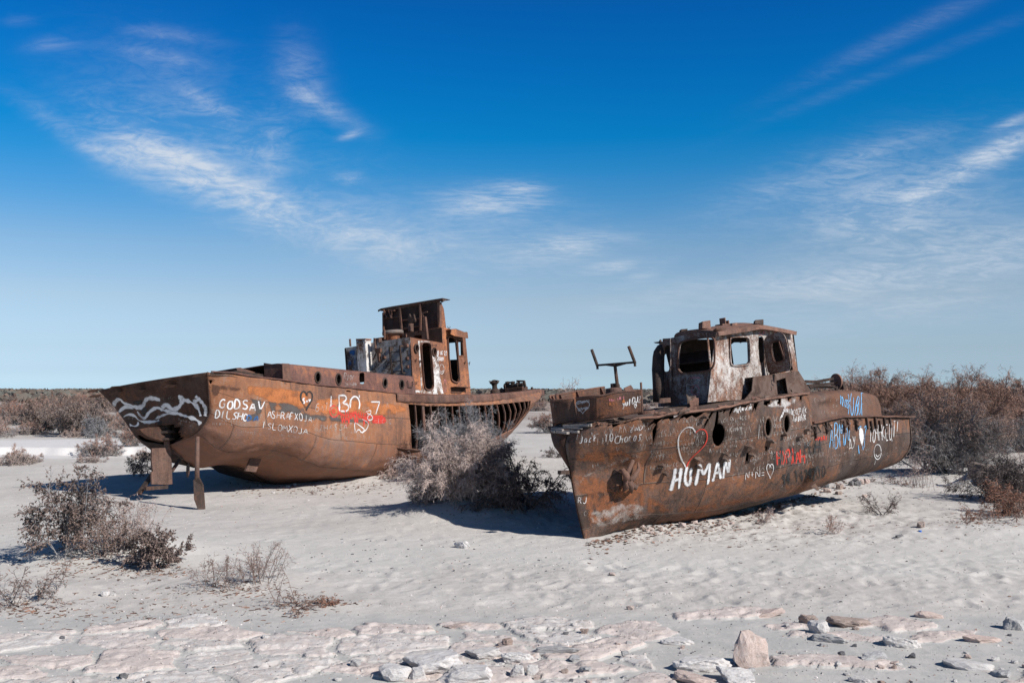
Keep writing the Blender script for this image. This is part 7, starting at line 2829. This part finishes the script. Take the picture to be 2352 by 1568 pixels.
belt(-120, 600, 51, 80, 46, .5, 1.1, (0, 0, 1, 2, 2, 3, 4), "dry scrub bush in the dense belt left of the wrecks", "scrub belt left of the wrecks")
belt(-150, 620, 80, 190, 52, .65, 1.15, (0, 1, 1, 2, 3), "dry scrub bush in the dense belt left of the wrecks", "scrub belt left of the wrecks")
belt(600, 1520, 62, 220, 44, .5, .95, (2, 3, 0, 2), "low scattered scrub bush on the plain seen between the wrecks", "scattered scrub on the plain between the wrecks")
belt(1930, 2520, 44, 66, 52, 1.0, 1.6, (0, 1, 1, 0, 4, 1), "russet grey bush in the thicket behind the tamarisks on the right", "thicket on the right")
belt(1930, 2520, 66, 170, 40, 1.2, 1.9, (1, 1, 0), "russet grey bush in the thicket behind the tamarisks on the right", "thicket on the right")
for px, d, sc, lb in ((192, 56, 1.35, "tallest russet bush standing out above the scrub left of the painted stern"), (95, 60, 1.1, "tall russet bush near the left edge rising over the scrub belt"), (405, 64, 1.05, "tall russet bush hidden in part by the painted stern")):
    scrub((px - 1176) / FP * d, d, 1, sc, lb, "scrub belt left of the wrecks")
# two thin dead saplings on the skyline between the wrecks
for i, (px, py, H) in enumerate(((1320, 905, 1.9), (1352, 905, 1.3))):
    T = shrub(50 + i, H * 2.0, .9, stems=3, kids=9, twigs=5, leaf=2, leaf_L=.15, leaf_w=.02, spread=.25, r0=.03, foot=.05, up=.06, tip_up=.2, twig_r=.008)
    x = (px - 1176) / FP * 62.0
    put_shrub("dead_sapling", T, Vector((x, 62, hz(x, 62))), M['tw_pale'], M['tw_pink'], ("taller", "shorter")[i] + " of two thin dead saplings on the skyline behind the bow", "sapling")
# far scrub that reads as one mass
V, F = [], []
g = random.Random(33)
for i in range(5200):
    d = 190 * (2600 / 190)**(g.random()**.8)
    x = g.uniform(-.62, .62) * d
    z = hz(x, d) * (1 - float(ss(np.array([d]), 2000, 9000)[0]))
    s_ = g.uniform(.7, 1.9) * (1 + d / 900)
    k0 = len(V)
    n = 5
    for j in range(n):
        a = g.uniform(0, 6.28)
        e = Vector((math.cos(a), math.sin(a), 0)) * s_ * g.uniform(.5, .9)
        o_ = Vector((x + g.uniform(-1, 1) * s_, d + g.uniform(-1, 1) * s_, z - .1))
        h_ = s_ * g.uniform(.45, .9)
        kk = len(V)
        V += [o_ - e, o_ + e, o_ + e * .7 + Vector((g.uniform(-.2, .2), g.uniform(-.2, .2), h_ * .8)), o_ + Vector((0, 0, h_)), o_ - e * .7 + Vector((0, 0, h_ * .7))]
        F.append((kk, kk + 1, kk + 2, kk + 3, kk + 4))
me = bpy.data.meshes.new("far_scrub")
me.from_pydata([tuple(v) for v in V], [], F)
k = NT("far_scrub_growth")
gg = k.n("ShaderNodeNewGeometry")
pc_ = k.noise(k.coord(), .03, 4, .6)
me.materials.append(k.finish(k.mix(k.step(pc_, .4, .6), k.ramp(gg.outputs["Random Per Island"], [(0, (.10, .085, .075)), (.5, (.17, .125, .10)), (1, (.23, .16, .13))]), (.13, .13, .115)), .95, spec=.05))
o = bpy.data.objects.new("far_scrub", me)
COL.objects.link(o)
tag(o, kind="stuff")
# ------------------------------------------------------------------ stones
def stone_mat(name, a, b, c3, dark):
    k = NT(name)
    P = k.coord()
    oi = k.n("ShaderNodeObjectInfo")
    n1, n2 = k.noise(P, 5, 7, .7), k.noise(P, 26, 5, .7)
    col = k.ramp(k.math('ADD', k.math('MULTIPLY', n1, .7), k.math('MULTIPLY', n2, .3)), [(.36, a), (.5, b), (.64, c3)])
    col = k.mix(k.math('MULTIPLY', k.step(k.noise(P, 17, 5, .65), .60, .70), .7), col, dark)
    col = k.mix(k.math('MULTIPLY', oi.outputs["Random"], .25), col, (.40, .36, .33))
    return k.finish(col, .95, k.math('ADD', n1, k.math('MULTIPLY', n2, .5)), .7, .03, spec=.1)


M['st_white'] = stone_mat("limestone_white", (.50, .45, .42), (.62, .585, .56), (.68, .655, .64), (.24, .19, .165))
M['st_pink'] = stone_mat("limestone_pink", (.42, .30, .25), (.54, .42, .37), (.60, .51, .47), (.22, .13, .10))
M['st_grey'] = stone_mat("stone_grey", (.30, .29, .285), (.42, .41, .405), (.50, .49, .485), (.14, .13, .13))
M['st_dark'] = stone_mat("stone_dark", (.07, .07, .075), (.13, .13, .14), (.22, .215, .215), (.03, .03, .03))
M['st_soil'] = stone_mat("eroded_soil_shaded", (.10, .075, .062), (.17, .13, .11), (.25, .20, .17), (.04, .03, .026))  # soil tone with the bank's shade put into the colour
M['st_brown'] = stone_mat("stone_brown", (.22, .15, .12), (.34, .25, .21), (.44, .35, .31), (.10, .07, .06))


def rock_mesh(name, seed, mat, sub=4, cuts=9, flat=.55, rough=.17):
    g = random.Random(seed)
    bm = bmesh.new()
    bmesh.ops.create_icosphere(bm, subdivisions=sub, radius=1.0)
    pl = []
    for i in range(cuts):
        d = Vector((g.gauss(0, 1), g.gauss(0, 1), g.gauss(0, .8))).normalized()
        pl.append((d, g.uniform(.50, .85)))
    pl.append((Vector((g.uniform(-.15, .15), g.uniform(-.15, .15), 1)).normalized(), flat))
    for v in bm.verts:
        p = v.co.copy()
        for d, h in pl:
            e = p.dot(d)
            if e > h:
                p -= d * (e - h) * .96
        q = p + Vector((seed * 3.1, 0, 0))
        p *= 1 + rough * mnoise.noise(q * 2.1) + rough * .5 * mnoise.noise(q * 5.3) + rough * .25 * mnoise.noise(q * 11)
        v.co = p
    me = bpy.data.meshes.new(name)
    bm.to_mesh(me)
    bm.free()
    me.materials.append(mat)
    return me


RK = {}
for mt in ('st_white', 'st_pink', 'st_grey', 'st_dark', 'st_brown', 'st_soil'):
    RK[mt] = [rock_mesh("%s_mesh" % mt, i * 7 + hash_ * 31, M[mt], 4 if i < 4 else 3) for hash_, mt_ in [(len(mt) + ord(mt[3]), mt)] for i in range(6)]


def rock(name, px, py, w_, h_, mat, label, cat="rock", group=None, depth=.8, sink=.32, tilt=0.0, seed=0, rz=None, var=0):
    """px,py = foot of the stone in the survey; w_,h_ in survey units"""
    g = random.Random(seed + int(px * 7) + int(py * 3))
    p = at_ground(px, py)
    s = p.y / FP
    W, Hh = w_ * s, h_ * s
    o = bpy.data.objects.new(name, RK[mat][(seed + var) % 6])
    COL.objects.link(o)
    o.scale = (W * .58, W * .58 * depth, max(Hh, W * .16) * .80)
    o.rotation_euler = (g.uniform(-.15, .15) + tilt, g.uniform(-.15, .15), g.uniform(-.5, .5) if rz is None else rz)
    o.location = (p.x, p.y + W * .4 * depth, gz_(p.x, p.y) + o.scale.z * (.5 - sink))
    tag(o, label, cat, group)
    return o


q3 = lambda x, y: (1493 + x * .36523, 1223.7 + y * .36523)
q2_ = lambda x, y: (803.9 + x * .3418, 1223.7 + y * .3418)
q1_ = lambda x, y: (x * .3662, 1223.7 + y * .3662)
big = [
    (q3(645, 848), 84, 98, 'st_pink', "large pinkish slab stone standing on edge in the right foreground", dict(depth=.55, tilt=-.2, sink=.14, rz=.2, var=4)),
    (q3(330, 872), 118, 36, 'st_white', "broad white stone left of the standing pink slab", {}),
    (q3(578, 962), 100, 34, 'st_white', "white block at the bottom edge below the standing pink slab", dict(sink=.1)),
    (q3(1078, 628), 42, 30, 'st_white', "pale cube like stone right of the standing pink slab", dict(sink=.05, depth=1.0)),
    (q3(1015, 572), 44, 26, 'st_brown', "pitted brown stone just behind the pale cube like one", {}),
    (q3(1275, 584), 92, 22, 'st_brown', "long pitted dark edged slab right of the pale cube like stone", dict(depth=.5)),
    (q3(735, 534), 92, 15, 'st_pink', "flat orange pink slab behind the standing pink one", dict(depth=.5)),
    (q3(1775, 534), 66, 17, 'st_pink', "elongated pink stone on rippled sand at the right", dict(depth=.5)),
    (q3(2325, 615), 48, 36, 'st_grey', "pale grey stone cut by the right edge", {}),
    (q3(1600, 722), 74, 28, 'st_white', "white wedge stone with a shaded left face in the right foreground", {}),
    (q3(1150, 694), 74, 22, 'st_grey', "half buried grey stone below the pale cube like one", {}),
    (q3(2050, 862), 108, 24, 'st_white', "long white slab low in the right corner", dict(depth=.5)),
    (q3(1440, 798), 76, 18, 'st_grey', "thin grey slab below the white wedge stone", dict(depth=.5)),
    (q3(1335, 944), 46, 16, 'st_white', "small white stone at the bottom edge right of centre", {}),
    (q3(2120, 692), 84, 15, 'st_pink', "flat pink slab near the right edge", dict(depth=.5)),
    (q3(2240, 908), 52, 18, 'st_grey', "grey stone in the lower right corner", {}),
    (q3(262, 950), 112, 24, 'st_pink', "flat pink slab at the bottom edge left of the white block", dict(depth=.6)),
    (q2_(755, 102), 34, 17, 'st_white', "lone white notched rock on the grey crust left of the nearer bow", dict(sink=.05)),
    (q2_(570, 936), 150, 42, 'st_white', "largest white block at the bottom centre", dict(sink=.15)),
    (q2_(310, 984), 76, 34, 'st_white', "white rock left below the largest white block", dict(sink=.15)),
    (q2_(800, 1008), 150, 36, 'st_white', "wide white slab at the bottom edge right of the largest block", dict(depth=.6)),
    (q2_(1120, 872), 66, 22, 'st_white', "white stone right of the largest white block", dict(sink=.1)),
    (q2_(1395, 812), 94, 15, 'st_grey', "smooth grey slab with a dark broken front", dict(depth=.5, sink=.05)),
    (q2_(1518, 866), 36, 16, 'st_grey', "small angular grey stone below the smooth grey slab", {}),
    (q2_(1130, 962), 36, 22, 'st_white', "small white stone near the bottom centre", dict(sink=.1)),
    (q2_(1222, 962), 26, 30, 'st_white', "upright white stone near the bottom centre", dict(sink=.1)),
    (q2_(910, 832), 90, 24, 'st_white', "white slab behind the largest white block", dict(depth=.6)),
    (q2_(1592, 932), 32, 13, 'st_grey', "flat grey stone low in the centre foreground", {}),
    (q2_(455, 984), 44, 25, 'st_white', "jagged white stone below the largest white block", dict(sink=.1)),
    (q2_(1058, 752), 22, 16, 'st_brown', "brownish grey stone between white slabs at the centre", dict(sink=.05)),
    (q2_(1886, 516), 17, 10, 'st_pink', "small pink stone alone on the rippled sand", dict(sink=.1)),
    (q2_(1765, 286), 16, 8, 'st_pink', "small pink pebble on the crust before the nearer bow", dict(sink=.1)),
    (q2_(40, 902), 24, 16, 'st_grey', "grey stone casting a short shadow on the left slabs", dict(sink=.05)),
    (q2_(2205, 752), 66, 16, 'st_white', "white stone with a dark left tip at the right of centre", {}),
    (q2_(720, 642), 60, 12, 'st_pink', "low pinkish stone behind the white slabs", dict(depth=.5)),
    (q1_(655, 398), 22, 15, 'st_white', "white lump on the sand below the left shrubs", dict(sink=.1)),
    (q1_(702, 397), 16, 8, 'st_white', "smaller white lump right beside the other on the left sand", dict(sink=.1)),
    ((2119, 1211), 18, 14, 'st_brown', "brown cone shaped stone on the open sand at right", dict(sink=.05, depth=1)),
    ((2068, 1233), 17, 7, 'st_dark', "dark flat stone left of the brown cone shaped one", {}),
    ((2252, 1116), 18, 17, 'st_brown', "brown boulder at the foot of the hummock", dict(sink=.05, depth=1)),
    ((2213, 1142), 16, 8, 'st_brown', "pair end stone on the sand below the hummock", {}),
]
for i, ((px, py), w_, h_, mt, lb, kw) in enumerate(big):
    rock("limestone_rock", px, min(py, 1600), w_, h_, mt, lb, seed=i, **{'var': i // 2, **kw})
# rubble thrown up along the nearer wreck's bilge
g = random.Random(4)
for i in range(46):
    t = g.random()
    px = lerp(1470, 2010, t)
    py = interp([(1470, 1212), (1612, 1202), (1734, 1176), (1866, 1134), (1997, 1106), (2010, 1104)], px) + abs(g.gauss(0, 1)) * 14
    s = g.uniform(4, 13) if i > 10 else g.uniform(12, 20)
    rock("rubble_stone", px, py, s, s * g.uniform(.4, .8), g.choice(('st_pink', 'st_brown', 'st_pink', 'st_grey')), "brownish rubble stone lying along the foot of the nearer wreck", group="rubble along the nearer wreck", seed=i, sink=.15)
for i in range(9):
    px = g.uniform(1900, 1992)
    rock("rubble_stone", px, 1124 - (px - 1900) * .14 + g.uniform(-5, 6), g.uniform(12, 19), g.uniform(10, 16), g.choice(('st_brown', 'st_dark', 'st_pink')), "blocky stone in the row propped under the nearer wreck's stern", group="stones under the nearer wreck's stern", seed=i + 60, sink=.1)
for i in range(14):
    rock("rubble_stone", g.uniform(560, 780), g.uniform(1096, 1135), g.uniform(4, 11), g.uniform(3, 7), g.choice(('st_pink', 'st_white', 'st_brown')), "small stone on the sand below the left wreck's side", group="stones below the left wreck", seed=i + 90, sink=.15)
# eroded clods along the hummock's edge, coloured dark for its shaded face
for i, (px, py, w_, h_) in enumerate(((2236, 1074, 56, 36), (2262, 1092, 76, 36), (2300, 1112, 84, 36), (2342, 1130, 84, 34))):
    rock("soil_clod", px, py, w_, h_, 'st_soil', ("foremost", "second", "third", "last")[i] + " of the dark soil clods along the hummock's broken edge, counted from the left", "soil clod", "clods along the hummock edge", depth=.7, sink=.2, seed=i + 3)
# pebbles on the crust
for i in range(110):
    px = g.gauss(950, 330)
    py = g.uniform(1238, 1318)
    s = g.uniform(2.5, 6.5)
    rock("pebble", px, py, s, s * g.uniform(.4, .8), g.choice(('st_dark', 'st_dark', 'st_grey', 'st_white', 'st_dark')), "small dark or pale pebble on the grey crust of the middle ground", "pebble", "pebbles on the grey crust", seed=i)
for i in range(60):
    px = g.uniform(1380, 2400)
    py = g.uniform(1235, 1400)
    s = g.uniform(2.5, 7)
    rock("pebble", px, py, s, s * g.uniform(.4, .8), g.choice(('st_dark', 'st_grey', 'st_brown', 'st_white')), "small pebble on the open sand at the right", "pebble", "pebbles on the open sand at right", seed=i)
for i in range(100):
    px = g.uniform(-20, 2380) if i < 35 else g.uniform(1050, 2380)
    py = g.uniform(1425, 1590)
    s = g.uniform(5, 20)
    rock("stone_fragment", px, py, s, s * g.uniform(.35, .75), g.choice(('st_white', 'st_white', 'st_pink', 'st_grey', 'st_dark', 'st_brown')), "loose stone fragment among the limestone slabs of the foreground", "stone", "fragments among the foreground slabs", seed=i, sink=.2)
# grit: too many to count
V, F = [], []
for i in range(5200):
    if i < 3000:
        d = 9.2 * (13.2 / 9.2)**g.random()
    else:
        d = 13.0 * (26.0 / 13.0)**g.random()
    x = g.uniform(-.54, .54) * d
    s = g.uniform(.004, .016) * (1.5 if i % 9 == 0 else 1) * (1 + (d - 9) * .05)
    z = gz_(x, d)
    k0 = len(V)
    R3 = [Vector((g.gauss(0, 1), g.gauss(0, 1), g.gauss(0, 1))).normalized() for _ in range(1)]
    a0 = g.uniform(0, 6.28)
    for j in range(4):
        V.append((x + math.cos(a0 + j * 1.57) * s * g.uniform(.6, 1.2), d + math.sin(a0 + j * 1.57) * s * g.uniform(.6, 1.2), z - s * .2))
    V.append((x + g.uniform(-.3, .3) * s, d + g.uniform(-.3, .3) * s, z + s * g.uniform(.4, .9)))
    V.append((x + g.uniform(-.5, .5) * s, d + g.uniform(-.5, .5) * s, z + s * g.uniform(.3, .7)))
    F += [(k0, k0 + 1, k0 + 4), (k0 + 1, k0 + 2, k0 + 5, k0 + 4), (k0 + 2, k0 + 3, k0 + 5), (k0 + 3, k0, k0 + 4, k0 + 5)]
me = bpy.data.meshes.new("grit")
me.from_pydata(V, [], F)
k = NT("grit_mix")
gg = k.n("ShaderNodeNewGeometry")
me.materials.append(k.finish(k.ramp(gg.outputs["Random Per Island"], [(0, (.07, .07, .075)), (.25, (.20, .19, .185)), (.5, (.42, .37, .34)), (.75, (.60, .56, .54)), (1, (.32, .20, .16))]), .95, spec=.1))
o = bpy.data.objects.new("grit", me)
COL.objects.link(o)
tag(o, kind="stuff")
# blue bottle cap
m = MB()
p = at_ground(2113, 1221)
m._lathe(p - Vector((0, 0, .005)), Vector((0, .1, 1)).normalized(), [(.03, 0), (.032, .03), (.026, .038), (.001, .038)], 16)
k = NT("blue_plastic")
M['cap'] = k.finish((.02, .12, .45), .4)
o = mesh_obj("bottle_cap", m.v, m.f, M['cap'], None, loc=p)
tag(o, "small blue plastic cap lying on the sand near the brown cone shaped stone", "bottle cap")

# flakes of rust fallen along both hulls, twigs and leaf litter: too many to count
def scatter(name, pts, mat_stops, smin, smax, long_=1.0):
    V, F = [], []
    for x, y in pts:
        s = g.uniform(smin, smax)
        z = gz_(x, y) + .003
        a = g.uniform(0, 6.28)
        ux, uy = math.cos(a) * s * long_, math.sin(a) * s * long_
        vx, vy = -math.sin(a) * s * .5 / long_, math.cos(a) * s * .5 / long_
        t = g.uniform(.1, .7) * s
        k0 = len(V)
        V.extend([(x - ux - vx, y - uy - vy, z), (x + ux - vx * g.uniform(.4, 1), y + uy - vy, z + t * g.random()), (x + ux * g.uniform(.5, 1) + vx, y + uy + vy, z + t), (x - ux * .8 + vx, y - uy * .8 + vy, z + t * .5), (x, y, z - s * .3)])
        F.extend([(k0, k0 + 1, k0 + 2, k0 + 3), (k0, k0 + 4, k0 + 1), (k0 + 1, k0 + 4, k0 + 2), (k0 + 2, k0 + 4, k0 + 3), (k0 + 3, k0 + 4, k0)])
    me = bpy.data.meshes.new(name)
    me.from_pydata(V, [], F)
    k = NT(name + "_mix")
    gg = k.n("ShaderNodeNewGeometry")
    me.materials.append(k.finish(k.ramp(gg.outputs["Random Per Island"], mat_stops), .95, spec=.1))
    o = bpy.data.objects.new(name, me)
    COL.objects.link(o)
    tag(o, kind="stuff")


pts = []
for i in range(900):
    t = g.random()
    px = lerp(1345, 2010, t)
    py = interp([(1345, 1236), (1470, 1206), (1612, 1196), (1734, 1170), (1866, 1128), (2010, 1092)], px) + abs(g.gauss(0, 1)) * 12
    pts.append(gpt(px, py, .08))
for i in range(260):
    px = g.uniform(520, 900)
    pts.append(gpt(px, 1096 + abs(g.gauss(0, 1)) * 12, .2))
scatter("rust_flakes", pts, [(0, (.05, .03, .022)), (.35, (.14, .075, .05)), (.7, (.28, .17, .13)), (1, (.42, .33, .29))], .012, .05)
pts = []
for px, py, sx, sy, n in ((200, 1300, 130, 16, 420), (350, 1312, 90, 12, 260), (540, 1356, 120, 10, 260), (720, 1400, 90, 7, 160), (60, 1398, 90, 12, 160), (1050, 1175, 110, 14, 260), (2250, 1205, 90, 16, 320), (2050, 1120, 100, 14, 300), (1750, 1225, 250, 18, 260), (300, 1400, 300, 30, 260)):
    for i in range(n):
        pts.append(gpt(g.gauss(px, sx * .6), max(1050, g.gauss(py, sy)), 0))
scatter("twig_litter", pts, [(0, (.06, .04, .033)), (.4, (.16, .09, .065)), (.75, (.26, .15, .11)), (1, (.34, .26, .22))], .008, .026, 1.8)
